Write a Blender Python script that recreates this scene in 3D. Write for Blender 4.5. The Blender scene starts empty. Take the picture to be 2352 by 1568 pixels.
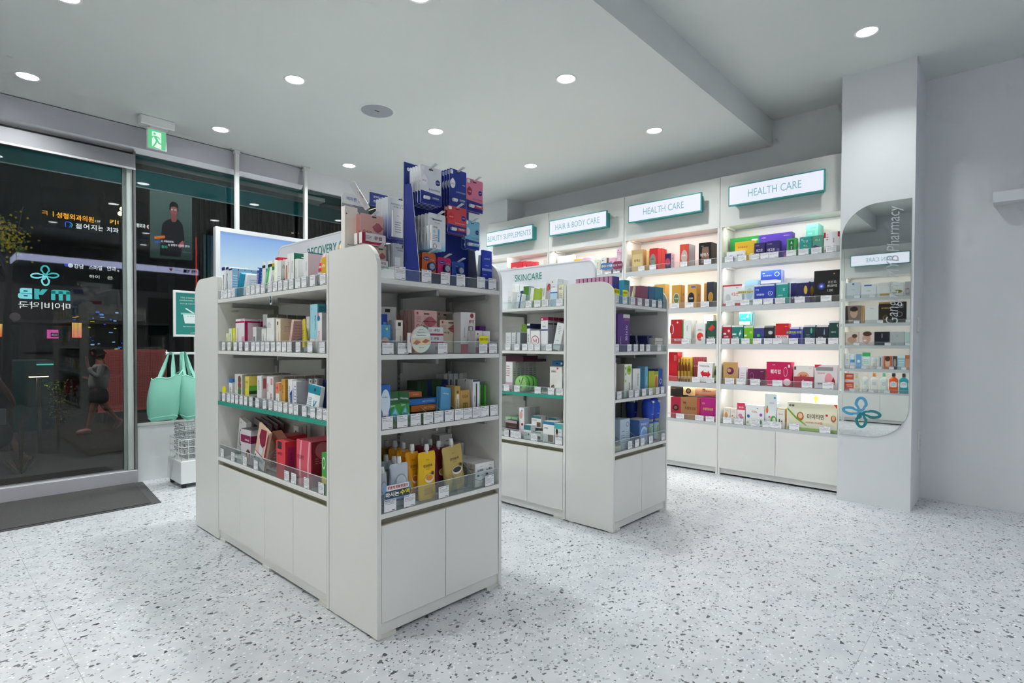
import bpy, bmesh, math, random
from mathutils import Matrix, Vector
random.seed(7)
sc = bpy.context.scene
COL = sc.collection
PI = math.pi
# ---------------------------------------------------------------- camera, world, exposure
cam = bpy.data.cameras.new('camera'); co = bpy.data.objects.new('camera', cam); COL.objects.link(co)
cam.sensor_width = 36.0; cam.lens = 36.0*1267.5/2352; cam.shift_y = (812.8-784)/2352; cam.clip_start = .05; cam.clip_end = 200
_y, _p, _r = math.radians(42.5814), math.radians(-.9435), math.radians(-.2451)
_f = Vector((math.cos(_y)*math.cos(_p), math.sin(_y)*math.cos(_p), math.sin(_p)))
_rt = Vector((math.sin(_y), -math.cos(_y), 0)); _dn = _f.cross(_rt)
_r2 = _rt*math.cos(_r)+_dn*math.sin(_r); _d2 = -_rt*math.sin(_r)+_dn*math.cos(_r)
m3 = Matrix((_r2, -_d2, -_f)).transposed()
co.matrix_world = Matrix.Translation((0, 0, 1.15)) @ m3.to_4x4()
sc.camera = co
w = bpy.data.worlds.new('night_sky'); sc.world = w; w.use_nodes = True
w.node_tree.nodes['Background'].inputs[0].default_value = (.016, .018, .022, 1)
w.node_tree.nodes['Background'].inputs[1].default_value = .45
sc.view_settings.view_transform = 'Standard'; sc.view_settings.look = 'None'
sc.view_settings.exposure = 0.0; sc.view_settings.gamma = 1.0
sc.view_settings.use_curve_mapping = False
try:
    sc.cycles.use_denoising = True; sc.cycles.max_bounces = 7; sc.cycles.diffuse_bounces = 4; sc.cycles.glossy_bounces = 3; sc.cycles.use_adaptive_sampling = True; sc.cycles.adaptive_threshold = .15; sc.cycles.adaptive_min_samples = 12
    sc.cycles.transparent_max_bounces = 24; sc.cycles.sample_clamp_indirect = 6; sc.cycles.caustics_reflective = False
except Exception: pass
DOWN_W = 9.9      # watts of one ceiling downlight
STRIP_W = 1.6     # watts of one shelf LED strip
DOWN_C = (.955, 1.0, .99)
STRIP_C = (1.0, .975, .925)
# ---------------------------------------------------------------- materials
def lin(c):
    c /= 255.0
    return c/12.92 if c <= .04045 else ((c+.055)/1.055)**2.4
def rgb(h):
    h = str(h)
    if len(h) == 3: h = ''.join(a*2 for a in h)
    return tuple(lin(int(h[i:i+2], 16)) for i in (0, 2, 4))
MC = {}
def mat(h, rough=.45, metal=0.0, emit=0.0, spec=.5, grain=0.0):
    """colour material; a little procedural noise breaks up the roughness"""
    k = (h, rough, metal, emit, grain)
    if k in MC: return MC[k]
    m = bpy.data.materials.new('finish_%s_%d' % (h, len(MC))); m.use_nodes = True
    nt = m.node_tree; b = nt.nodes['Principled BSDF']
    c = rgb(h)
    b.inputs['Base Color'].default_value = (*c, 1); b.inputs['Roughness'].default_value = rough
    b.inputs['Metallic'].default_value = metal; b.inputs['Specular IOR Level'].default_value = spec
    if emit:
        b.inputs['Emission Color'].default_value = (*c, 1); b.inputs['Emission Strength'].default_value = emit
    if grain:
        tc = nt.nodes.new('ShaderNodeTexCoord'); n = nt.nodes.new('ShaderNodeTexNoise'); n.inputs['Scale'].default_value = 260
        bp = nt.nodes.new('ShaderNodeBump'); bp.inputs['Strength'].default_value = grain; bp.inputs['Distance'].default_value = .002
        nt.links.new(tc.outputs['Object'], n.inputs['Vector']); nt.links.new(n.outputs['Fac'], bp.inputs['Height'])
        nt.links.new(bp.outputs['Normal'], b.inputs['Normal'])
        n2 = nt.nodes.new('ShaderNodeTexNoise'); n2.inputs['Scale'].default_value = 1.3 if grain < .5 else 170; n2.inputs['Detail'].default_value = 4
        mr = nt.nodes.new('ShaderNodeMapRange'); mr.inputs['To Min'].default_value = .97 if grain < .5 else .55; mr.inputs['To Max'].default_value = 1.03 if grain < .5 else 1.45
        mx = nt.nodes.new('ShaderNodeMix'); mx.data_type = 'RGBA'; mx.blend_type = 'MULTIPLY'; mx.inputs[0].default_value = 1
        mx.inputs[6].default_value = (*c, 1)
        nt.links.new(tc.outputs['Object'], n2.inputs['Vector']); nt.links.new(n2.outputs['Fac'], mr.inputs['Value'])
        nt.links.new(mr.outputs[0], mx.inputs[7]); nt.links.new(mx.outputs[2], b.inputs['Base Color'])
    MC[k] = m; return m
def lit(c, e=1.0):
    k = ('lit', c, e)
    if k not in MC:
        m = mat(c, .35, 0, e+1e-5); m.node_tree.nodes['Principled BSDF'].inputs['Base Color'].default_value = (.05, .05, .05, 1); MC[k] = m
    return MC[k]
def clear(name, tint=(1, 1, 1), gloss=.08, fres=True, rough=.02, ior=1.45, body=0.0, bodyc=(.8, .85, .85)):
    """thin clear sheet: see-through plus a mirror reflection that grows at glancing angles"""
    if name in MC: return MC[name]
    m = bpy.data.materials.new(name); m.use_nodes = True; nt = m.node_tree; nt.nodes.clear()
    o = nt.nodes.new('ShaderNodeOutputMaterial'); t = nt.nodes.new('ShaderNodeBsdfTransparent'); g = nt.nodes.new('ShaderNodeBsdfGlossy')
    t.inputs[0].default_value = (*tint, 1); g.inputs['Roughness'].default_value = rough
    x = nt.nodes.new('ShaderNodeMixShader')
    if fres:
        f = nt.nodes.new('ShaderNodeLayerWeight'); pw = nt.nodes.new('ShaderNodeMath'); pw.operation = 'POWER'; pw.inputs[1].default_value = 5
        r0 = ((ior-1)/(ior+1))**2*1.45; ma = nt.nodes.new('ShaderNodeMath'); ma.operation = 'MULTIPLY_ADD'; ma.inputs[1].default_value = 1-r0; ma.inputs[2].default_value = r0
        nt.links.new(f.outputs['Facing'], pw.inputs[0]); nt.links.new(pw.outputs[0], ma.inputs[0]); nt.links.new(ma.outputs[0], x.inputs[0])
    else: x.inputs[0].default_value = gloss
    nt.links.new(g.outputs[0], x.inputs[2])
    if body:
        d = nt.nodes.new('ShaderNodeBsdfDiffuse'); d.inputs[0].default_value = (*bodyc, 1)
        y = nt.nodes.new('ShaderNodeMixShader'); y.inputs[0].default_value = body
        nt.links.new(t.outputs[0], y.inputs[1]); nt.links.new(d.outputs[0], y.inputs[2]); nt.links.new(y.outputs[0], x.inputs[1])
    else: nt.links.new(t.outputs[0], x.inputs[1])
    nt.links.new(x.outputs[0], o.inputs[0]); MC[name] = m; return m
def ramp_mat(name, stops, axis='Z', rough=.5, emit=0.0):
    """object-space gradient print (a printed or displayed colour gradient)"""
    if name in MC: return MC[name]
    m = bpy.data.materials.new(name); m.use_nodes = True; nt = m.node_tree; b = nt.nodes['Principled BSDF']
    tc = nt.nodes.new('ShaderNodeTexCoord'); s = nt.nodes.new('ShaderNodeSeparateXYZ'); r = nt.nodes.new('ShaderNodeValToRGB')
    nt.links.new(tc.outputs['Generated'], s.inputs[0]); nt.links.new(s.outputs[axis], r.inputs[0])
    el = r.color_ramp.elements
    for i, (p, c) in enumerate(stops):
        e = el[i] if i < 2 else el.new(p)
        e.position = p; e.color = (*rgb(c), 1)
    b.inputs['Roughness'].default_value = rough; b.inputs['Base Color'].default_value = (.06, .06, .06, 1)
    if not emit: nt.links.new(r.outputs[0], b.inputs['Base Color'])
    if emit:
        nt.links.new(r.outputs[0], b.inputs['Emission Color']); b.inputs['Emission Strength'].default_value = emit
    MC[name] = m; return m
def brushed(name, col, rough=.32):
    if name in MC: return MC[name]
    m = bpy.data.materials.new(name); m.use_nodes = True; nt = m.node_tree; b = nt.nodes['Principled BSDF']
    b.inputs['Base Color'].default_value = (*rgb(col), 1); b.inputs['Metallic'].default_value = .85; b.inputs['Roughness'].default_value = rough
    tc = nt.nodes.new('ShaderNodeTexCoord'); mp = nt.nodes.new('ShaderNodeMapping'); mp.inputs['Scale'].default_value = (2, 2, 300)
    n = nt.nodes.new('ShaderNodeTexNoise'); n.inputs['Scale'].default_value = 3; n.inputs['Detail'].default_value = 6
    mr = nt.nodes.new('ShaderNodeMapRange'); mr.inputs['To Min'].default_value = rough-.07; mr.inputs['To Max'].default_value = rough+.14
    nt.links.new(tc.outputs['Object'], mp.inputs[0]); nt.links.new(mp.outputs[0], n.inputs['Vector'])
    nt.links.new(n.outputs['Fac'], mr.inputs['Value']); nt.links.new(mr.outputs[0], b.inputs['Roughness'])
    MC[name] = m; return m
def terrazzo():
    m = bpy.data.materials.new('terrazzo'); m.use_nodes = True; nt = m.node_tree; b = nt.nodes['Principled BSDF']
    L = nt.links.new
    def nd(t, **k):
        n = nt.nodes.new(t)
        for a, v in k.items(): setattr(n, a, v)
        return n
    tc = nd('ShaderNodeTexCoord'); base = nd('ShaderNodeTexNoise'); base.inputs['Scale'].default_value = 9; base.inputs['Detail'].default_value = 5
    L(tc.outputs['Object'], base.inputs['Vector'])
    cr = nd('ShaderNodeValToRGB'); cr.color_ramp.elements[0].color = (*rgb('c3c6cb'), 1); cr.color_ramp.elements[1].color = (*rgb('d0d2d6'), 1)
    cr.color_ramp.elements[0].position = .35; cr.color_ramp.elements[1].position = .65
    L(base.outputs['Fac'], cr.inputs[0]); cur = cr.outputs[0]
    for i, (scale, dens, c1, c2, edge) in enumerate(((120, .04, 'ececef', 'e2e4e8', .05), (66, .022, 'b4bac0', 'a9b0b4', .08), (46, .020, '8f9499', 'aeb5b8', .12),
                                          (105, .036, '6a6d72', '8a8e92', .08), (72, .040, '404247', '84888c', .10), (43, .022, '3c3e43', '6c7074', .14), (170, .018, '55575b', '8a8d90', .05))):
        mp = nd('ShaderNodeMapping'); mp.inputs['Location'].default_value = (i*3.7, i*1.9, 0); mp.inputs['Rotation'].default_value = (0, 0, i*.6)
        mp.inputs['Scale'].default_value = (1, 1.25, 1)
        L(tc.outputs['Object'], mp.inputs[0])
        v = nd('ShaderNodeTexVoronoi', voronoi_dimensions='2D'); v.inputs['Scale'].default_value = scale; L(mp.outputs[0], v.inputs['Vector'])
        e = nd('ShaderNodeTexVoronoi', voronoi_dimensions='2D', feature='DISTANCE_TO_EDGE'); e.inputs['Scale'].default_value = scale; L(mp.outputs[0], e.inputs['Vector'])
        s = nd('ShaderNodeSeparateColor'); L(v.outputs['Color'], s.inputs[0])
        a = nd('ShaderNodeMath', operation='LESS_THAN'); a.inputs[1].default_value = dens; L(s.outputs[0], a.inputs[0])
        g = nd('ShaderNodeMath', operation='GREATER_THAN'); g.inputs[1].default_value = edge; L(e.outputs['Distance'], g.inputs[0])
        mu = nd('ShaderNodeMath', operation='MULTIPLY'); L(a.outputs[0], mu.inputs[0]); L(g.outputs[0], mu.inputs[1])
        cc = nd('ShaderNodeMix', data_type='RGBA'); cc.inputs[6].default_value = (*rgb(c1), 1); cc.inputs[7].default_value = (*rgb(c2), 1); L(s.outputs[1], cc.inputs[0])
        x = nd('ShaderNodeMix', data_type='RGBA'); L(mu.outputs[0], x.inputs[0]); L(cur, x.inputs[6]); L(cc.outputs[2], x.inputs[7]); cur = x.outputs[2]
    L(cur, b.inputs['Base Color']); b.inputs['Roughness'].default_value = .38; b.inputs['Specular IOR Level'].default_value = .45
    return m
def plaster(h):
    return mat(h, .85, 0, 0, .3, .12)
# ---------------------------------------------------------------- mesh builder
GL = {}
def glyphs(s, bold=0.0):
    k = (s, bold)
    if k in GL: return GL[k]
    cu = bpy.data.curves.new('t', 'FONT'); cu.body = s; cu.size = 1; cu.fill_mode = 'FRONT'; cu.offset = bold; cu.resolution_u = 3
    ob = bpy.data.objects.new('t', cu)
    me = ob.to_mesh(); V = [(v.co.x, v.co.y) for v in me.vertices]; Fc = [tuple(p.vertices) for p in me.polygons]
    ob.to_mesh_clear(); bpy.data.objects.remove(ob); bpy.data.curves.remove(cu)
    if V:
        x0 = min(v[0] for v in V); x1 = max(v[0] for v in V); y0 = min(v[1] for v in V); y1 = max(v[1] for v in V)
    else: x0 = y0 = 0; x1 = y1 = 1
    GL[k] = ([(a-x0, b-y0) for a, b in V], Fc, max(x1-x0, 1e-4), max(y1-y0, 1e-4)); return GL[k]
class MB:
    def __init__(s): s.v = []; s.f = []; s.m = []; s.ml = []; s.sm = []
    def mi(s, m):
        if isinstance(m, str): m = mat(m)
        if m not in s.ml: s.ml.append(m)
        return s.ml.index(m)
    def add(s, vs, fs, m, sm=False):
        o = len(s.v); k = s.mi(m); s.v += [tuple(v) for v in vs]
        for f in fs: s.f.append(tuple(i+o for i in f)); s.m.append(k); s.sm.append(sm)
    def box(s, x0, y0, z0, x1, y1, z1, m, c=0.0):
        if c <= 0:
            vs = [(x, y, z) for x in (x0, x1) for y in (y0, y1) for z in (z0, z1)]
            s.add(vs, [(0, 1, 3, 2), (4, 6, 7, 5), (0, 4, 5, 1), (2, 3, 7, 6), (0, 2, 6, 4), (1, 5, 7, 3)], m); return
        bm = bmesh.new(); bmesh.ops.create_cube(bm, size=1)
        for v in bm.verts: v.co = Vector(((x0+x1)/2+v.co.x*(x1-x0), (y0+y1)/2+v.co.y*(y1-y0), (z0+z1)/2+v.co.z*(z1-z0)))
        bmesh.ops.bevel(bm, geom=bm.edges[:], offset=c, segments=1, affect='EDGES')
        bm.verts.index_update(); s.add([v.co[:] for v in bm.verts], [tuple(v.index for v in f.verts) for f in bm.faces], m); bm.free()
    def prism(s, pts, M, d0, d1, m, side=None):
        """outline pts (x,y) in the frame M, from depth d0 to d1 along M's z"""
        n = len(pts); vs = [M @ Vector((a, b, d0)) for a, b in pts]+[M @ Vector((a, b, d1)) for a, b in pts]
        s.add(vs, [tuple(range(n-1, -1, -1)), tuple(range(n, 2*n))], m)
        s.add(vs, [(i, (i+1) % n, n+(i+1) % n, n+i) for i in range(n)], side or m)
    def lathe(s, prof, M, m, n=20, sm=True, cap=True):
        """profile (radius, height) turned about M's z"""
        vs = [M @ Vector((r*math.cos(2*PI*i/n), r*math.sin(2*PI*i/n), h)) for r, h in prof for i in range(n)]
        fs = [(j*n+i, j*n+(i+1) % n, (j+1)*n+(i+1) % n, (j+1)*n+i) for j in range(len(prof)-1) for i in range(n)]
        s.add(vs, fs, m, sm)
        if cap:
            s.add(vs[:n], [tuple(range(n-1, -1, -1))], m); s.add(vs[-n:], [tuple(range(n))], m)
    def tube(s, pts, r, m, n=8):
        pts = [Vector(p) for p in pts]; rs = r if isinstance(r, (list, tuple)) else [r]*len(pts); vs = []
        for i, p in enumerate(pts):
            t = (pts[min(i+1, len(pts)-1)]-pts[max(i-1, 0)]).normalized()
            a = t.cross(Vector((0, 0, 1)) if abs(t.z) < .9 else Vector((1, 0, 0))).normalized(); b = t.cross(a)
            vs += [p+(a*math.cos(2*PI*k/n)+b*math.sin(2*PI*k/n))*rs[i] for k in range(n)]
        fs = [(j*n+i, j*n+(i+1) % n, (j+1)*n+(i+1) % n, (j+1)*n+i) for j in range(len(pts)-1) for i in range(n)]
        s.add(vs, fs, m, True); s.add(vs[:n], [tuple(range(n-1, -1, -1))], m); s.add(vs[-n:], [tuple(range(n))], m)
    def loft(s, rings, m, sm=True, cap=True):
        n = len(rings[0]); vs = [p for r in rings for p in r]
        s.add(vs, [(j*n+i, j*n+(i+1) % n, (j+1)*n+(i+1) % n, (j+1)*n+i) for j in range(len(rings)-1) for i in range(n)], m, sm)
        if cap: s.add(rings[0], [tuple(range(n-1, -1, -1))], m); s.add(rings[-1], [tuple(range(n))], m)
    def text(s, t, M, x, y, w_, h, m, lift=.0006, rot=False, bold=.0, keep=True):
        """text fitted in a w_ x h box centred on (x, y) of frame M"""
        V, F_, gw, gh = glyphs(t, bold)
        if rot: bw, bh = h, w_
        else: bw, bh = w_, h
        sx, sy = bw/gw, bh/gh
        if keep: k = min(sx, sy); sx = min(sx, k*1.25); sy = min(sy, k*1.25)
        out = []
        for a, b in V:
            p, q = (a-gw/2)*sx, (b-gh/2)*sy
            if rot: p, q = q, -p
            out.append(M @ Vector((x+p, y+q, lift)))
        s.add(out, F_, m)
    def build(s, name, parent=None, smooth_angle=None):
        me = bpy.data.meshes.new(name); me.from_pydata(s.v, [], s.f)
        for m in s.ml: me.materials.append(m)
        me.polygons.foreach_set('material_index', s.m); me.polygons.foreach_set('use_smooth', s.sm); me.update()
        ob = bpy.data.objects.new(name, me); COL.objects.link(ob)
        if parent is not None: ob.parent = parent
        return ob
def frame(o, u, v):
    """4x4 frame with origin o, x axis u, y axis v, z = u x v"""
    u = Vector(u).normalized(); v = Vector(v).normalized(); n = u.cross(v)
    M = Matrix((u, v, n)).transposed().to_4x4(); M.translation = Vector(o); return M
def tag(o, label, cat, group=None):
    o['label'] = label; o['category'] = cat
    if group: o['group'] = group
    return o
def empty(name, loc=(0, 0, 0), rz=0.0, label=None, cat=None, group=None):
    o = bpy.data.objects.new(name, None); COL.objects.link(o); o.location = loc; o.rotation_euler = (0, 0, rz); o.empty_display_size = .05
    if label: tag(o, label, cat, group)
    return o
def struct(mb, name):
    o = mb.build(name); o['kind'] = 'structure'; return o
def rrect(x0, y0, x1, y1, r, n=6, c=(1, 1, 1, 1)):
    """rounded rectangle outline; c flags corners bl, br, tr, tl"""
    P = []
    for (cx, cy, a0, px, py), k in zip(((x0+r, y0+r, PI, x0, y0), (x1-r, y0+r, 1.5*PI, x1, y0), (x1-r, y1-r, 0, x1, y1), (x0+r, y1-r, .5*PI, x0, y1)), c):
        if k: P += [(cx+r*math.cos(a0+i*PI/2/n), cy+r*math.sin(a0+i*PI/2/n)) for i in range(n+1)]
        else: P.append((px, py))
    return P
def lamp(name, parent, loc, W, col, shape, sx, sy=None, rot=(0, 0, 0), spread=None):
    l = bpy.data.lights.new(name, 'AREA'); l.energy = W; l.color = col; l.shape = shape; l.size = sx
    if sy: l.size_y = sy
    if spread: l.spread = spread
    o = bpy.data.objects.new(name, l); COL.objects.link(o); o.parent = parent; o.location = loc; o.rotation_euler = rot; return o
def dup(root, loc=None):
    r = root.copy(); COL.objects.link(r)
    if loc: r.location = loc
    for ch in root.children:
        c = ch.copy(); COL.objects.link(c); c.parent = r
        for g in ch.children:
            d = g.copy(); COL.objects.link(d); d.parent = c
    return r
CH = {}
# ---------------------------------------------------------------- room shell
WHITE = plaster('e2e4e6'); CEIL = plaster('dfe3e0'); LAM = mat('e9e8e4', .42, 0, 0, .45, .05)
TEAL = mat('2f7f7c', .5); STEEL = brushed('brushed_steel', 'c3c2ca', .5); STEEL.node_tree.nodes['Principled BSDF'].inputs['Metallic'].default_value = .45; DARK = mat('1d1e20', .6)
X0, X1, Y0, Y1, ZL, ZH, YS = -.68, 5.2, -3.3, 5.37, 2.925, 3.15, 1.64
m = MB(); m.box(X0-.1, Y0-.1, -.12, X1+.1, Y1+.12, 0, terrazzo()); fl = struct(m, 'floor')
m = MB(); m.box(X0-.1, YS, ZL, X1+.1, Y1+.12, 3.4, CEIL); struct(m, 'ceiling')
m = MB(); m.box(X0-.1, Y0-.1, ZH, X1+.1, YS-.0005, 3.4, CEIL); struct(m, 'ceiling')
m = MB(); m.box(X1+.0005, Y0-.1, 0, X1+.1, Y1+.12, 3.35, WHITE); struct(m, 'wall_right')
m = MB(); m.box(X0-.1, Y0-.1, 0, X0-.0005, Y1+.12, 3.35, WHITE); struct(m, 'wall_left')
m = MB(); m.box(X0, Y0-.1, 0, X1, Y0-.0005, 3.35, WHITE); struct(m, 'wall_back')
# storefront wall: low sill wall, bulkhead over the window, solid piece at the far end
m = MB(); m.box(1.262, Y1, 0, 4.0, Y1+.11, .47, WHITE); struct(m, 'wall_front')
m = MB(); m.box(2.70, Y1, 2.735, 4.0, Y1+.11, ZL, WHITE); struct(m, 'wall_front')
m = MB(); m.box(4.0, Y1, 0, X1, Y1+.11, ZL, WHITE); struct(m, 'wall_front')
m = MB(); m.box(4.92, 4.61, 0, X1, Y1, ZL, WHITE); struct(m, 'wall_corner')
m = MB(); m.box(4.70, .544, 0, X1, .995, ZH, WHITE); struct(m, 'wall_pillar')
m = MB(); m.box(1.255, Y1-.005, .462, 4.0, Y1+.06, .482, mat('c9ccc9', .5)); struct(m, 'trim_1')
# fine saw-cut joints in the floor
m = MB()
for a in ((.3855, -1, .3868, 5.3), (2.2, .42, 4.7, .4213), (4.685, .42, 4.6865, .53), (4.685, .42, 5.2, .422)):
    m.box(a[0], a[1], .0, a[2], a[3], .0006, mat('a4a8ac', .7))
struct(m, 'trim_2')
# boxed-in beam on the right wall
m = MB(); m.box(5.06, -1.2, 2.145, 5.2, .148, 2.215, WHITE); struct(m, 'trim_3')
# ---------------------------------------------------------------- downlights, speaker, exit sign
NARROW = []
def downlight(x, y, z, label, first=[None]):
    if first[0] is None:
        t = empty('downlight'); b = MB(); b.lathe([(.056, -.0002), (.066, -.006), (.070, -.004), (.070, 0)], Matrix(), mat('f0f0ee', .4), 28, cap=False); b.build('trim_ring', t)
        b = MB(); b.lathe([(.0005, -.003), (.0565, -.002)], Matrix(), mat('ffffff', .5, 0, 14), 28, cap=False); b.build('diffuser', t)
        o = lamp('lamp', t, (0, 0, -.007), DOWN_W, DOWN_C, 'DISK', .11, spread=math.radians(136)); first[0] = t
    else: t = dup(first[0])
    if z > 3:
        for c in t.children:
            if c.type == 'LIGHT':
                if not NARROW: l = c.data.copy(); l.spread = math.radians(124); l.energy *= .68; NARROW.append(l)
                c.data = NARROW[0]
    t.location = (x, y, z); return tag(t, label, 'ceiling light', 'round ceiling downlights')
names = {(1.76, 2.27): 'round downlight cut by the top edge of the photo, above the near gondola', (.55, 3.62): 'round downlight cut by the photo top edge, above the glass door',
 (2.97, 2.25): 'round downlight nearest the sloping ceiling step', (4.17, 2.245): 'round downlight above the health care shelves beside the ceiling step',
 (.54, 4.89): 'round downlight above the glass door by the steel beam', (1.76, 3.61): 'round downlight between exit sign and ceiling speaker', (2.97, 3.605): 'round downlight to the side of the ceiling speaker above the lip care stand',
 (4.17, 3.59): 'small round downlight above the hair and body care sign', (1.75, 4.90): 'round downlight beside the green exit sign', (2.96, 4.93): 'small round downlight above the window beyond the steel posts',
 (4.17, 4.9): 'small round downlight in the far corner behind the blue card stand', (.55, 2.27): 'round downlight outside the picture above the aisle'}
for (x, y), l in names.items(): downlight(x, y, ZL, l)
downlight(4.13, .742, ZH, 'round downlight in the raised ceiling in front of the pillar')
for x, y in ((.3, -1.0), (1.6, -1.0), (2.9, -.9), (1.0, -2.3), (3.2, -2.3)): downlight(x, y, ZH, 'round downlight in the raised ceiling behind the camera')
t = empty('ceiling_speaker', (2.408, 3.615, ZL), 0, 'round grey ceiling speaker set flush in a white ring', 'speaker')
b = MB(); b.lathe([(.118, -.006), (.122, -.009), (.134, -.005), (.137, 0)], Matrix(), 'dfe1df', 36, cap=False); b.build('mounting_ring', t)
b = MB(); b.lathe([(.0005, -.005), (.119, -.0045)], Matrix(), mat('9fa3ac', .7), 36, cap=False); b.build('grille', t)
b = MB(); b.box(-.02, -.0035, -.0065, .02, .0035, -.005, DARK); b.build('badge', t)
t = empty('exit_sign', (1.33, 5.05, ZL), 0, 'green running man emergency exit sign hung under ceiling', 'exit sign')
b = MB(); b.box(-.12, -.035, -.07, .12, .035, 0, mat('e8e9ea', .45), .006); b.box(-.05, -.012, -.085, .075, .012, -.07, 'cfd2d4'); b.build('ceiling_box', t)
b = MB(); b.box(-.071, -.009, -.245, .065, .009, -.08, 'dfe3e0', .003); b.build('panel_frame', t)
GRN = lit('5fd892', .85); WL = lit('e8fff0', .95)
for s in (-1,):
    F = frame((-.071, -.0095, -.245), (1, 0, 0), (0, 0, 1)); b = MB()
    b.add([F @ Vector(p) for p in ((.008, .008, 0), (.128, .008, 0), (.128, .15, 0), (.008, .15, 0))], [(0, 1, 2, 3)], GRN)
    b.add([F @ Vector(p) for p in ((.035, .022, .0005), (.098, .008, .0005), (.098, .138, .0005), (.035, .138, .0005))], [(0, 1, 2, 3)], WL)
    def pol(pts, z=.001): b.add([F @ Vector((p[0], p[1], z)) for p in pts], [tuple(range(len(pts)))], GRN)
    pol([(.052+.009*math.cos(a), .122+.009*math.sin(a)) for a in [i*PI/6 for i in range(12)]])
    pol([(.045, .105), (.062, .108), (.075, .078), (.063, .068), (.052, .085)]); pol([(.062, .108), (.085, .098), (.09, .085), (.083, .083), (.079, .092), (.064, .097)])
    pol([(.045, .105), (.033, .098), (.034, .085), (.041, .086), (.041, .095), (.05, .097)]); pol([(.063, .07), (.052, .045), (.038, .022), (.047, .018), (.062, .04), (.076, .075)])
    pol([(.062, .072), (.078, .05), (.106, .042), (.108, .05), (.084, .06), (.075, .078)])
    b.build('lit_panel', t)
# ---------------------------------------------------------------- storefront
b = MB(); b.box(X0, 5.345, 2.752, 2.69, 5.46, 2.918, STEEL); b.prism([(5.345, 2.752), (5.385, 2.715), (5.46, 2.715), (5.46, 2.752)], frame((X0, 0, 0), (0, 1, 0), (0, 0, 1)), 0, 2.69-X0, mat('d6d6da', .3, .5))
tag(b.build('steel_beam'), 'brushed steel beam running under the ceiling above door and window', 'beam')
t = empty('sliding_door', (0, 0, 0), 0, 'automatic glass sliding door in steel frame with shop logo', 'door'); t.name = 'door_1'; t['kind'] = 'structure'
b = MB(); b.box(X0, 5.34, 2.575, 1.252, 5.44, 2.69, mat('96959a', .55, .35), .004); b.box(X0, 5.335, 2.565, 1.252, 5.345, 2.58, 'd8d8da'); b.build('header', t)
b = MB(); b.box(X0, 5.385, 2.69, 1.252, 5.45, 2.716, DARK); b.build('header_gap', t)
b = MB(); b.box(X0, 5.34, 0, 1.255, 5.45, .108, STEEL, .003); b.build('threshold', t)
b = MB(); b.box(1.196, 5.365, .108, 1.238, 5.425, 2.575, mat('c4ccc8', .35), .004); b.box(1.172, 5.385, .108, 1.196, 5.415, 2.575, mat('8b9590', .3)); b.build('stile', t)
b = MB(); b.box(1.240, 5.35, 0, 1.256, 5.45, 2.72, brushed('dark_steel', '8c8c8a', .3)); b.build('jamb', t)
GLS = clear('window_glass', (.70, .74, .735), ior=1.44); b = MB(); b.box(X0, 5.396, .108, 1.172, 5.402, 2.575, GLS); b.build('glass_pane', t)
# logo of the shop on the outside of the door glass, read backwards from inside
LT, LB_ = mat('2f9c9c', .5, 0, .25), mat('6fc2cc', .5, 0, .25)
def petal(b, F, cx, cy, ang, L, W, wd, m, z=0):
    n = 22; out = []; inn = []
    for i in range(n):
        a = 2*PI*i/n; r = lambda k: ((L/2-k)*math.cos(a)+L/2, (W/2-k)*math.sin(a)*(1 if math.cos(a) > -.2 else .75))
        for k, q in ((0, out), (wd, inn)):
            p = r(k); q.append((cx+p[0]*math.cos(ang)-p[1]*math.sin(ang), cy+p[0]*math.sin(ang)+p[1]*math.cos(ang)))
    vs = [F @ Vector((x, y, z)) for x, y in out+inn]
    b.add(vs, [(i, (i+1) % n, n+(i+1) % n, n+i) for i in range(n)], m)
def flower(b, F, s, m1, m2, mir=1, wd=.16):
    # four-petal ribbon mark
    petal(b, F, 0, .05*s, PI/2, 1.05*s, .78*s, wd*s, m1); petal(b, F, -.02*s*mir, 0, PI-.12*mir if mir > 0 else .12, 1.15*s, .62*s, wd*s, m1, .0004)
    petal(b, F, .05*s*mir, -.02*s, (-.08) if mir > 0 else PI+.08, 1.15*s, .62*s, wd*s, m2, .0004); petal(b, F, .02*s, .02*s, -PI/2, 1.1*s, .74*s, wd*s, m2, .0008)
    petal(b, F, .02*s, -.05*s, -PI/2-.5, .45*s, .3*s, wd*s*.8, m2, .0012)
F = frame((.684, 5.392, 1.655), (1, 0, 0), (0, 0, 1)); b = MB(); flower(b, F, .072, LT, LB_, -1)
b.build('door_logo', t)
F = frame((0, 5.392, 0), (-1, 0, 0), (0, 0, 1)); b = MB()
F2 = frame((0, 5.3925, 0), (-1, 0, 0), (0, 0, 1))
def mlet(b, F, x, y, w_, h, m):      # rounded letter m
    for k in range(3): b.prism([(x+k*w_*.39, y), (x+k*w_*.39+w_*.22, y), (x+k*w_*.39+w_*.22, y+h*.9), (x+k*w_*.39, y+h*.9)], F, 0, .001, m)
    b.prism(rrect(x, y+h*.62, x+w_, y+h, h*.2, 5, (0, 0, 1, 1)), F, 0, .0012, m)
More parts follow.
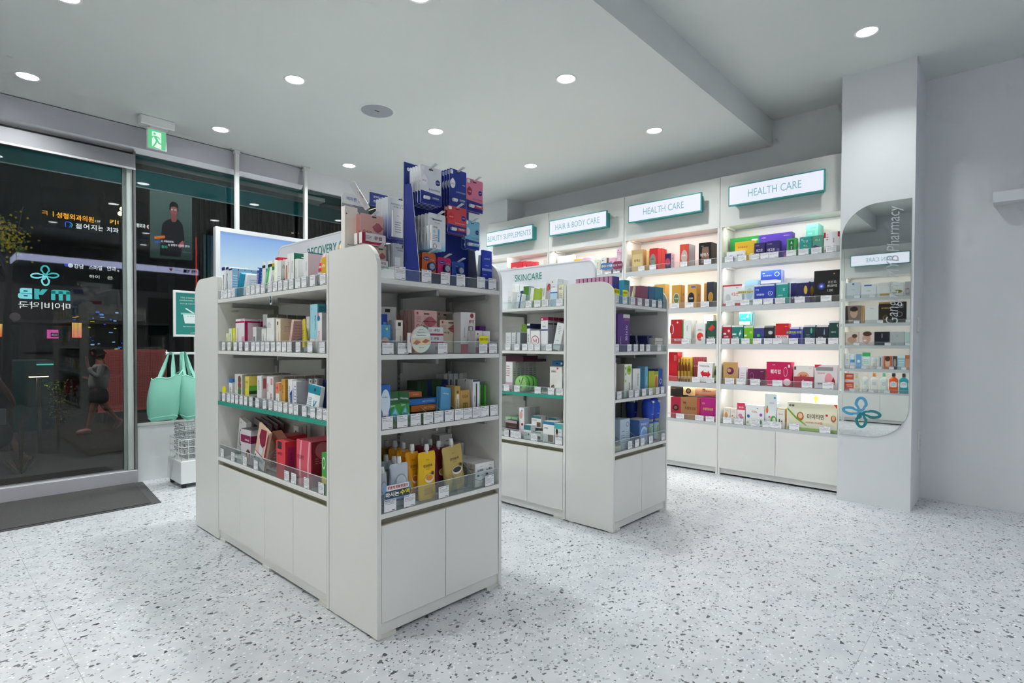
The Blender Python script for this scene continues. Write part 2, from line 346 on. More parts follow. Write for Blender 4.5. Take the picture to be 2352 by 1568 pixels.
def brand_word(b, F, x, y, w_, h, m, m2, k=.001):
    mlet(b, F, x, y, w_*.38, h, m)
    b.prism([(x+w_*.44, y+h), (x+w_*.54, y+h*.45), (x+w_*.62, y+h*.45), (x+w_*.60, y), (x+w_*.70, y), (x+w_*.70, y+h), (x+w_*.60, y+h), (x+w_*.60, y+h*.7), (x+w_*.55, y+h)], F, 0, k, m)
    b.prism(rrect(x+w_*.74, y+h*.46, x+w_*.97, y+h, h*.2, 5, (0, 1, 1, 0)), F, 0, k, m2); b.prism(rrect(x+w_*.74, y, x+w_, y+h*.54, h*.2, 5, (0, 1, 1, 0)), F, 0, k*1.1, m2)
    for yy in (.22, .66): b.prism(rrect(x+w_*.82, y+h*yy, x+w_*.90, y+h*(yy+.12), h*.05, 3), F, 0, k*1.4, DARK)
brand_word(b, F, -.832, 1.475, .302, .078, LT, LB_); b.build('door_lettering', t)
b = MB(); b.text('마이비약국', F2, -.682, 1.43, .30, .052, mat('cdd6d6', .5, 0, .2), .001, bold=.006); b.build('door_caption', t)
b = MB(); F = frame((.512, 5.392, 1.34), (-1, 0, 0), (0, 0, 1)); b.lathe([(.001, 0), (.031, .0005)], F, mat('3a3236', .6), 20, cap=False); b.text('90', F, 0, 0, .035, .028, mat('8a7b80', .6), .002)
b.build('door_sticker', t)
t = empty('window_1'); t['kind'] = 'structure'
b = MB(); b.box(1.262, 5.40, .482, 4.0, 5.406, 2.735, GLS); b.build('window_pane', t)
# door mat
b = MB(); FM = mat('545253', .95, 0, 0, .2, .6)
b.prism([(-.66, 4.545), (1.155, 4.567), (1.225, 5.325), (-.66, 5.325)], Matrix(), 0, .010, FM); b.prism([(-.68, 4.52), (1.21, 4.545), (1.285, 5.335), (-.68, 5.335)], Matrix(), 0, .005, mat('4c4b4c', .7))
tag(b.build('door_mat'), 'dark grey rubber-edged entrance mat before the glass door', 'mat')
# ceiling posts and lit sky panel in the window
for x, l in ((2.03, 'white steel post from ceiling to the lit sky panel, nearer the door'), (2.69, 'white steel post from ceiling to the sky panel at the beam end')):
    t = empty('ceiling_post', (x, 5.30, ZL), 0, l, 'post', 'posts holding the sky panel')
    b = MB(); b.box(-.018, -.018, -.76, .018, .018, -.03, mat('dcdedd', .4), .003); b.build('post_tube', t)
    b = MB(); b.box(-.045, -.02, -.012, .045, .02, 0, 'c9cbca', .002); b.box(-.025, -.022, -.04, .025, .022, -.012, 'd6d8d7', .002); b.build('ceiling_bracket', t)
t = empty('display_panel', (1.83, 5.28, 1.55), 0, 'wide backlit panel showing a blue sky gradient in white frame', 'display')
b = MB()
for a in ((0, 0, .04, .64), (1.14, 0, 1.18, .64), (.04, 0, 1.14, .04), (.04, .60, 1.14, .64)): b.box(a[0], -.03, a[1], a[2], .03, a[3], mat('dde0e3', .35), .003)
b.build('panel_frame', t); b = MB(); b.box(.04, -.02, .04, 1.14, .02, .60, ramp_mat('sky_print', [(0, 'e6f6f8'), (1, '82aeee'), (.35, 'cbe8f4'), (.7, 'a4cdf3')], 'Z', .12, .82)); b.build('screen', t)
# ---------------------------------------------------------------- gondolas
ACR = clear('clear_acrylic', (.93, .96, .96), ior=1.4, body=.07, bodyc=(.66, .74, .75)); ACW = clear('clear_rail', (.97, .98, .98), ior=1.4, body=.04, bodyc=(.8, .8, .8)); RAILM = mat('a3a6a4', .4, .35)
GREYA = mat('aab4b8', .3)
TAGM, TAGT, TAGE = mat('f3f3f6', .6), mat('74747c', .7), mat('9a9aa4', .5); TGY = mat('f2e70d', .5)
def price_tag(parent, x, y, z, w_, h, seed, yellow=None, tilt=.0):
    """paper ticket in a clear sleeve, in the rail's own coordinates (faces -y)"""
    r = random.Random(seed); b = MB(); F = frame((x, y, z), (1, 0, 0), (0, tilt, 1))
    b.prism([(-w_/2, 0), (w_/2, 0), (w_/2, h), (-w_/2, h)], F, 0, .0012, TAGE); b.prism([(-w_/2+.001, .001), (w_/2-.001, .001), (w_/2-.001, h-.001), (-w_/2+.001, h-.001)], F, .0012, .0016, TAGM)
    def line(u0, u1, v, t):
        b.add([F @ Vector(p) for p in ((u0, v, .0019), (u1, v, .0019), (u1, v+t, .0019), (u0, v+t, .0019))], [(0, 1, 2, 3)], TAGT)
    line(-w_*.42, -w_*.42+w_*r.uniform(.3, .5), h*.86, h*.04); line(w_*.2, w_*.42, h*.86, h*.035)
    n = r.randint(2, 5)
    for k in range(n):
        u = -w_*.4
        while u < w_*(.2+.25*r.random()):
            d = w_*r.uniform(.05, .16); line(u, u+d, h*(.70-.105*k), h*.03); u += d+w_*.03
    line(w_*.12, w_*.4, h*.08, h*.05)
    if yellow:
        b.prism(rrect(-w_*.45, h, w_*.62, h*1.75, h*.12), F, -.001, .0008, TGY); b.text(yellow, F, w_*.08, h*1.4, w_*.85, h*.38, mat('222222'), .0014, bold=.01)
    return b.build('price_tag', parent)
def rail(parent, x0, x1, y, z, h, tags, tw, th, dividers=(), back=.012, sd=0, yel={}, ACR=ACR):
    """clear front riser on a shelf with price tags and sloping dividers"""
    b = MB(); b.box(x0, y-.0012, z, x1, y+.0012, z+h, ACR); b.box(x0, y, z+.0002, x1, y+.05, z+.0022, ACR)
    b.box(x0, y-.0016, z+h-.0016, x1, y+.0016, z+h+.0006, mat('d5dde0', .2))
    for d in dividers:
        b.prism([(y+.002, z+.003), (y+.17, z+.003), (y+.17, z+h*1.9), (y+.12, z+h*1.9), (y+.02, z+h)], frame((d, 0, 0), (0, 1, 0), (0, 0, 1)), 0, .002, ACR)
        b.tube([(d+.001, y+.02, z+h), (d+.001, y+.12, z+h*1.9)], .0009, mat('e8eeee', .2), 4)
    o = b.build('display_rail', parent)
    for i, tx in enumerate(tags): price_tag(o, tx, y-.0016, z+.002, tw*(1.6 if i in yel and yel[i] == 'W' else 1), th, sd*97+i, yel.get(i) if yel.get(i) != 'W' else None)
    return o
def panel_outline(D, H, r, front=True): return rrect(0, 0, D, H, r, 8, (0, 0, 0, 1))
def doors(t, x0, x1, y, z0, z1, n, g=.003):
    w_ = (x1-x0)/n
    for k in range(n):
        b = MB(); b.box(x0+k*w_+g/2, y, z0, x0+(k+1)*w_-g/2, y+.016, z1, LAM, .001); b.box(x0+k*w_+g/2, y+.002, z1, x0+(k+1)*w_-g/2, y+.014, z1+.0012, mat('cfc9b4', .5)); b.build('cabinet_door', t)
LV = (1.387, 1.09, .797, .471); TH = .019
def bracket(b, x, y0, y1, z):
    b.box(x-.006, y0, z-.024, x+.006, y1, z-.001, RAILM); b.box(x-.006, y1-.02, z-.075, x+.006, y1, z-.02, RAILM)
def end_unit(name, loc, label, W, D, rails, rz=0):
    t = empty(name, loc, rz, label, 'shelf unit'); H = 1.545
    for x in (0, W-.018):
        b = MB(); b.prism(panel_outline(D, H-.008, .105), frame((x, 0, .008), (0, 1, 0), (0, 0, 1)), 0, .018, LAM); b.build('side_panel', t)
    b = MB(); b.box(.018, D-.016, .06, W-.018, D, H-.0, LAM)
    for x in (.05, W/2, W-.05):
        b.box(x-.007, D-.019, .5, x+.007, D-.016, 1.38, RAILM)
        for k in range(40): b.box(x-.0015, D-.0195, .51+k*.0215, x+.0015, D-.019, .52+k*.0215, DARK)
    b.build('back_panel', t)
    for i, z in enumerate(LV):
        b = MB(); b.box(.018, .003 if i < 3 else 0, z, W-.018, D-.02, z+TH, LAM, .0008)
        if i < 3:
            for x in (.05, W/2, W-.05): bracket(b, x, .06, D-.02, z)
        o = b.build('shelf', t)
    b = MB(); b.box(.018, .03, .446, W-.018, .045, .471, mat('a9a693', .6)); b.box(.018, .03, .06, W-.018, .045, .4465, mat('a9a693', .6)); b.build('cabinet_carcass', t)
    doors(t, .0195, W-.0195, .001, .063, .444, 2)
    b = MB(); b.box(.018, .012, .014, W-.018, .028, .062, LAM); b.build('kick_plate', t)
    for x in (.005, W-.09):
        
        for yy in (.004, D-.06): b = MB(); b.box(x, yy, 0, x+.085, yy+.036, .0145, 'd8d8d0'); b.build('foot_pad', t)
    for i, (h, tags, tw, th, dv, yel) in enumerate(rails): rail(t, .02, W-.02, .008, LV[i]+TH, h, tags, tw, th, dv, sd=i+int(loc[0]*10), yel=yel)
    return t
def mid_unit(name, loc, label, L, W, rails, teal):
    """double-sided middle unit; local x runs along its length (as seen from the aisle), y = depth"""
    t = empty(name, loc, -PI/2, label, 'shelf unit'); H = 1.54
    for x in (0, L-.018):
        b = MB(); b.box(x, 0, .008, x+.018, W, H, LAM, .0008); b.build('side_panel', t)
    b = MB(); b.box(.018, W/2-.009, .06, L-.018, W/2+.009, 1.40, LAM)
    for x in (.06, L/2, L-.06): b.box(x-.007, W/2-.012, .5, x+.007, W/2-.009, 1.38, RAILM)
    b.build('back_panel', t)
    for i, z in enumerate(LV):
        b = MB(); b.box(.018, .003 if i < 3 else 0, z, L-.018, W-.003, z+TH, LAM, .0008)
        if i < 3:
            for x in (.06, L/2, L-.06): bracket(b, x, .07, W/2-.012, z)
        if i == teal: b.box(.018, 0, z-.001, L-.018, .003, z+TH+.001, mat('2fa08c', .4))
        b.build('shelf', t)
    b = MB(); b.box(.018, .03, .06, L-.018, .045, .471, mat('a9a693', .6)); b.build('cabinet_carcass', t)
    doors(t, .0195, L-.0195, .001, .063, .444, 4)
    b = MB(); b.box(.018, .012, .014, L-.018, .028, .062, LAM); b.build('kick_plate', t)
    for x in (.02, L/2-.04, L-.1):
        
        for yy in (.006, W-.05): b = MB(); b.box(x, yy, 0, x+.08, yy+.036, .0145, 'd8d8d0'); b.build('foot_pad', t)
    for i, (h, tags, tw, th, dv, yel) in enumerate(rails): rail(t, .02, L-.02, .008, LV[i]+TH, h, tags, tw, th, dv, sd=20+i+int(loc[0]*10), yel=yel)
    return t
def board(name, loc, L, text, tx, tw, label):
    """upright header board with rounded corners and teal lettering on its aisle side; local x along the aisle"""
    t = empty(name, loc, -PI/2, label, 'sign board'); H = .348
    b = MB(); b.prism(rrect(0, 0, L, H, .075, 8, (0, 0, 1, 1)), frame((0, 0, 0), (1, 0, 0), (0, 0, 1)), -.018, 0, mat('d9dbe2', .3), mat('e8e8ea', .4))
    o = rrect(.008, .0, L-.008, H-.010, .067, 8, (0, 0, 1, 1)); b.tube([(p[0], -.0004, p[1]) for p in o[1:]], .0012, mat('b6bac2', .4), 4); b.build('board', t)
    b = MB(); b.text(text, frame((0, 0, 0), (1, 0, 0), (0, 0, 1)), tx+tw/2, .268, tw, .052, mat('1f8577', .5), .0015, keep=False); b.build('lettering', t)
YE = {}
end_unit('shelf_end_unit', (1.207, 1.81, 0), 'white end shelf unit facing the camera, carrying lip care cards and food pouches', .693, .36, [
 (.045, [.11, .242, .344, .433, .557, .631], .052, .052, (), {}),
 (.055, [.052, .124, .33, .572, .637], .054, .046, (), {3: '입병/구내염'}),
 (.05, [.05, .121, .187, .253, .310, .368, .425, .478, .532, .585, .645], .052, .05, (.09, .17, .26, .34, .42, .50, .58), {}),
 (.075, [.063, .157, .338, .616], .058, .050, (.17, .42, .52), {})])
mid_unit('shelf_middle_unit', (1.207, 3.457, 0), 'long white double-sided shelf unit of recovery care goods with one teal shelf edge', 1.282, .693, [
 (.05, [.078, .127, .182, .236, .437, .496, .558, .617, .699, .757, .815, .871, .927, .993, 1.055, 1.133, 1.225], .048, .05, (.3, .45, .6, .9, 1.12), {}),
 (.055, [.092, .176, .263, .337, .416, .497, .555, .614, .67, .734, .796, .853, .909, .996, 1.109, 1.218], .047, .05, (.3, .5, .6, .75, .9, 1.1), {}),
 (.055, [.092, .162, .219, .279, .34, .399, .466, .546, .635, .704, .763, .812, .867, .922, .973, 1.055, 1.133, 1.193, 1.243], .045, .05, (.4, .6, .75, .9), {0: ' '}),
 (.075, [.065, .223, .387, .527, .878, .949, 1.075, 1.208], .05, .05, (.25, .6, 1.05), {})], 2)
end_unit('shelf_end_unit', (1.90, 3.817, 0), 'white end shelf unit at the door end of the near gondola, seen from its side', .693, .36, [(.05, [], .05, .05, (), {})], PI)
end_unit('shelf_end_unit', (2.885, 1.81, 0), 'white end shelf unit of the farther gondola with spray bottles on its lowest shelf', .70, .36, [
 (.05, [.03, .129, .225, .312, .407, .499, .586], .056, .05, (), {0: '생리통', 1: '두통/편두통'}),
 (.045, [.038, .187, .266, .346, .428, .578], .052, .048, (), {}), (.05, [.072, .212, .283, .377, .467, .562, .634], .052, .048, (.2, .45), {}),
 (.07, [.205, .292, .363, .475, .648], .052, .05, (.12, .3), {})])
mid_unit('shelf_middle_unit', (2.885, 3.457, 0), 'long white shelf unit of skincare goods behind the near gondola', 1.282, .70, [
 (.05, [.953, 1.034, 1.1, 1.223], .055, .05, (.8, .98, 1.15), {}), (.05, [.761, .848, .921, .978, 1.034, 1.136], .05, .048, (.9, 1.0, 1.1), {}),
 (.05, [.75, .849, 1.04, 1.157, 1.229], .055, .048, (.9, 1.15), {}), (.06, [.759, .803, .86, 1.01, 1.224], .06, .05, (.9, 1.1), {})], 2)
end_unit('shelf_end_unit', (3.585, 3.817, 0), 'white end shelf unit at the window end of the farther gondola', .70, .36, [(.05, [], .05, .05, (), {})], PI)
board('sign_board', (1.555, 3.43, 1.4065), 1.25, 'RECOVERY CARE', .395, .50, 'white RECOVERY CARE header board standing on the near gondola')
board('sign_board', (3.225, 3.43, 1.4065), 1.25, 'SKINCARE', .495, .275, 'white SKINCARE header board standing on the farther gondola')
# ---------------------------------------------------------------- lit wall shelf bays
WL_ = (1.885, 1.50, 1.165, .812, .462); WI = mat('f3f2ee', .5, 0, 0, .4, .04)
def bay(loc, rz, label, W, rails, full=True):
    """wall bay, local x = along the wall as seen from the room, y = depth"""
    t = empty('wall_shelf_bay', loc, rz, label, 'shelf unit'); D = .318
    for x in (0, W-.018):
        b = MB(); b.box(x, .0185, 0, x+.018, D, 2.238, LAM); b.box(x, 0, 0, x+.018, .0185, 2.1995, LAM); b.build('side_panel', t)
    b = MB(); b.box(0.0005, 0, 2.20, W-.0005, .018, 2.645, LAM, .001); b.box(0, .018, 2.62, W, D, 2.645, LAM); b.box(.018, .018, 2.222, W-.018, D-.012, 2.24, WI)
    b.build('header_panel', t)
    b = MB(); b.box(.018, D-.012, .06, W-.018, D, 2.2, WI); b.build('back_panel', t)
    for i, z in enumerate(WL_):
        b = MB(); b.box(.018, .010, z-.022, W-.018, D-.012, z, WI); b.box(.018, 0, z-.045, W-.018, .010, z+.0005, mat('c9ccce', .4)); b.build('shelf', t)
    for z in (2.222,)+tuple(q-.022 for q in WL_[:4]):
        b = MB(); b.box(.03, .02, z-.012, W-.03, .04, z-.0005, mat('d8d6d0', .4)); b.box(.035, .024, z-.0132, W-.035, .036, z-.012, mat('fff2dc', .5, 0, 3)); o = b.build('light_strip', t)
        if full: lamp('strip_lamp', t, (W/2, .055, z-.014), STRIP_W*(.72 if loc[0] < 0 else 1), STRIP_C, 'RECTANGLE', W-.1, .012, (math.radians(28), 0, 0))
        for x in (.018, W-.036):
            b = MB(); b.box(x, .09, z-.02, x+.018, .26, z-.0006, mat('dddbd5', .45)); b.build('shelf_cleat', t)
    doors(t, .004, W-.004, -.001, .062, .436, 2); b = MB(); b.box(.018, .006, .437, W-.018, .02, .462-.045, mat('a6a28c', .6)); b.build('door_gap', t)
    b = MB(); b.box(0, .02, .014, W, .032, .062, LAM); b.build('kick_plate', t)
    for i, (h, tags, tw, th) in enumerate(rails): rail(t, .02, W-.02, .006, WL_[i], h, tags, tw, th, (), sd=int(loc[1]*13)+i, ACR=ACW)
    return t
BW = .972
bay((4.876, 1.975, 0), -PI/2, 'lit wall shelf bay beside the mirror pillar, under the nearest HEALTH CARE sign', BW, [
 (.05, [.081, .194, .31, .378, .455, .59, .682, .776, .88], .075, .05), (.05, [.097, .223, .329, .414, .509, .658, .849], .078, .05),
 (.05, [.061, .142, .231, .329, .419, .492, .614, .737, .817, .903], .07, .05), (.05, [.098, .197, .316, .496, .72, .871], .08, .055), (.055, [.082, .182, .32, .419, .493, .628, .853], .078, .055)])
bay((4.876, 2.95, 0), -PI/2, 'lit wall shelf bay with gold and red tonic boxes, second from the pillar', BW, [
 (.05, [.194, .317, .635, .863], .07, .045), (.05, [.554, .694, .842], .08, .05), (.05, [.66, .901], .08, .05), (.05, [.766, .90], .075, .05), (.05, [.613, .801, .90], .08, .05)])
bay((4.876, 3.927, 0), -PI/2, 'lit wall shelf bay under the HAIR & BODY CARE sign', BW, [(.05, [.679, .783, .887], .08, .05)]+[(.05, [], .05, .05)]*4)
bay((4.876, 4.902, 0), -PI/2, 'lit wall shelf bay in the far corner under the BEAUTY SUPPLEMENTS sign', BW, [(.05, [.3, .6], .08, .05)]+[(.05, [], .05, .05)]*4)
bay((-.36, 1.03, 0), PI/2, 'lit wall shelf bay seen in the pillar mirror under the SKIN CARE sign', BW, [
 (.05, [.1, .35, .6, .8], .075, .04), (.05, [.15, .5, .8], .075, .04), (.05, [.15, .4, .8], .075, .04), (.05, [.1, .2, .35, .5, .7, .85], .06, .04), (.05, [.1, .4, .6, .85], .07, .04)])
bay((-.36, 2.004, 0), PI/2, 'lit wall shelf bay beside the door aisle, outside the picture', BW, [])
bay((-.36, .056, 0), PI/2, 'lit wall shelf bay beside the camera, outside the picture', BW, [])
bay((-.36, -.918, 0), PI/2, 'lit wall shelf bay behind the camera, outside the picture', BW, [])
def light_sign(loc, rz, text, label, tw, n=None):
    t = empty('light_box_sign', loc, rz, label, 'sign'); W, H, D = .745, .172, .105; TE = mat('3a9a96', .45)
    b = MB(); b.box(.03, .012, .012, W-.03, D, H-.012, TE, .002); b.box(0, 0, 0, W, .018, H, TE, .002)
    for x in (.2, W-.2): b.lathe([(.004, 0), (.004, .004)], Matrix.Translation((x, .06, .0085)), DARK, 8)
    b.build('housing', t)
    b = MB(); b.box(.011, -.003, .011, W-.011, .002, H-.011, lit('eef1ff', .93)); b.build('lit_face', t)
    b = MB(); b.text(text, frame((0, -.0032, 0), (1, 0, 0), (0, 0, 1)), W/2, H/2, tw, .062, lit('7cc4cf', .75), .0006, keep=False); b.build('lettering', t)
for y, tx, tw, l in ((1.863, 'HEALTH CARE', .41, 'HEALTH CARE light box sign nearest the mirror pillar'), (2.845, 'HEALTH CARE', .41, 'HEALTH CARE light box sign above the gold and red tonic boxes'),
                     (3.834, 'HAIR & BODY CARE', .57, 'HAIR & BODY CARE light box sign above the wall shelves'), (4.818, 'BEAUTY SUPPLEMENTS', .69, 'BEAUTY SUPPLEMENTS light box sign in the far corner')):
    light_sign((4.771, y, 2.347), -PI/2, tx, l, tw)
light_sign((-.255, 1.16, 2.347), PI/2, 'SKIN CARE', 'SKIN CARE light box sign seen reversed in the pillar mirror', .34)
# ---------------------------------------------------------------- mirror, sockets, camera dome
t = empty('pillar_mirror', (4.70, 0, 0), 0, 'tall frameless wall mirror with two rounded corners on the pillar', 'mirror')
F = frame((0, 0, 0), (0, -1, 0), (0, 0, 1))     # faces -x
MI = mat('e9efee', .015, 1.0)
b = MB(); o = []
a0, a1, z0, z1 = -.985, -.560, .497, 2.18; r = .235
P = [(a0, z0), (a1-r, z0)]+[(a1-r+r*math.sin(k*PI/20), z0+r-r*math.cos(k*PI/20)) for k in range(11)]
P += [(a1, z1), (a0+r, z1)]+[(a0+r-r*math.sin(k*PI/20), z1-r+r*math.cos(k*PI/20)) for k in range(11)]
Q = []
for p in P:
    if not Q or (p[0]-Q[-1][0])**2+(p[1]-Q[-1][1])**2 > 1e-8: Q.append(p)
b.prism(Q, F, .001, .006, MI, mat('9fb0ae', .3)); b.build('mirror_glass', t)
SV = mat('b4bac0', .4)
F = frame((-.0065, 0, 0), (0, -1, 0), (0, 0, 1)); b = MB()
def script_text(s):
    V, Fc, gw, gh = glyphs(s, -.004); hh = .825; k = hh/gw; out = []
    for a, q in V:
        p, u = (a-gw/2)*k, (q-gh/2+.28*(a*0))*k*1.05
        out.append(F @ Vector((-.648-u-(p*0)+.0, 1.722+p, .0004)))
    b.add(out, Fc, SV)
# slanted lettering: shear across the line
V, Fc, gw, gh = glyphs('Gangnam MYB Pharmacy', -.006); k = .86/gw
b.add([F @ Vector((-(.655)-(q-gh/2)*k*1.25, 1.713+(a+.22*q-gw/2)*k*.97, .0004)) for a, q in V], [tuple(f) for f in Fc], SV); b.build('script_lettering', t)
F = frame((-.0065, -.0+.0, 0), (0, -1, 0), (0, 0, 1)); b = MB(); F = frame((-.0065, .845, .667), (0, -1, 0), (0, 0, 1)); flower(b, F, .106, mat('4f9fc6', .4), mat('1d7f86', .4), 1, .19); b.build('flower_logo', t)
def plate(name, loc, label, cat, w_, h, body):
    t = empty(name, loc, 0, label, cat); b = MB(); b.box(-w_/2, -.011, -h/2, w_/2, 0, h/2, mat('e9e9e6', .4), .002); b.build('cover_plate', t); b = MB(); body(b); b.build('insert', t)
def so(b):
    for z in (-.035, 0, .035):
        b.lathe([(.0005, 0), (.012, .001)], frame((0, -.0115, z), (1, 0, 0), (0, 0, 1)), mat('d3d3cf', .5), 14, cap=False); b.lathe([(.0005, 0), (.0025, .001)], frame((-.004, -.0128, z), (1, 0, 0), (0, 0, 1)), DARK, 8, cap=False)
plate('wall_socket', (5.06, .544, .455), 'white wall socket low on the side of the pillar', 'socket', .075, .145, so)
plate('light_switch', (4.93, .544, 1.31), 'white light switch plate at mid height on the pillar side', 'switch', .055, .11, lambda b: b.box(-.015, -.0135, -.03, .015, -.011, .03, mat('f3f3f0', .35), .001))
t = empty('security_camera', (-.36, .30, 2.5), 0, 'black dome security camera reflected in the pillar mirror', 'camera'); b = MB(); b.lathe([(.05, 0), (.045, .03), (.03, .05), (.001, .056)], frame((.0, 0, 0), (0, 1, 0), (0, 0, 1)), mat('15161a', .15), 16); b.build('dome', t)
# ---------------------------------------------------------------- bag and basket stand
WP = mat('e6e8e8', .35); t = empty('basket_stand', (1.43, 4.86, 0), 0, 'white metal stand holding shopping baskets, poster and bag rail', 'stand')
b = MB(); b.box(0, 0, .035, .42, .34, .215, WP, .004); b.build('base_box', t)
for x in (.03, .39):
    for y in (.03, .31):
        b = MB(); b.lathe([(.016, 0), (.02, .035)], Matrix.Translation((x, y, 0)), DARK, 12); b.build('foot', t)
b = MB()
for z in (.215, .27, .325, .385):
    b.tube([(.01, .01, z), (.41, .01, z), (.41, .30, z), (.01, .30, z), (.01, .01, z)], .003, WP, 6)
for k in range(9): b.tube([(.01+k*.05, .01, .215), (.01+k*.05, .01, .385)], .0026, WP, 6)
for k in range(5): b.tube([(.01, .01+k*.072, .215), (.01, .01+k*.072, .385)], .0026, WP, 6)
b.build('wire_cage', t)
b = MB(); b.box(.155, .165, .215, .185, .185, 1.24, WP, .003); b.build('pole', t)
b = MB(); b.tube([(-.055, .175, 1.07), (.17, .175, 1.07)], .0105, WP, 12); b.lathe([(.014, 0), (.014, .012)], frame((-.055, .175, 1.07), (0, 1, 0), (0, 0, 1)), WP, 12); b.tube([(-.045, .175, 1.07), (-.045, .175, 1.095)], .004, WP, 6); b.build('bag_bar', t)
t = empty('poster_frame', (1.428, 5.02, 1.205), 0, 'white framed teal poster about using a shopping basket, on the bag stand', 'poster')
b = MB()
for a in ((0, 0, .018, .375), (.262, 0, .28, .375), (.018, 0, .262, .018), (.018, .357, .262, .375)): b.box(a[0], -.008, a[1], a[2], .008, a[3], WP, .0015)
b.build('frame', t); b = MB(); b.box(.018, -.003, .018, .262, .004, .357, mat('2b8a83', .35)); F = frame((0, -.0032, 0), (1, 0, 0), (0, 0, 1)); PW = mat('e6f2f0', .5)
b.text('Use a basket to shop', F, .14, .318, .17, .016, PW); b.text('comfortably and easily', F, .14, .296, .19, .016, PW); b.text('바구니를 이용하여 쇼핑하세요', F, .14, .27, .18, .011, PW)
b.prism([(.055, .195), (.225, .195), (.225, .182), (.055, .182)], F, 0, .0008, mat('9ad3cb', .5)); b.prism([(.07, .182), (.21, .182), (.196, .11), (.084, .11)], F, 0, .0008, PW)
b.prism([(.085, .23), (.093, .236), (.155, .197), (.145, .19)], F, 0, .0008, PW)
for k in range(9): b.prism([(.098+k*.012, .172), (.102+k*.012, .172), (.102+k*.012, .166), (.098+k*.012, .166)], F, 0, .0012, '2b8a83')
b.text('Feel free to use a basket', F, .14, .085, .14, .009, PW); b.text('mYB', F, .14, .032, .04, .01, PW); b.build('poster_print', t)
# mesh shopping bags
MINT = mat('a2e4d2', .8, 0, 0, .2, .3); MG = clear('mint_mesh', (.74, 1, .92), fres=False, gloss=.02, rough=.5, body=.72, bodyc=rgb('98dcc8'))
def bag(loc, label, W, H, sw, rz, strap):
    t = empty('mesh_bag', loc, rz, label, 'bag', None); b = MB(); rings = []; n = 28
    for k in range(13):
        f = k/12; z = -H*f; ww = W*(.90+.07*math.sin(PI*f))*(1 if f < .8 else 1-.2*((f-.8)/.2)**2); dd = .05+.10*math.sin(PI*min(.98, f*.8+.12))
        rings.append([((math.copysign(abs(math.cos(2*PI*i/n))**.6, math.cos(2*PI*i/n)))*ww/2+sw*f*.03+.006*math.sin(5*f+i), (math.copysign(abs(math.sin(2*PI*i/n))**.7, math.sin(2*PI*i/n)))*dd/2, z+.012*math.sin(2*PI*i/n*2+f*3+W*30)+(.035*math.cos(2*PI*i/n)*(1-f)*(1 if sw < 0 else -.4))+.008*math.sin(i*1.7+f*9)*(1-f)) for i in range(n)])
    b.loft(rings, MG, True, False); b.add(rings[-1], [tuple(range(n))], MG); b.build('mesh_body', t)
    b = MB()
    for i in (3, 11): b.tube([r[i] for r in rings], .0035, MINT, 6)
    b.tube(rings[0]+[rings[0][0]], .005, MINT, 6); b.tube(rings[11]+[rings[11][0]], .0035, MINT, 6); b.build('seam_binding', t)
    for s in (-1, 1):
        b = MB(); T = Vector(strap); p0 = Vector((-W*.24, s*.03, -.03)); p1 = Vector((W*.20, s*.03, -.03)); pts = [p0, p0.lerp(T, .5)+Vector((-.006, 0, 0)), T+Vector((-.014, s*.006, .008)), T+Vector((0, s*.003, .0155)), T+Vector((.014, s*.006, .008)), p1.lerp(T, .5)+Vector((.006, 0, 0)), p1]
        vs = []
        for k, p in enumerate(pts): e = .002 if k in (2, 3, 4) else .013; g = .013 if k in (2, 3, 4) else .0015; vs += [p+Vector((-e, -g, 0)), p+Vector((e, -g, 0)), p+Vector((e, g, 0)), p+Vector((-e, g, 0))]
        b.loft([vs[i*4:i*4+4] for i in range(len(pts))], MINT, False); b.build('strap', t)
bag((1.385, 5.035, .885), 'mint green mesh shopping bag hanging at the free end of the bag rail', .235, .35, -1, -.45, (.03, 0, .183))
bag((1.545, 5.035, .875), 'mint green mesh shopping bag hanging half hidden behind the shelf end', .215, .34, 1, .35, (-.05, 0, .193))
# nested wire baskets
CHR = mat('b9bdbf', .2, .9)
for k in range(5):
    z = .225+k*.048; b = MB()
    for zz in (0, .03): b.tube([(.03, .03, z+zz+.045), (.38, .03, z+zz+.045), (.38, .28, z+zz+.045), (.03, .28, z+zz+.045), (.03, .03, z+zz+.045)], .0028, CHR, 6)
    for i in range(12): b.tube([(.03+i*.0318, .03, z+.075), (.045+i*.029, .045, z), (.045+i*.029, .265, z), (.03+i*.0318, .28, z+.075)], .0013, CHR, 4)
    for i in range(7): b.tube([(.03, .04+i*.038, z+.075), (.045, .045+i*.036, z), (.365, .045+i*.036, z), (.38, .04+i*.038, z+.075)], .0013, CHR, 4)
    t = empty('wire_basket', (1.44, 4.875, 0), 0, ('chrome wire shopping basket nested in the white cage, '+('lowest of the stack', 'second from the bottom', 'middle of the stack', 'second from the top', 'topmost of the stack')[k]), 'basket', 'nested wire baskets')
    b.build('wire_body', t); b = MB(); b.tube([(.205, .03, z+.075), (.205, .06, z+.095), (.205, .25, z+.095), (.205, .28, z+.075)], .003, CHR, 6); b.build('carry_handle', t)
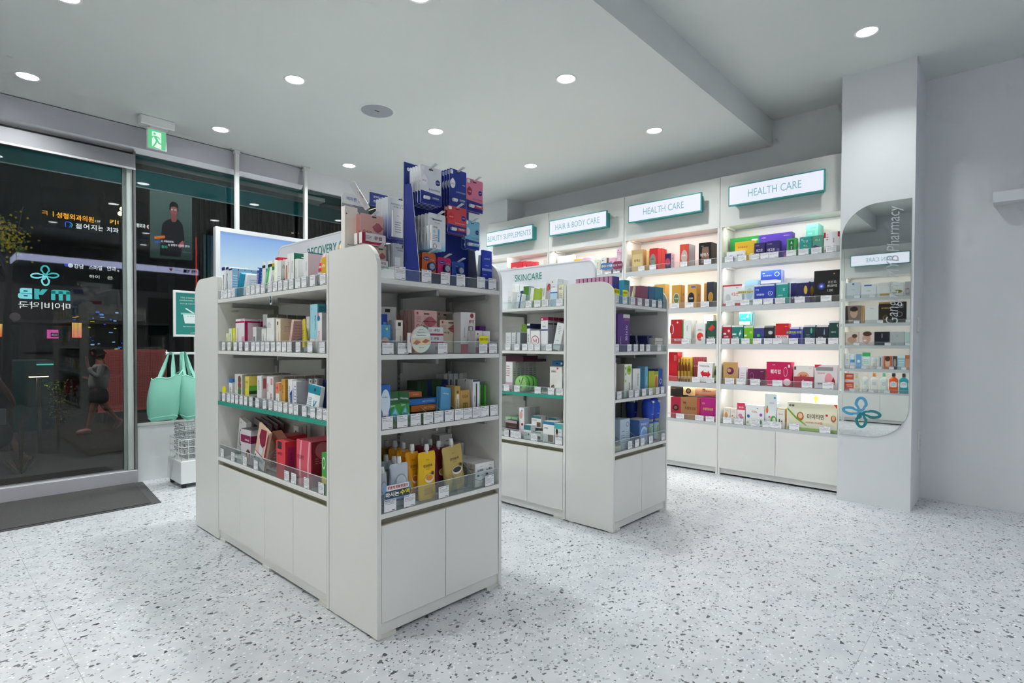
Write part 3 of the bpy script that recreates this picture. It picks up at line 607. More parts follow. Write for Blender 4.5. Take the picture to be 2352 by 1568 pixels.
# ---------------------------------------------------------------- dispensary behind the camera (reflected in the glass)
t = empty('dispensary_counter', (1.4, -2.3, 0), 0, 'white dispensary counter under a lit header, seen reflected in the door glass', 'counter')
b = MB(); b.box(0, -.5, 0, 3.2, 0, .95, LAM, .01); b.box(-.02, -.52, .95, 3.22, .03, .98, mat('4b4f50', .4), .004); b.build('counter_body', t)
t = empty('lit_header', (1.27, -2.3, 2.62), 0, 'long lavender lit header with shop logo, reflected in the storefront glass', 'sign'); b = MB(); b.box(0, -.9, 0, 2.95, -.01, .135, LAM, .003); b.build('header_box', t)
b = MB(); b.box(.01, -.01, .008, 2.94, .0, .127, mat('c9cdf4', .4, 0, 7.5)); b.box(-.004, -.88, .008, .0, -.02, .127, mat('c9cdf4', .4, 0, 6.5)); b.build('lit_face', t)
b = MB(); F = frame((2.94, .001, 0), (-1, 0, 0), (0, 0, 1)); brand_word(b, F, .03, .035, .26, .07, mat('1c4d52', .5), mat('1c4d52', .5)); b.prism([(.52, .035), (.56, .10), (.48, .10)], F, 0, .001, mat('e8683a', .5, 0, 1)); b.text('강남역 약국', F, .40, .07, .12, .035, mat('5a5c8a', .5), .001); b.build('lettering', t)
# ---------------------------------------------------------------- night street outside
b = MB(); ASP = mat('2b2b2d', .6, 0, 0, .35, .8); b.box(-8, 5.48, -.42, 16, 40, -.30, ASP); struct(b, 'pavement')
b = MB(); b.box(-8, 5.46, -.42, 16, 6.6, -.03, mat('343436', .6, 0, 0, .35, .5)); struct(b, 'doorstep')
b = MB(); b.box(-6, 30.03, -.3, 22, 32, 14, mat('2a2c2f', .6)); 
for i in range(9):
    for k in range(5): b.box(-5+i*2.9, 30.015, 1.2+k*2.4, -3+i*2.9, 30.03, 2.9+k*2.4, mat('15181b', .25))
tag(b.build('office_building'), 'dark office building across the street carrying lit clinic signs', 'building')
def sign3d(name, label, items, Y, col, e, depth=.04, loc=None):
    t = empty(name, (0, Y, 0), 0, label, 'sign', None)
    b = MB()
    for s, x0, x1, z0, z1, c in items:
        F = frame(((x0+x1)/2, -.02, (z0+z1)/2), (1, 0, 0), (0, 0, 1)); b.text(s, F, 0, 0, x1-x0, z1-z0, mat(c or col, .5, 0, e), 0, bold=.012, keep=False)
    b.build('lettering', t); b = MB(); b.box(items[0][1], .0, items[0][3]+.04, items[-1][2], .03, items[0][3]+.08, mat('1a1c1e', .5)); b.build('mounting_bar', t); return t
sign3d('clinic_sign', 'orange lit Korean plastic surgery letters high on the dark building', [('ㅋ', 3.72, 3.9, 6.48, 6.66, 'a8701a'), ('|', 4.07, 4.10, 6.46, 6.68, 'e09a20'), ('성형외과의원', 4.19, 5.46, 6.43, 6.68, None)], 30, 'ffa91f', 2.2)
sign3d('clinic_sign', 'small white lit 13F floor number beside orange letters', [('13F', 5.51, 5.71, 6.47, 6.56, None)], 30, 'f4f4f4', 1.2)
sign3d('clinic_sign', 'yellow and white lit clinic letters running behind the door stile', [('키다리', 6.03, 6.85, 6.48, 6.68, 'ffc81f'), ('정형외과', 6.95, 7.41, 6.49, 6.68, 'f2f2f2')], 30, 'ffffff', 1.8)
sign3d('clinic_sign', 'white lit Korean dental clinic letters under the orange letters', [('젊', 4.83, 5.03, 6.09, 6.31, None), ('어', 5.10, 5.30, 6.10, 6.33, None), ('지', 5.36, 5.56, 6.10, 6.34, None), ('는', 5.62, 5.80, 6.11, 6.34, None), ('치과의원', 5.93, 6.80, 6.11, 6.33, None)], 30, 'f4f8ff', 1.6)
t = sign3d('clinic_sign', 'white lit Korean eye clinic letters low on the building', [('강남', 4.76, 5.10, 4.37, 4.56, None), ('스마일', 5.28, 5.75, 4.37, 4.56, None), ('안과', 5.93, 6.26, 4.38, 4.58, None), ('의원', 6.3, 6.53, 4.36, 4.46, None)], 30, 'f4f8ff', 1.5)
b = MB(); b.lathe([(.001, 0), (.09, .01)], frame((4.64, -.03, 4.47), (1, 0, 0), (0, 0, 1)), mat('dfe4f4', .5, 0, 1.3), 20, cap=False); b.lathe([(.001, 0), (.07, .01)], frame((4.50, -.02, 4.48), (1, 0, 0), (0, 0, 1)), mat('4a4fd0', .5, 0, 1.3), 20, cap=False); b.build('round_logo', t)
sign3d('clinic_sign', 'small white lit letters under the eye clinic sign', [('하이', 5.28, 5.65, 4.0, 4.14, None), ('은', 5.93, 6.15, 4.0, 4.14, None)], 30, 'f0f0e4', 1.2)
t = empty('clinic_logo', (7.554, 29.97, 6.58), 0, 'round white lit logo with red dot at end of clinic sign', 'sign'); b = MB(); b.lathe([(.001, 0), (.1, .02)], frame((0, 0, 0), (1, 0, 0), (0, 0, 1)), mat('e8d4d8', .5, 0, 1.2), 20, cap=False); b.build('disc', t); b = MB(); b.lathe([(.001, 0), (.035, .02)], frame((-.03, -.021, -.01), (1, 0, 0), (0, 0, 1)), mat('d0202c', .5, 0, 1.5), 14, cap=False); b.build('red_dot', t)
t = empty('face_logo', (4.6, 29.97, 6.21), 0, 'blue and green neon outline logo of a face profile', 'sign'); b = MB()
b.tube([(-.12, 0, -.11), (-.12, 0, .06), (-.09, 0, .11), (0, 0, .11), (.06, 0, .07), (.08, 0, 0), (.04, 0, -.04), (.05, 0, -.09), (0, 0, -.11)], .012, mat('2a58ff', .5, 0, 2.5), 6); b.build('neon_tube', t)
b = MB(); b.tube([(.05, 0, .1), (.1, 0, .05), (.125, 0, -.02), (.09, 0, -.06), (.09, 0, -.11)], .010, mat('22c05a', .5, 0, 2), 6); b.build('neon_profile', t)
t = empty('street_lamp', (6.03, 28, 0), 0, 'street lamp with two glowing warm lamps beyond the door glass', 'lamp'); b = MB(); b.tube([(0, .1, -.3), (0, .1, 6.7)], .05, mat('26282a', .5), 8); b.build('pole', t)
for z, nm in ((6.82, 'lamp_head'), (6.62, 'lamp_head')):
    b = MB(); b.lathe([(.01, -.05), (.085, -.03), (.085, .03), (.01, .05)], frame((-.02 if z < 6.7 else .05, 0, z), (1, 0, 0), (0, 0, 1)), mat('ffd98a', .5, 0, 14), 14); b.build(nm, t)
# LED wall screen with presenter
t = empty('led_screen', (3.115, 12.3, 2.80), math.radians(-14), 'large outdoor LED screen showing a presenter in dark shirt above captions', 'screen')
b = MB(); b.box(-.02, .02, -.02, .72, .12, 1.34, mat('17181a', .5)); b.build('housing', t); b = MB(); b.box(.3, .04, -3.1, .4, .11, -.02, mat('17181a', .5)); b.build('support_post', t)
b = MB(); F = frame((0, .018, 0), (1, 0, 0), (0, 0, 1)); E1 = lambda c, e=.9: mat(c, .6, 0, e)
b.prism([(0, 0), (.70, 0), (.70, 1.32), (0, 1.32)], F, 0, .001, ramp_mat('screen_green', [(0, '26403c'), (1, '6a827e'), (.3, '3c5c56')], 'Z', .5, .9))
def sp(pts, c, k, e=.7): b.prism(pts, F, 0, k, E1(c, e))
sp([(.16, .05), (.16, .30), (.20, .66), (.26, .74), (.36, .80), (.47, .78), (.54, .68), (.57, .40), (.52, .22), (.50, .05)], '1d1d26', .0016, .5)
sp([(.345, .92), (.345, .76), (.37, .72), (.42, .73), (.44, .77), (.44, .92)], 'a8555c', .002)
sp([(.335+.055+.062*math.cos(a), .955+.105*math.sin(a)) for a in [i*PI/10 for i in range(20)]], 'c0686c', .0024)
sp([(.315, .96), (.32, 1.06), (.36, 1.12), (.42, 1.12), (.465, 1.07), (.47, .96), (.452, .92), (.45, 1.0), (.40, 1.03), (.345, 1.01), (.335, .94)], '18161a', .003, .4)
for cx in (.362, .418): b.prism([(cx+.022*math.cos(i*PI/8), .965+.016*math.sin(i*PI/8)) for i in range(16)], F, 0, .0036, E1('d8c8cc', .8))
sp([(.36, .885), (.42, .885), (.41, .875), (.37, .875)], '7a2a34', .003); sp([(.48, .22), (.47, .30), (.50, .34), (.54, .38), (.56, .33), (.54, .26)], 'c86a78', .003)
sp([(.07, .365), (.24, .395), (.24, .445), (.07, .415)], 'f07a20', .003, 1.2); b.text('가장 중요한 원칙', F, .155, .405, .15, .03, E1('202020', .2), .005)
b.text('보험사', F, .12, .31, .10, .055, E1('3f5cd8', 1.6), .005, bold=.02); b.text('는 사람신호만,', F, .285, .335, .21, .05, E1('e8e4f4', 1.3), .005, bold=.02)
b.text('환자', F, .235, .225, .10, .055, E1('2fae88', 1.2), .005, bold=.02); b.text('는 보행자 신호만 본다!', F, .475, .275, .36, .055, E1('eeeaf6', 1.3), .005, bold=.02); b.text('사회교사 김보영', F, .60, .155, .14, .035, E1('9a9aa0', .8), .005)
b.build('screen', t)
# corrugated brown building with teal shutter
t = empty('cladded_building', (4.45, 14, -.3), 0, 'brown corrugated building front with teal shutter behind the lit panel', 'building')
b = MB(); b.box(0, .1, 0, 4.4, 3, 5.6, mat('2c2422', .7))
for i in range(40): b.box(.02+i*.11, .04, 0, .07+i*.11, .1, 5.6, mat('4a3935', .65))
b.build('cladding', t); b = MB(); b.box(.10, 0, 0, .95, .04, 4.02, mat('12100f', .6)); TS = mat('2c6a78', .5, 0, .12)
for i in range(9): b.box(.16+i*.085, -.02, 0, .21+i*.085, .0, 3.98, TS)
b.box(.16, -.0, 0, .92, .01, 3.98, mat('1d4450', .5, 0, .1)); b.build('shutter', t); b = MB(); b.box(0, -.01, 0, .025, .02, 3.9, mat('c0381c', .5, 0, .8)); b.build('red_light_edge', t)
# red perforated barrier panel
t = empty('red_barrier', (2.28, 12.3, -.12), 0, 'red perforated metal barrier panel standing in the street', 'barrier'); RD = mat('f08482', .5)
b = MB(); b.box(0, 0, 0, 1.10, .03, 1.155, RD, .004); b.box(1.075, -.012, 0, 1.10, 0, 1.155, RD)
HD = mat('3a1416', .8)
for i in range(38):
    for k in range(36): b.box(.05+i*.0268, -.0012, .06+k*.0295, .058+i*.0268, -.0002, .069+k*.0295, HD)
b.build('perforated_panel', t)
for x in (.08, 1.0): q = MB(); q.box(x, .0, -.18, x+.04, .3, 0, DARK); q.build('leg', t)
# bench / planter, bollard lamp, shrub, grass
t = empty('planter_box', (1.10, 12, -.3), 0, 'dark teal planter box lit along its rim outside the door', 'planter'); b = MB(); b.box(0, 0, 0, .52, .9, 1.16, mat('153f42', .5), .01); b.build('box_body', t); b = MB(); b.box(.30, -.012, 1.08, .52, 0, 1.10, mat('4fe0d0', .5, 0, .9)); b.build('rim_light', t)
t = empty('bollard_light', (1.13, 9.5, -.3), 0, 'bollard lamp with a thin warm light bar on top', 'lamp'); b = MB(); b.box(-.02, -.02, 0, .02, .02, .99, mat('5b5a52', .5)); b.build('post', t); b = MB(); b.box(-.098, -.02, 1.0, .098, .02, 1.012, mat('ffdfae', .5, 0, 6)); b.build('light_bar', t)
b = MB(); b.box(-.10, -.025, 1.012, .10, .025, 1.02, DARK); b.build('cap', t); lamp('bar_lamp', t, (0, 0, .985), 1.2, (1, .78, .45), 'RECTANGLE', .18, .04)
def leafy(name, loc, label, cat, n, w_, h, c, stem, thin=False):
    r = random.Random(n); t = empty(name, loc, 0, label, cat); b = MB()
    for i in range(n):
        x, y, z = r.gauss(0, w_*.38), r.gauss(0, w_*.3), h*(.35+.6*r.random()); a = r.random()*6.28; L = .035 if not thin else .25
        d = Vector((math.cos(a), math.sin(a), r.uniform(-.3, .9 if not thin else 2))).normalized(); s = d.cross(Vector((0, 0, 1))).normalized()*L*(.28 if not thin else .02)
        p = Vector((x, y, z)) if not thin else Vector((x*.2, y*.2, .02)); q = p+d*L
        b.add([p, p+d*L*.5+s, q, p+d*L*.5-s], [(0, 1, 2, 3)], mat(r.choice(c), .6))
    b.build('foliage', t); b = MB()
    for i in range(4): b.tube([(0, 0, 0), (r.uniform(-.1, .1)*w_, 0, h*.5), (r.uniform(-.4, .4)*w_, 0, h*.8)], [.008, .006, .003], mat(stem, .8), 5)
    b.build('stem', t)
leafy('shrub', (1.34, 9.62, -.3), 'small bright green shrub lit beside the bollard lamp', 'plant', 260, .20, 1.0, ('7f9a22', '5c7a1e', '3f5a1a', '8fae2c'), '4a3d22')
leafy('ornamental_grass', (.80, 8.0, -.3), 'dry ornamental grass tuft outside the door glass', 'plant', 70, .25, .9, ('6f5c3a', '8a744a', '4f4a30'), '5a4a30', True)
t = empty('street_tree', (.85, 10, -.3), 0, 'street tree with yellow lit leaves at the edge of the door glass', 'tree'); b = MB(); r = random.Random(5)
b.tube([(0, 0, 0), (.02, 0, 1.6), (.05, 0, 2.7)], [.07, .05, .03], mat('211d18', .9), 8)
for a in ((.2, 3.0), (-.2, 2.9), (.12, 2.4), (-.25, 2.3)): b.tube([(.04, 0, 2.3), (a[0], 0, a[1]+.3)], [.02, .008], mat('211d18', .9), 5)
b.build('trunk', t); b = MB()
for i in range(420):
    p = Vector((r.gauss(-.02, .12), r.gauss(0, .1), 2.85+r.gauss(0, .13))); a = r.random()*6.28; d = Vector((math.cos(a), .2, math.sin(a)))*.036; s = d.cross(Vector((0, 1, 0)))*.4
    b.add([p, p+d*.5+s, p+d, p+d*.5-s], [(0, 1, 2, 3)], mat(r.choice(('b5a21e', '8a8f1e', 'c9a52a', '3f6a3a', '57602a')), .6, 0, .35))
b.build('foliage', t)
# shop fronts with neon
for x0, x1, z0, z1, c, l, tx in ((1.80, 1.97, 1.24, 1.41, 'e04fa8', 'pink lit neon sign with reversed letters beyond the door', 'ЯOX'), (2.19, 2.34, 1.26, 1.56, 'ff8a7a', 'pink and yellow striped lit window beyond the door', None),
    (.98, 1.24, 1.26, 1.50, 'ff5a2a', 'orange lit shop window at the left frame edge', None)):
    t = empty('shop_sign', (x0, 14, z0), 0, l, 'sign'); b = MB(); b.box(0, 0, 0, x1-x0, .05, z1-z0, ramp_mat('lit_'+c, [(0, c), (1, 'ffd070' if tx is None else c)], 'Z', .5, 1.3)); b.build('lit_face', t)
    b = MB()
    if tx: b.box(.05, -.01, .03, .165, .0, .11, '1a1420'); b.text(tx, frame((0, -.012, 0), (1, 0, 0), (0, 0, 1)), .107, .07, .09, .05, mat('c8c8d8', .5, 0, 1), .001)
    else:
        for i in range(7): b.box(.01+i*(x1-x0)/7, -.006, 0, .013+i*(x1-x0)/7, 0, z1-z0, '8a2a3a')
    b.build('sign_pattern', t)
t = empty('retail_building', (2.1, 14.2, -.3), 0, 'dark shop front with small blue and yellow lights across the street', 'building'); b = MB(); b.box(-1.6, .0, 0, 2.3, .4, 2.6, mat('202224', .6))
for i in range(4): b.box(-1.4+i*.95, -.02, .1, -.7+i*.95, 0, 1.8, mat('0e1012', .2))
b.box(-1.6, -.1, 1.85, 2.3, 0, 1.90, mat('3a3c3e', .5)); b.build('facade', t); b = MB(); r = random.Random(3)
for i in range(26):
    x, z = r.uniform(.05, 1.35), r.uniform(1.3, 2.15); c = r.choice(('3f6fd0', '7ab0f0', '2a45c0', '9ac0ff')) if i % 5 else 'd0c030'; b.box(x, -.12, z, x+r.uniform(.02, .07), -.11, z+r.uniform(.01, .03), mat(c, .5, 0, .9))
b.build('small_lights', t)
# awning over the storefront
t = empty('awning', (0, 0, 0), 0, 'teal fabric awning folded out over the storefront', 'awning'); AW = mat('1f6a6e', .75, 0, 0, .2, .3)
b = MB(); b.prism([(5.50, 3.20), (6.42, 2.93), (6.42, 2.915), (5.50, 3.185)], frame((-1.5, 0, 0), (0, 1, 0), (0, 0, 1)), 0, 6.0, AW); b.build('fabric_roof', t)
b = MB(); b.box(-1.5, 6.40, 2.69, 4.5, 6.405, 2.93, AW); b.box(-1.5, 6.395, 2.683, 4.5, 6.41, 2.692, 'b9c4c6'); b.build('valance', t)
b = MB(); b.tube([(-1.5, 6.36, 2.865), (4.5, 6.36, 2.865)], .022, mat('8fa2a4', .4), 8); b.build('front_bar', t)
for x, d in ((.5, .9), (3.0, 1.1)):
    b = MB(); b.box(x-.04, 5.6, 2.80, x+.10, 5.75, 2.86, '6b7c7c', .004); b.tube([(x, 5.66, 2.85), (x+d, 5.95, 2.82), (x+.4, 6.34, 2.85)], .022, mat('5d6c6c', .45), 8); b.build('folding_arm', t)
# added lights: a strip that brightens the awning, two unseen ones for the street
t = empty('added_awning_light', (1.8, 5.62, 2.66), 0, 'added linear light under the awning, brightening its teal fabric', 'lamp'); b = MB(); b.box(-1.2, -.15, 0, 1.2, .02, .04, 'c9cccc', .003); b.build('housing', t)
lamp('added_awning_lamp', t, (0, 0, .06), 7, (.85, .95, 1), 'RECTANGLE', 2.3, .03, (math.radians(120), 0, 0))
for x, y, l in ((.35, 10.6, 'added unseen light left of the door view'), (6.6, 10.0, 'added unseen light right of the window view')):  # unseen masts added to light the red barrier and the walkers
    t = empty('added_street_light', (x, y, -.3), 0, l+' above the pavement', 'lamp'); b = MB(); b.tube([(0, 0, 0), (0, 0, 4.6)], .05, DARK, 8); b.box(-.3, -.1, 4.6, .3, .1, 4.68, DARK, .01); b.build('mast', t)
    lamp('luminaire', t, (0, 0, 4.55), 130, (1, .84, .80), 'RECTANGLE', .5, .15)
# ---------------------------------------------------------------- people outside
def skin(name, J, E, parent, m, sub=2):
    me = bpy.data.meshes.new(name); me.from_pydata([j[:3] for j in J], E, []); me.materials.append(mat(m, .7)); o = bpy.data.objects.new(name, me); COL.objects.link(o); o.parent = parent
    s = o.modifiers.new('s', 'SKIN'); s.use_smooth_shade = True
    for i, j in enumerate(J): me.skin_vertices[0].data[i].radius = (j[3], j[4] if len(j) > 4 else j[3]); me.skin_vertices[0].data[i].use_root = (i == 0)
    q = o.modifiers.new('d', 'SUBSURF'); q.levels = sub; q.render_levels = sub; return o
t = empty('person', (2.02, 11.0, -.3), 0, 'person in grey hoodie, dark skirt and pink shoes walking past, hands raised', 'person')
J = [(0, 0, .66, .09), (.02, 0, .82, .08), (.06, 0, 1.0, .09), (.06, 0, 1.12, .09), (.03, 0, 1.2, .04), (-.005, 0, 1.27, .062, .07), (-.02, 0, 1.34, .055, .062),
 (.0, -.06, .60, .075), (-.06, -.07, .38, .052), (-.12, -.07, .10, .034), (-.14, -.07, .05, .035), (-.24, -.08, .03, .026),
 (.05, .07, .60, .075), (.12, .07, .42, .052), (.26, .07, .22, .036), (.30, .07, .17, .034), (.27, .07, .07, .026),
 (.04, -.13, 1.08, .045), (.0, -.17, .90, .036), (-.10, -.14, .98, .028), (-.14, -.12, 1.12, .022), (-.15, -.12, 1.19, .018), (-.165, -.12, 1.225, .009),
 (.08, .13, 1.08, .045), (.10, .17, .88, .036), (-.02, .15, .84, .028), (-.10, .12, .88, .022), (-.14, .11, .90, .016), (-.165, .11, .905, .009),
 (-.13, -.135, 1.21, .009), (-.15, -.15, 1.235, .007), (-.15, -.10, 1.24, .007), (-.135, -.11, 1.245, .007)]
E_ = [(0, 1), (1, 2), (2, 3), (3, 4), (4, 5), (5, 6), (0, 7), (7, 8), (8, 9), (9, 10), (10, 11), (0, 12), (12, 13), (13, 14), (14, 15), (15, 16), (3, 17), (17, 18), (18, 19), (19, 20), (20, 21), (21, 22), (3, 23), (23, 24), (24, 25), (25, 26), (26, 27), (27, 28), (20, 29), (21, 30), (21, 31), (21, 32)]
skin('body', J, E_, t, 'a8705f')
skin('hoodie', [(.02, 0, .66, .13, .15), (.03, 0, .85, .135, .15), (.06, 0, 1.02, .14, .15), (.06, 0, 1.13, .11), (.04, -.13, 1.09, .058), (.0, -.17, .91, .048), (-.09, -.14, .98, .038), (-.12, -.13, 1.07, .034), (.08, .13, 1.09, .058), (.10, .17, .89, .048), (-.01, .15, .85, .04), (-.07, .13, .87, .034)], [(0, 1), (1, 2), (2, 3), (3, 4), (4, 5), (5, 6), (6, 7), (3, 8), (8, 9), (9, 10), (10, 11)], t, 'b4b4ba')
skin('skirt', [(.02, 0, .74, .14, .16), (.02, 0, .60, .155, .18), (.02, 0, .45, .17, .19)], [(0, 1), (1, 2)], t, '1d1d24')
skin('hair', [(.035, 0, 1.33, .075), (.06, 0, 1.26, .06), (.075, 0, 1.17, .045), (.0, 0, 1.375, .05)], [(0, 1), (1, 2), (0, 3)], t, '0d0c0e')
for q in ([(-.08, -.07, .06, .055), (-.18, -.075, .045, .05), (-.28, -.08, .03, .036)], [(.345, .07, .20, .055), (.31, .07, .12, .05), (.26, .07, .03, .036)]): skin('shoe', q, [(0, 1), (1, 2)], t, 'd88f98')
b = MB(); b.box(-.185, -.15, 1.20, -.175, -.10, 1.31, DARK, .003); b.build('phone', t)
t = empty('person', (.47, 8.9, -.3), 0, 'person in long dark dress with a white bag, cut by left frame edge', 'person')
skin('body', [(0, 0, .85, .11), (-.03, 0, 1.05, .10), (-.06, 0, 1.25, .12), (-.06, 0, 1.36, .09), (-.06, 0, 1.45, .042), (-.05, 0, 1.53, .07, .08), (-.05, 0, 1.61, .06, .07), (.10, .05, .65, .07), (.28, .06, .38, .05), (.42, .06, .10, .035), (.46, .06, .05, .028), (.52, .05, .02, .022), (-.05, -.07, .62, .07), (-.08, -.07, .35, .05), (-.12, -.07, .08, .035), (-.02, -.08, .03, .028),
 (.02, -.14, 1.3, .05), (.16, -.16, 1.08, .042), (.30, -.15, .84, .032), (.34, -.14, .74, .026), (.35, -.14, .69, .012), (-.14, .14, 1.3, .05), (-.18, .18, 1.05, .042), (-.10, .2, .82, .03), (-.06, .2, .74, .02)],
 [(0, 1), (1, 2), (2, 3), (3, 4), (4, 5), (5, 6), (0, 7), (7, 8), (8, 9), (9, 10), (10, 11), (0, 12), (12, 13), (13, 14), (14, 15), (3, 16), (16, 17), (17, 18), (18, 19), (19, 20), (3, 21), (21, 22), (22, 23), (23, 24)], t, '9c7260')
skin('dress', [(-.06, 0, 1.33, .14), (-.03, 0, 1.05, .115), (.02, 0, .8, .16), (.13, 0, .45, .20), (.24, 0, .17, .20)], [(0, 1), (1, 2), (2, 3), (3, 4)], t, '15171b')
skin('hair', [(-.09, 0, 1.60, .085), (-.12, 0, 1.48, .07), (-.13, 0, 1.33, .06)], [(0, 1), (1, 2)], t, '0d0c0e')
b = MB(); b.loft([[(.20+.07*math.cos(i*PI/6), -.2+.03*math.sin(i*PI/6), z) for i in range(12)] for z in (.50, .60, .68)], mat('9a9ca2', .6)); b.build('handbag', t)
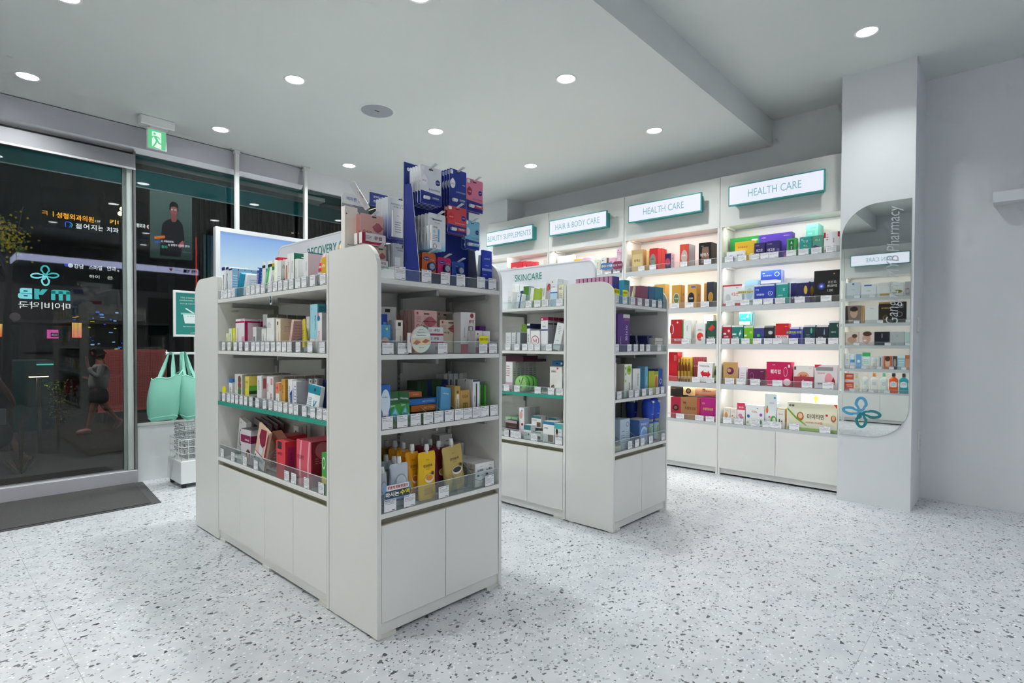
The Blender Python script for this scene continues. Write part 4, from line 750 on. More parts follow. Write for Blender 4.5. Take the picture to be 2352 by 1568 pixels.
ITEMS = [
('box', 'AL', 1, 0.05, 0.022, 0.049, 0.09, 0.185, 'f2f3f4', 'r 0 .9 1 1 2c3a78;tv .5 .5 .5 .7 445 MEDIFOAM;r .2 .1 .8 .16 333', 'slim white box with navy corner at the door end', 1, 0.094, 0, 0, 0.0, 0),
('box', 'AL', 1, 0.107, 0.022, 0.042, 0.11, 0.18, 'e2e6ea', 'r 0 .92 1 1 2c3a78;tv .5 .5 .6 .8 334 DuoDERM', 'slim white box with grey print beside the navy cornered box', 1, 0.114, 0, 0, 0.0, 0),
('box', 'AL', 1, 0.155, 0.022, 0.051, 0.03, 0.168, 'dfe6ea', 'r 0 .94 1 1 2c3a78;@R;r 0 0 1 1 7fa9c6;l .1 .3 .9 .8 6 cde', 'slim pale blue box with navy rim', 7, 0.036, 0, 0, 0.0, 0),
('box', 'AL', 1, 0.248, 0.022, 0.03, 0.11, 0.135, '1f93b5', 'r .1 .1 .3 .9 1880a5;@R;r 0 0 1 1 1f93b5', 'teal flat dressing pack leaning on its neighbours', 1, 0.114, 24, 0, 0.0, 0),
('box', 'AL', 1, 0.34, 0.022, 0.028, 0.1, 0.12, 'e8eef2', 'tv .4 .5 .4 .7 2a7 Tegaderm;@R;r 0 0 1 1 eef2f4;l .15 .2 .8 .8 7 9bc', 'white and teal dressing pack leaning on the teal pack', 1, 0.104, 18, 0, 0.0, 0),
('box', 'AL', 1, 0.04, 0.271, 0.037, 0.06, 0.174, 'cfe0e0', 'tv .5 .5 .5 .7 578 PLUS', 'pale green small carton behind the teal packs', 1, 0.065, 0, 0, 0.0, 0),
('box', 'AL', 1, 0.51, 0.022, 0.026, 0.08, 0.138, '25479c', 'tv .5 .5 .6 .8 fff BANDAGE;r .1 .9 .9 .97 fff;@R;r 0 0 1 1 2b52ad;l .1 .2 .8 .9 6 9bd', 'navy blue ointment box leaning toward the white tubes', 1, 0.084, 8, 0, 0.0, 0),
('tube', 'AL', 1, 0.562, 0.022, 0.04, 0.03, 0.168, 'eef0f0', 'r 0 .80 1 .88 2a2a2a;tv .5 .4 .4 .5 8aa PHARMAGEL', 'white ointment tube with black label band, left of the green one', 1, 0.034, 0, 0, 0.0, 0),
('tube', 'AL', 1, 0.622, 0.022, 0.071, 0.035, 0.169, 'f0f2f1', 'r 0 .80 1 .89 2a2a2a;r 0 .25 .6 .79 3fc060;tv .3 .5 .3 .4 dfd MADECASOL', 'white ointment tube with bright green label', 1, 0.039, 0, 0, 0.0, 0),
('tube', 'AL', 1, 0.675, 0.022, 0.025, 0.03, 0.162, 'eceeed', 'tv .5 .5 .5 .6 778 CREAM', 'plain white ointment tube right of the green labelled one', 1, 0.034, 0, 0, 0.0, 0),
('box', 'AL', 1, 0.702, 0.022, 0.028, 0.07, 0.16, 'e9ecdf', 'r 0 .8 1 .9 caa82a;r 0 .7 1 .8 3a8a40;tv .5 .35 .5 .5 555 HERBAL', 'white narrow box with yellow and green stripe', 2, 0.074, 0, 0, 0.0, 0),
('box', 'AL', 1, 0.421, 0.169, 0.046, 0.1, 0.22, 'c8202c', 'r 0 .62 1 .82 5c3a96;r 0 0 1 .62 f2f2f0;tv .5 .35 .4 .5 c22 NEOTAR;@R;r 0 0 1 1 f0efec;r 0 .86 1 1 c8202c;t .5 .93 .6 .1 fff REPAIR', 'red topped ointment box with purple label', 1, 0.104, 0, 0, 0.0, 0),
('box', 'AL', 1, 0.791, 0.01, 0.039, 0.045, 0.148, 'efefed', 'l .2 .2 .8 .5 5 999;@R;r 0 0 1 1 c4c5c2;c .5 .32 .3 933;c .5 .13 .3 484;t .5 .8 .8 .2 555 스카', 'white carton with grey medical pictograms', 1, 0.049, 0, 0, 0.0, 0),
('box', 'AL', 1, 0.842, 0.022, 0.022, 0.09, 0.151, 'efefec', 'r .55 0 1 .8 e8663a;tv .3 .5 .4 .6 555 NOSCANA', 'slim white box with orange side stripe', 1, 0.094, 0, 0, 0.0, 0),
('box', 'AL', 1, 0.87, 0.022, 0.03, 0.1, 0.174, 'f3f3f1', 'tv .5 .62 .42 .6 777 Fibroscar;p 1f6a52 .1 .1 .5 .28 .9 .1 .8 .05 .5 .2 .2 .05', 'tall white scar gel box with green crosses, left one', 1, 0.104, 0, 0, 0.0, 0),
('box', 'AL', 1, 0.906, 0.022, 0.032, 0.1, 0.173, 'f3f3f1', 'tv .5 .62 .42 .6 777 Fibroscar;p 1f6a52 .1 .1 .5 .28 .9 .1 .8 .05 .5 .2 .2 .05;@R;r 0 0 1 1 136450;tv .55 .75 .6 .45 e8f0ee PO', 'tall white scar gel box with green crosses, right one', 1, 0.104, 0, 0, 0.0, 0),
('box', 'AL', 1, 0.969, 0.01, 0.031, 0.05, 0.138, 'f0f0ec', 'tv .5 .5 .3 .6 556 CONTRATUBEX', 'small white scar cream carton before the green side', 1, 0.054, 0, 0, 0.0, 0),
('tube', 'AL', 1, 0.78, 0.125, 0.042, 0.04, 0.177, 'e9ecef', 'r 0 .75 1 .88 2a2a2c;tv .5 .42 .6 .4 447 VQ10', 'large white ointment tube with black band', 1, 0.044, 0, 0, 0.0, 0),
('box', 'AL', 1, 1.039, 0.022, 0.043, 0.13, 0.161, 'f2f2f3', 'tv .6 .6 .3 .6 88a REGEN;@R;r 0 0 1 1 cdb8c0;r 0 .97 1 1 2a8c92;@T;r 0 0 1 1 2a9c9c', 'big white healing patch box with pink speckled side and teal lid', 1, 0.134, 0, 0, 0.0, 0),
('bag', 'AL', 1, 1.147, 0.022, 0.049, 0.07, 0.15, 'e6cdd2', 'r .0 .45 1 .7 d0263a;t .5 .57 .8 .18 fff APRESS;r .2 .05 .8 .4 e8e8ea;r .3 .08 .34 .37 333;r .42 .08 .48 .37 333;r .6 .08 .65 .37 333', 'clear pink zipper pouch with red label', 1, 0.074, 0, 0, 0.0, 0),
('box', 'AL', 1, 1.202, 0.022, 0.042, 0.05, 0.122, 'e8b32a', 'r 0 0 1 .3 d8d3a0;r .1 .3 .9 .36 3a3550;t .5 .7 .8 .15 fff VITA', 'amber yellow travel pack at the post end', 1, 0.054, 0, 0, 0.0, 0),
('box', 'AL', 2, 0.101, 0.022, 0.034, 0.05, 0.099, 'e8f0c0', 'tv .5 .5 .5 .7 665 NEOCICA;r 0 .0 1 .05 9ab82e', 'small white and lime green box at the left end', 1, 0.054, 0, 0, 0.0, 0),
('box', 'AL', 2, 0.149, 0.022, 0.046, 0.06, 0.125, 'eef2d4', 'tv .5 .5 .5 .75 665 NEOCICA;@T;r 0 0 1 1 a8c83a;@R;r 0 0 1 1 b4cc3c', 'white box with lime green edges', 1, 0.064, 0, 0, 0.0, 0),
('box', 'AL', 2, 0.2, 0.022, 0.039, 0.05, 0.127, 'e6e23a', 'tv .5 .5 .5 .75 fff SEBAMED;@R;r 0 0 1 1 c8cf3a', 'yellow box with white text strip', 1, 0.054, 0, 0, 0.0, 0),
('box', 'AL', 2, 0.286, 0.022, 0.12, 0.075, 0.175, 'f2eff0', 'r 0 .88 1 .93 b01f55;t .75 .96 .4 .04 a25 AMOREX;tv .25 .5 .12 .6 c47 ATOBARRIER;r .7 0 1 .45 e4b8c4;l .72 .05 .95 .4 8 a47;@R;r 0 0 1 1 d9bfca;r 0 .88 1 .93 b01f55;r 0 0 .22 .88 a81c50', 'large white dermatology box with magenta top band', 3, 0.085, 0, 0, 0.0, 0),
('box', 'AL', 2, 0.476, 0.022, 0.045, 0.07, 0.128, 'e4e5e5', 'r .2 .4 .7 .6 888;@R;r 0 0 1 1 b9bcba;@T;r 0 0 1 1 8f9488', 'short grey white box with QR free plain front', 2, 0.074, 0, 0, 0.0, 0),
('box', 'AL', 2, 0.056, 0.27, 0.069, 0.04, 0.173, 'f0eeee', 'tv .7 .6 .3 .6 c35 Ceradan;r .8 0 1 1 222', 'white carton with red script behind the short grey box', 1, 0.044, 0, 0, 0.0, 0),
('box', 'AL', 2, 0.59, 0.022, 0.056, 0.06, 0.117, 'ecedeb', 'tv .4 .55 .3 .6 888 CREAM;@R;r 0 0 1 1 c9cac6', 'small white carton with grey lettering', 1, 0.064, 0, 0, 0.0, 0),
('box', 'AL', 2, 0.424, 0.1, 0.057, 0.05, 0.199, 'eceded', 'r .25 .3 .6 .7 9a9a9a;@T;r 0 0 1 1 7e8478;@R;r 0 0 1 1 d4d4d0;r 0 .9 1 1 858a7e', 'tall white carton with olive grey lid', 4, 0.056, 0, 0, 0.0, 0),
('box', 'AL', 2, 0.683, 0.015, 0.083, 0.07, 0.169, 'f4f4f3', 't .3 .85 .4 .04 888 Zeroid;l .1 .7 .6 .82 3 aaa;@R;r 0 0 1 1 dcdad6', 'wide plain white cream box with small grey text', 1, 0.074, 0, 0, 0.0, 0),
('box', 'AL', 2, 0.755, 0.022, 0.049, 0.1, 0.162, 'efe7d3', 'r .25 .82 .55 .92 6a5436;tv .6 .45 .2 .5 a98 DEXERYL;@R;r 0 0 1 1 d8c4a4;l .2 .6 .8 .8 3 b8a', 'beige lotion box with brown emblem', 2, 0.11, 0, 0, 0.0, 0),
('box', 'AL', 2, 0.867, 0.022, 0.022, 0.07, 0.155, 'e9c6bd', 'tv .5 .5 .5 .7 c66 SUDO;@R;r 0 0 1 1 dfb0a8;l .1 .1 .9 .9 9 c88', 'pink striped slim box leaning right', 1, 0.074, 16, 0, 0.0, 0),
('tube', 'AL', 2, 0.505, 0.235, 0.074, 0.04, 0.165, 'e8eef4', 'c .5 .55 .36 1f4fa8;t .5 .55 .3 .05 fff Physio;r .1 .1 .9 .32 9cc0d8;t .5 .82 .5 .05 56a BABY', 'white lotion tube with round blue logo', 1, 0.044, 0, 0, 0.0, 0),
('tube', 'AL', 2, 1.049, 0.004, 0.032, 0.035, 0.15, 'd2c03f', 'l .2 .3 .8 .7 5 a80', 'yellow hand cream tube with gold cap leaning left', 1, 0.039, -12, 0, 0.0, 0),
('box', 'AL', 2, 0.877, 0.095, 0.034, 0.07, 0.161, 'e3cf4a', 'r 0 0 1 .85 e8e6dc;tv .5 .5 .4 .5 775 CALADRYL;@R;r 0 .85 1 1 d8be2c;r 0 0 1 .85 dad8cc', 'yellow topped white carton behind the yellow tube', 1, 0.074, 0, 0, 0.0, 0),
('box', 'AL', 2, 1.018, 0.042, 0.029, 0.09, 0.166, 'f0efeb', 'tv .5 .5 .4 .6 666 DERMAID;@T;r 0 0 1 1 8c8c30', 'white tall carton with olive lid', 1, 0.094, 0, 0, 0.0, 0),
('box', 'AL', 2, 1.112, 0.022, 0.067, 0.06, 0.218, 'a5dbe8', 'tv .7 .62 .26 .52 234 Bepanthen;r 0 0 1 .28 f0e4e2;tv .7 .2 .2 .25 c88 Schutz;t .25 .9 .3 .03 36a 30g;@R;r 0 0 1 1 8fcada;r 0 .78 1 1 4aa7b4;l .1 .8 .9 .97 6 246', 'tall light blue nappy cream box lettered Bepanthen', 1, 0.064, 0, 0, 0.0, 0),
('box', 'AL', 2, 1.178, 0.015, 0.039, 0.09, 0.177, 'f4eef0', 'r 0 .8 .4 1 e77aa8;c .3 .86 .3 28a;tv .4 .4 .4 .6 d58 Desitin;@R;r 0 0 1 1 c7cacb', 'white tall box with pink edge and vertical pink lettering', 1, 0.094, 0, 0, 0.0, 0),
('box', 'AL', 2, 1.046, 0.108, 0.025, 0.07, 0.186, 'd8dadb', 'l .1 .2 .9 .9 7 889', 'grey white carton cut off by the unit post', 1, 0.074, 0, 0, 0.0, 0),
('box', 'AL', 3, 0.13, 0.03, 0.05, 0.06, 0.13, '3e79c0', 'r 0 0 1 .82 eef0f2;tv .5 .4 .4 .6 446 PROBIO;@R;r 0 0 1 1 d5d8dd;r 0 .85 1 1 3e79c0', 'small blue lidded white box at the left end', 1, 0.064, 0, 0, 0.0, 0),
('box', 'AL', 3, 0.26, 0.022, 0.102, 0.05, 0.161, 'e6e6df', 'c .66 .82 .22 7a5a4a;c .66 .62 .22 9a4a44;c .66 .43 .22 5a7a4a;tv .2 .62 .2 .5 555 LACTOFIT;r 0 0 1 .1 8cc832;r .5 .15 .8 .28 555;@R;r 0 0 1 1 b4b3ab', 'white box with three round photos and green foot', 5, 0.056, 0, 0, 0.0, 0),
('box', 'AL', 3, 0.377, 0.022, 0.052, 0.1, 0.154, 'ecd463', 'r 0 .3 1 .6 e8e04a;r 0 0 1 .3 6cc23a;t .5 .8 .8 .1 7a3 속속;@R;r 0 0 1 1 d9c35a;r 0 .45 1 .68 58b03a;r 0 .38 1 .5 2f4a22;r 0 0 1 .38 b9c3b0;r .2 .15 .5 .3 444', 'yellow to lime digestive box', 2, 0.108, 0, 0, 0.0, 0),
('box', 'AL', 3, 0.533, 0.022, 0.055, 0.08, 0.164, 'f3f3f2', 'tv .4 .7 .4 .45 223 센트락스;@R;r 0 0 1 1 dcd4d4;r .1 .6 .8 .92 b8646c;tv .5 .26 .5 .5 223 BENT-LAX', 'white laxative box lettered BENT-LAX with red square', 2, 0.09, 0, 0, 0.0, 0),
('box', 'AL', 3, 0.658, 0.022, 0.081, 0.05, 0.165, 'f0eeee', 'r 0 0 .06 1 a8204a;r .65 .75 .9 .95 e8a0a4;tv .25 .65 .2 .5 b44 Slimfit;tv .7 .3 .3 .5 943 DRCEF;@R;r 0 0 1 1 b6aca6', 'white and pink box with crimson edge and red lettering', 5, 0.056, 0, 0, 0.0, 0),
('box', 'AL', 3, 0.766, 0.012, 0.039, 0.05, 0.141, 'f2f0ec', 'r 0 .62 1 1 e99a72;r .4 .7 .6 .92 d33;r .25 .78 .75 .85 d33;tv .5 .3 .4 .5 577 WHITE;@R;r 0 0 1 1 ddd6ce;r 0 .7 1 1 e89a70', 'short white box with orange top and red cross', 1, 0.054, 0, 0, 0.0, 0),
('box', 'AL', 3, 0.808, 0.022, 0.042, 0.06, 0.158, 'dca94e', 'tv .4 .7 .4 .45 753 골드산;@R;r 0 0 1 1 bf8c3c;r .4 .7 .8 .9 446', 'gold carton with brown lettering', 1, 0.064, 0, 0, 0.0, 0),
('box', 'AL', 3, 0.88, 0.022, 0.043, 0.07, 0.161, 'f2f3f4', 'p 1e5aa8 .5 0 1 0 1 .7 .5 .6;tv .35 .6 .35 .6 266 ANNTAL;tv .75 .35 .3 .5 fff PANSORIL;r .2 0 .4 .2 d44', 'white and blue cold remedy box with red stripe', 1, 0.074, 0, 0, 0.0, 0),
('box', 'AL', 3, 0.925, 0.022, 0.039, 0.06, 0.154, 'efeff4', 'tv .3 .6 .4 .6 85c VIVALY;l .5 .1 .9 .9 8 88a;@R;r 0 0 1 1 c9cad4', 'white box with violet lettering', 1, 0.064, 0, 0, 0.0, 0),
('box', 'AL', 3, 0.827, 0.095, 0.052, 0.022, 0.159, '8c9096', 'r .25 .82 .75 1 e6e6e4;r .45 .9 .6 .96 333;l .1 .1 .9 .7 7 667', 'grey hanging blister card, first of four', 1, 0.026, 0, 0, 0.0, 0),
('box', 'AL', 3, 0.884, 0.095, 0.05, 0.022, 0.161, '8c9096', 'r .25 .82 .75 1 e6e6e4;r .45 .9 .6 .96 333;l .1 .1 .9 .7 7 667', 'grey hanging blister card, second of four', 1, 0.026, 0, 0, 0.0, 0),
('box', 'AL', 3, 1.007, 0.06, 0.048, 0.022, 0.168, '8c9096', 'r .25 .82 .75 1 e6e6e4;r .45 .9 .6 .96 333;l .1 .1 .9 .7 7 667', 'grey hanging blister card, third of four', 1, 0.026, 0, 0, 0.0, 0),
('box', 'AL', 3, 1.059, 0.06, 0.046, 0.022, 0.171, '8c9096', 'r .25 .82 .75 1 e6e6e4;r .45 .9 .6 .96 333;l .1 .1 .9 .7 7 667', 'grey hanging blister card, last of four', 1, 0.026, 0, 0, 0.0, 0),
('box', 'AL', 3, 1.111, 0.008, 0.11, 0.02, 0.14, 'eff4f6', 'r 0 .72 1 1 1b8fa8;t .7 .35 .35 .4 2a9ab0 K;c .55 .86 .07 234;l .08 .3 .4 .6 5 789', 'white bandage card with big teal letter K', 1, 0.024, 5, 6, 0.0, 0),
('box', 'AL', 3, 1.115, 0.031, 0.145, 0.03, 0.035, '1f8fa6', 't .4 .5 .5 .2 9cd HYDRO', 'flat teal carton lying in front of the letter K card', 1, 0.034, 0, 0, 0.0, 0),
('box', 'AL', 3, 1.04, 0.085, 0.035, 0.1, 0.16, '24409a', 'tv .5 .55 .6 .75 fff 노보클린;r .1 .05 .9 .18 e8c83a;@R;r 0 0 1 1 1c3484', 'navy blue box with white lettering leaning right', 1, 0.104, 13, 0, 0.0, 0),
('box', 'AL', 4, 0.072, 0.1, 0.1, 0.03, 0.205, 'eceaea', 'e .55 .5 .36 .26 2a2a2e;e .55 .5 .30 .215 eceaea;t .3 .15 .3 .04 a35 목편한;r .55 0 .8 .12 7a1f3a;t .3 .9 .3 .05 555 22', 'white neckband pack leaning with dark ring picture', 1, 0.034, 14, 0, 0.0, 0),
('box', 'AL', 4, 0.337, 0.03, 0.131, 0.1, 0.186, 'dcd6d8', 'r 0 .62 1 .84 8e1f52;t .65 .7 .5 .06 fff KNEE.BAND;e .75 .28 .22 .16 6a4a3a;e .75 .2 .16 .12 d8b4a0;@T;r 0 0 1 1 7f8a8a;@R;r 0 0 1 1 c4c3c6;r 0 .62 1 .84 7c1a48', 'white and plum massage device box', 1, 0.104, 0, 0, 0.0, 0),
('box', 'AL', 4, 0.54, 0.012, 0.13, 0.012, 0.22, 'e4c0a8', 'r 0 0 1 .28 eceaea;r 0 .27 1 .29 a01f48;p 8e1f3e .28 .9 .75 .98 .8 .62 .6 .5 .35 .55 .2 .7;p d8dce0 .3 .5 .7 .5 .6 .3 .35 .3;p 8a1838 .85 .3 1 .3 1 .9 .9 .95;t .55 .16 .7 .06 446 LIFTING.BAND;r .05 .08 .15 .2 222', 'face lifting band card with maroon mask picture leaning right', 1, 0.016, 20, 0, 0.0, 0),
('box', 'AL', 4, 0.105, 0.19, 0.166, 0.012, 0.183, '7a2436', 'r 0 .8 1 1 b9bcc0;r 0 0 .8 .3 d8b8a8', 'maroon and grey band card in the rear row', 4, 0.035, 12, 0, 0.0, 0),
('box', 'AL', 4, 0.498, 0.075, 0.07, 0.05, 0.19, 'e09a84', 'e .5 .5 .4 .3 e8c69a;r .0 .8 1 .9 e8582a;l .2 .1 .8 .3 4 fff;@R;r 0 0 1 1 b98a84;l .1 .1 .9 .9 8 eee', 'coral and beige photo card box leaning beside the red boxes', 1, 0.054, 30, 0, 0.0, 0),
('box', 'AL', 4, 0.801, 0.012, 0.096, 0.06, 0.182, 'e8444e', 'r .15 .78 .6 .98 2a2426;t .4 .66 .6 .10 7a1018 뉴베인;tv .25 .35 .2 .5 b22 진통소염;@R;r 0 0 1 1 cf3440;r .2 .1 .8 .85 a82a5c;tv .5 .5 .4 .6 5a1230 뉴베인정', 'small bright red box with black label corner', 1, 0.064, 0, 0, 0.0, 0),
('box', 'AL', 4, 0.566, 0.128, 0.115, 0.11, 0.168, 'e43c46', 't .3 .9 .5 .06 5a1020 동국제약;l .1 .2 .9 .6 6 f88;@T;r 0 0 1 1 c8323c;@R;r 0 0 1 1 c22c38;l .1 .1 .9 .9 7 d55', 'large red box behind the small bright red one', 1, 0.114, 0, 0, 0.0, 0),
('box', 'AL', 4, 1.019, 0.02, 0.142, 0.19, 0.209, 'e0566a', 'p f2a4b0 .15 .0 .35 .0 .3 .6 .4 1 .3 1 .2 .6;p f4b4bc .7 0 .9 0 .85 .5 .95 1 .85 1 .75 .5;t .3 .62 .5 .12 8a1a34 디오라인;tv .12 .25 .1 .3 8a1a34 혈액순환;@R;r 0 0 1 1 8c2030;c .3 .8 .2 c86a70;c .75 .8 .2 c86a70;l .1 .5 .9 .65 3 d88;c .5 .15 .11 d8a020', 'big rose red carton with pale curved waves', 1, 0.194, 0, 0, 0.0, 0),
('box', 'AL', 4, 1.219, 0.012, 0.038, 0.06, 0.181, '2fa53e', 'r 0 .25 1 .42 f0dd20;e .5 .75 .4 .15 dff2d8;e .5 .75 .3 .1 2fa53e;e .5 .12 .4 .1 dff2d8;e .5 .12 .3 .07 2fa53e', 'green box with yellow band beside the unit post', 1, 0.064, 0, 0, 0.0, 0),
('box', 'AL', 4, 0.49, 0.241, 0.065, 0.02, 0.2, 'e8ece4', 'r .2 .7 .8 .95 f4f6f2;e .5 .8 .2 .08 4a8a3a;r 0 0 1 .4 9ab49c', 'white and green hanging card behind the red boxes', 3, 0.025, 0, 0, 0.0, 0),
('bag', 'AL', 1, 1.204, 0.075, 0.062, 0.06, 0.19, 'd8c890', 'l .1 .3 .9 .8 4 a8862a', 'gold and clear crinkled gift bag on top of the unit', 1, 0.064, 0, 0, 0, 0),
('box', 'AE', 1, 0.052, 0.27, 0.061, 0.03, 0.32, 'f1ece4', 't .5 .38 .7 .07 b22234 큐립;t .5 .50 .7 .03 a56 Medical.Lip.Care;r .15 .46 .85 .465 c99;c .12 .9 .05 d33', 'tall cream lip care box standing on the curved side panel', 1, 0.034, 0, 0, 0.0, 0),
('lipboard', 'AE', 1, 0.093, 0.305, 0.13, 0.004, 0.385, 'dfe3e6', '', 'curved display card with lips in a round mirror', 1, 0.008, 0, 0, 0.0, 0),
('lipcard', 'AE', 1, 0.111, 0.19, 0.117, 0.03, 0.127, 'e9b4a6', '', 'pink lip ointment card with big lips picture on front hook', 2, 0.034, 0, 0, 0.159, 0),
('lipcard2', 'AE', 1, 0.143, 0.19, 0.077, 0.03, 0.086, 'e8cdb4', '', 'tan lip ointment card with green carton on lower hook', 2, 0.035, 0, 0, 0.067, 0),
('gradcard', 'AE', 1, 0.231, 0.17, 0.115, 0.02, 0.182, 'eceef2', '', 'white to navy panthenol lip essence card', 5, 0.022, 0, 0, 0.194, 0),
('box', 'AE', 1, 0.24, 0.18, 0.081, 0.018, 0.1, 'b9bfc8', 'r .1 .05 .45 .42 e4e6ea;c .75 .22 .12 24407a;t .5 .82 .8 .08 335 PANTHENOL;t .5 .72 .7 .06 335 LIP.BALM;r .55 .85 .95 .97 334a80', 'grey panthenol lip balm card on lower hook', 4, 0.024, 0, 0, 0.077, 0),
('box', 'AE', 1, 0.214, 0.3, 0.101, 0.006, 0.056, '23378c', 't .5 .7 .8 .2 fff 갈라지고.텄어진;t .35 .35 .5 .22 fff 판테놀', 'navy curved topper card with white Korean writing', 1, 0.01, 0, 0, 0.355, 0),
('tube', 'AE', 1, 0.111, 0.22, 0.03, 0.03, 0.12, 'e9e6e4', 'tv .5 .5 .5 .6 a33 Culip', 'white ointment tube model leaning on the card rack', 1, 0.034, -38, 0, 0.307, 0),
('rack', 'AE', 1, 0.412, 0.03, 0.375, 0.11, 0.53, '1d2f86', '', 'dark blue cardboard hook rack with curved side wing', 1, 0.114, 0, 0, 0.0, 0),
('balm', 'AE', 1, 0.296, 0.035, 0.113, 0.013, 0.162, 'eef0f4', '24시간|ffffff|1f3a9c', 'white and blue lip balm blister card, upper row left', 5, 0.018, 0, 0, 0.335, 0),
('balm', 'AE', 1, 0.45, 0.035, 0.1, 0.013, 0.164, '20389a', '24시간|ffffff|20389a', 'blue lip balm blister card, upper row middle', 4, 0.018, 0, 0, 0.355, 0),
('balm', 'AE', 1, 0.562, 0.045, 0.104, 0.013, 0.149, 'e884a0', '24시간|a82040|d02448', 'pink cherry lip balm blister card, upper row end', 2, 0.022, 0, 0, 0.354, 0),
('bepan', 'AE', 1, 0.316, 0.012, 0.094, 0.02, 0.155, 'eef2f3', '', 'white lip care carton card lettered Bepanthol', 5, 0.024, 0, 0, 0.143, 0),
('balm', 'AE', 1, 0.446, 0.035, 0.112, 0.013, 0.122, 'd84a52', '24시간|d83030|c82a44', 'red strawberry lip balm blister card, middle row', 2, 0.022, 0, 0, 0.233, 0),
('balm', 'AE', 1, 0.548, 0.045, 0.091, 0.013, 0.131, '86c8e0', '24시간|e8f4fa|9fd4e8', 'light blue lip balm blister card, middle row end', 2, 0.022, 0, 0, 0.18, 0),
('vase', 'AE', 1, 0.297, 0.045, 0.075, 0.016, 0.086, 'd2642e', '', 'orange cocoa lip jelly card with round pot', 2, 0.02, 0, 0, 0.048, 0),
('vase', 'AE', 1, 0.384, 0.045, 0.075, 0.016, 0.076, 'cf1f6c', '', 'magenta rosy lip jelly card with round pot', 2, 0.02, 0, 0, 0.048, 0),
('vase', 'AE', 1, 0.465, 0.045, 0.074, 0.016, 0.066, '1f4fb0', '', 'blue original lip jelly card with round pot', 2, 0.02, 0, 0, 0.048, 0),
('box', 'AE', 1, 0.634, 0.045, 0.066, 0.006, 0.185, '1f3fc0', 't .5 .78 .7 .10 fff JUVELOOK;t .5 .62 .4 .05 cdf SKINCARE;r 0 .48 1 .54 9fb4e8;t .35 .25 .55 .10 fff POLLA;t .3 .38 .4 .05 cdf JUVELOOK', 'blue card sign lettered JUVELOOK SKINCARE', 1, 0.01, 0, 0, 0.0, 0),
('box', 'AE', 1, 0.631, 0.075, 0.045, 0.02, 0.165, '9aa6b4', 'r .1 .1 .9 .9 6f8296', 'grey booklet holder leaning behind the blue card sign', 1, 0.024, 6, 0, 0.0, 0),
('box', 'AE', 2, 0.18, 0.187, 0.083, 0.01, 0.2, 'e3e1da', 't .25 .62 .5 .08 333 Reju-All;l .05 .45 .8 .55 2 666;r .3 .88 .6 .95 222', 'white display stand card lettered Reju-All with arched top', 1, 0.014, 0, 0, 0.0, 0),
('box', 'AE', 2, 0.053, 0.022, 0.046, 0.05, 0.115, '4f9fd0', 'e .45 .3 .5 .28 e0b8a8;e .4 .3 .4 .13 b85a68;r 0 .28 .8 .31 5a1a28;r .5 .82 .7 .9 d8e04a', 'blue lip patch box with big lips picture', 1, 0.054, 0, 0, 0.0, 0),
('box', 'AE', 2, 0.083, 0.078, 0.035, 0.02, 0.16, '2548a8', 'r .4 .4 .9 .8 88a8e0', 'dark blue small carton behind the lips patch box', 1, 0.024, 0, 0, 0.0, 0),
('box', 'AE', 2, 0.118, 0.022, 0.034, 0.05, 0.136, 'ebe6dc', 'r .3 .82 .7 .93 222;tv .65 .4 .3 .7 555 Enhancing;@R;r 0 0 1 1 d6c8bc', 'cream lip booster box lettered PDO', 3, 0.056, 0, 0, 0.0, 0),
('lipface', 'AE', 2, 0.331, 0.12, 0.125, 0.02, 0.189, 'eabdb6', '', 'large pink CuLip lips card in front of its row', 3, 0.03, 0, 0, 0.0, 0),
('lipface', 'AE', 2, 0.304, 0.203, 0.07, 0.02, 0.17, 'd8a8a0', '', 'pink CuLip lips card behind the round sign', 2, 0.03, 0, 0, 0.0, 0),
('box', 'AE', 2, 0.338, 0.06, 0.084, 0.04, 0.035, 'f3f1f0', 't .55 .62 .5 .4 222 큐립;r 0 0 1 .2 b81838;l .05 .4 .25 .8 3 a66', 'white ointment carton with red Korean name and red base, upper', 1, 0.044, 0, 0, 0.079, 0),
('box', 'AE', 2, 0.34, 0.06, 0.083, 0.04, 0.031, 'f3f1f0', 't .5 .62 .5 .4 222 큐립;r 0 0 1 .2 b81838;l .05 .4 .25 .8 3 a66', 'white ointment carton with red Korean name and red base, lower', 1, 0.044, 0, 0, 0.046, 0),
('box', 'AE', 2, 0.336, 0.06, 0.091, 0.04, 0.044, 'd8c8cc', 't .6 .5 .3 .4 446 큐립', 'pale pink ointment carton at the bottom of the stack', 1, 0.044, 0, 0, 0.0, 0),
('lipface', 'AE', 2, 0.558, 0.258, 0.099, 0.018, 0.2, 'e2cdb8', '', 'beige CuLip lips card at the back', 1, 0.022, 0, 0, 0.0, 0),
('lipface', 'AE', 2, 0.487, 0.136, 0.126, 0.018, 0.152, 'e9d8c2', '', 'beige CuLip lips card in front', 1, 0.022, 0, 0, 0.0, 0),
('box', 'AE', 2, 0.541, 0.157, 0.132, 0.045, 0.034, 'f2f2ef', 't .65 .6 .3 .5 223 큐립;t .3 .6 .35 .2 487 Medical.Lip.Care;r 0 0 1 .25 2a8a5c', 'white ointment carton with green base', 1, 0.049, 0, 0, 0.046, 0),
('box', 'AE', 2, 0.537, 0.157, 0.131, 0.045, 0.043, 'a8c4b8', 't .6 .5 .25 .5 446 큐립', 'pale green ointment carton under the white one', 1, 0.049, 0, 0, 0.0, 0),
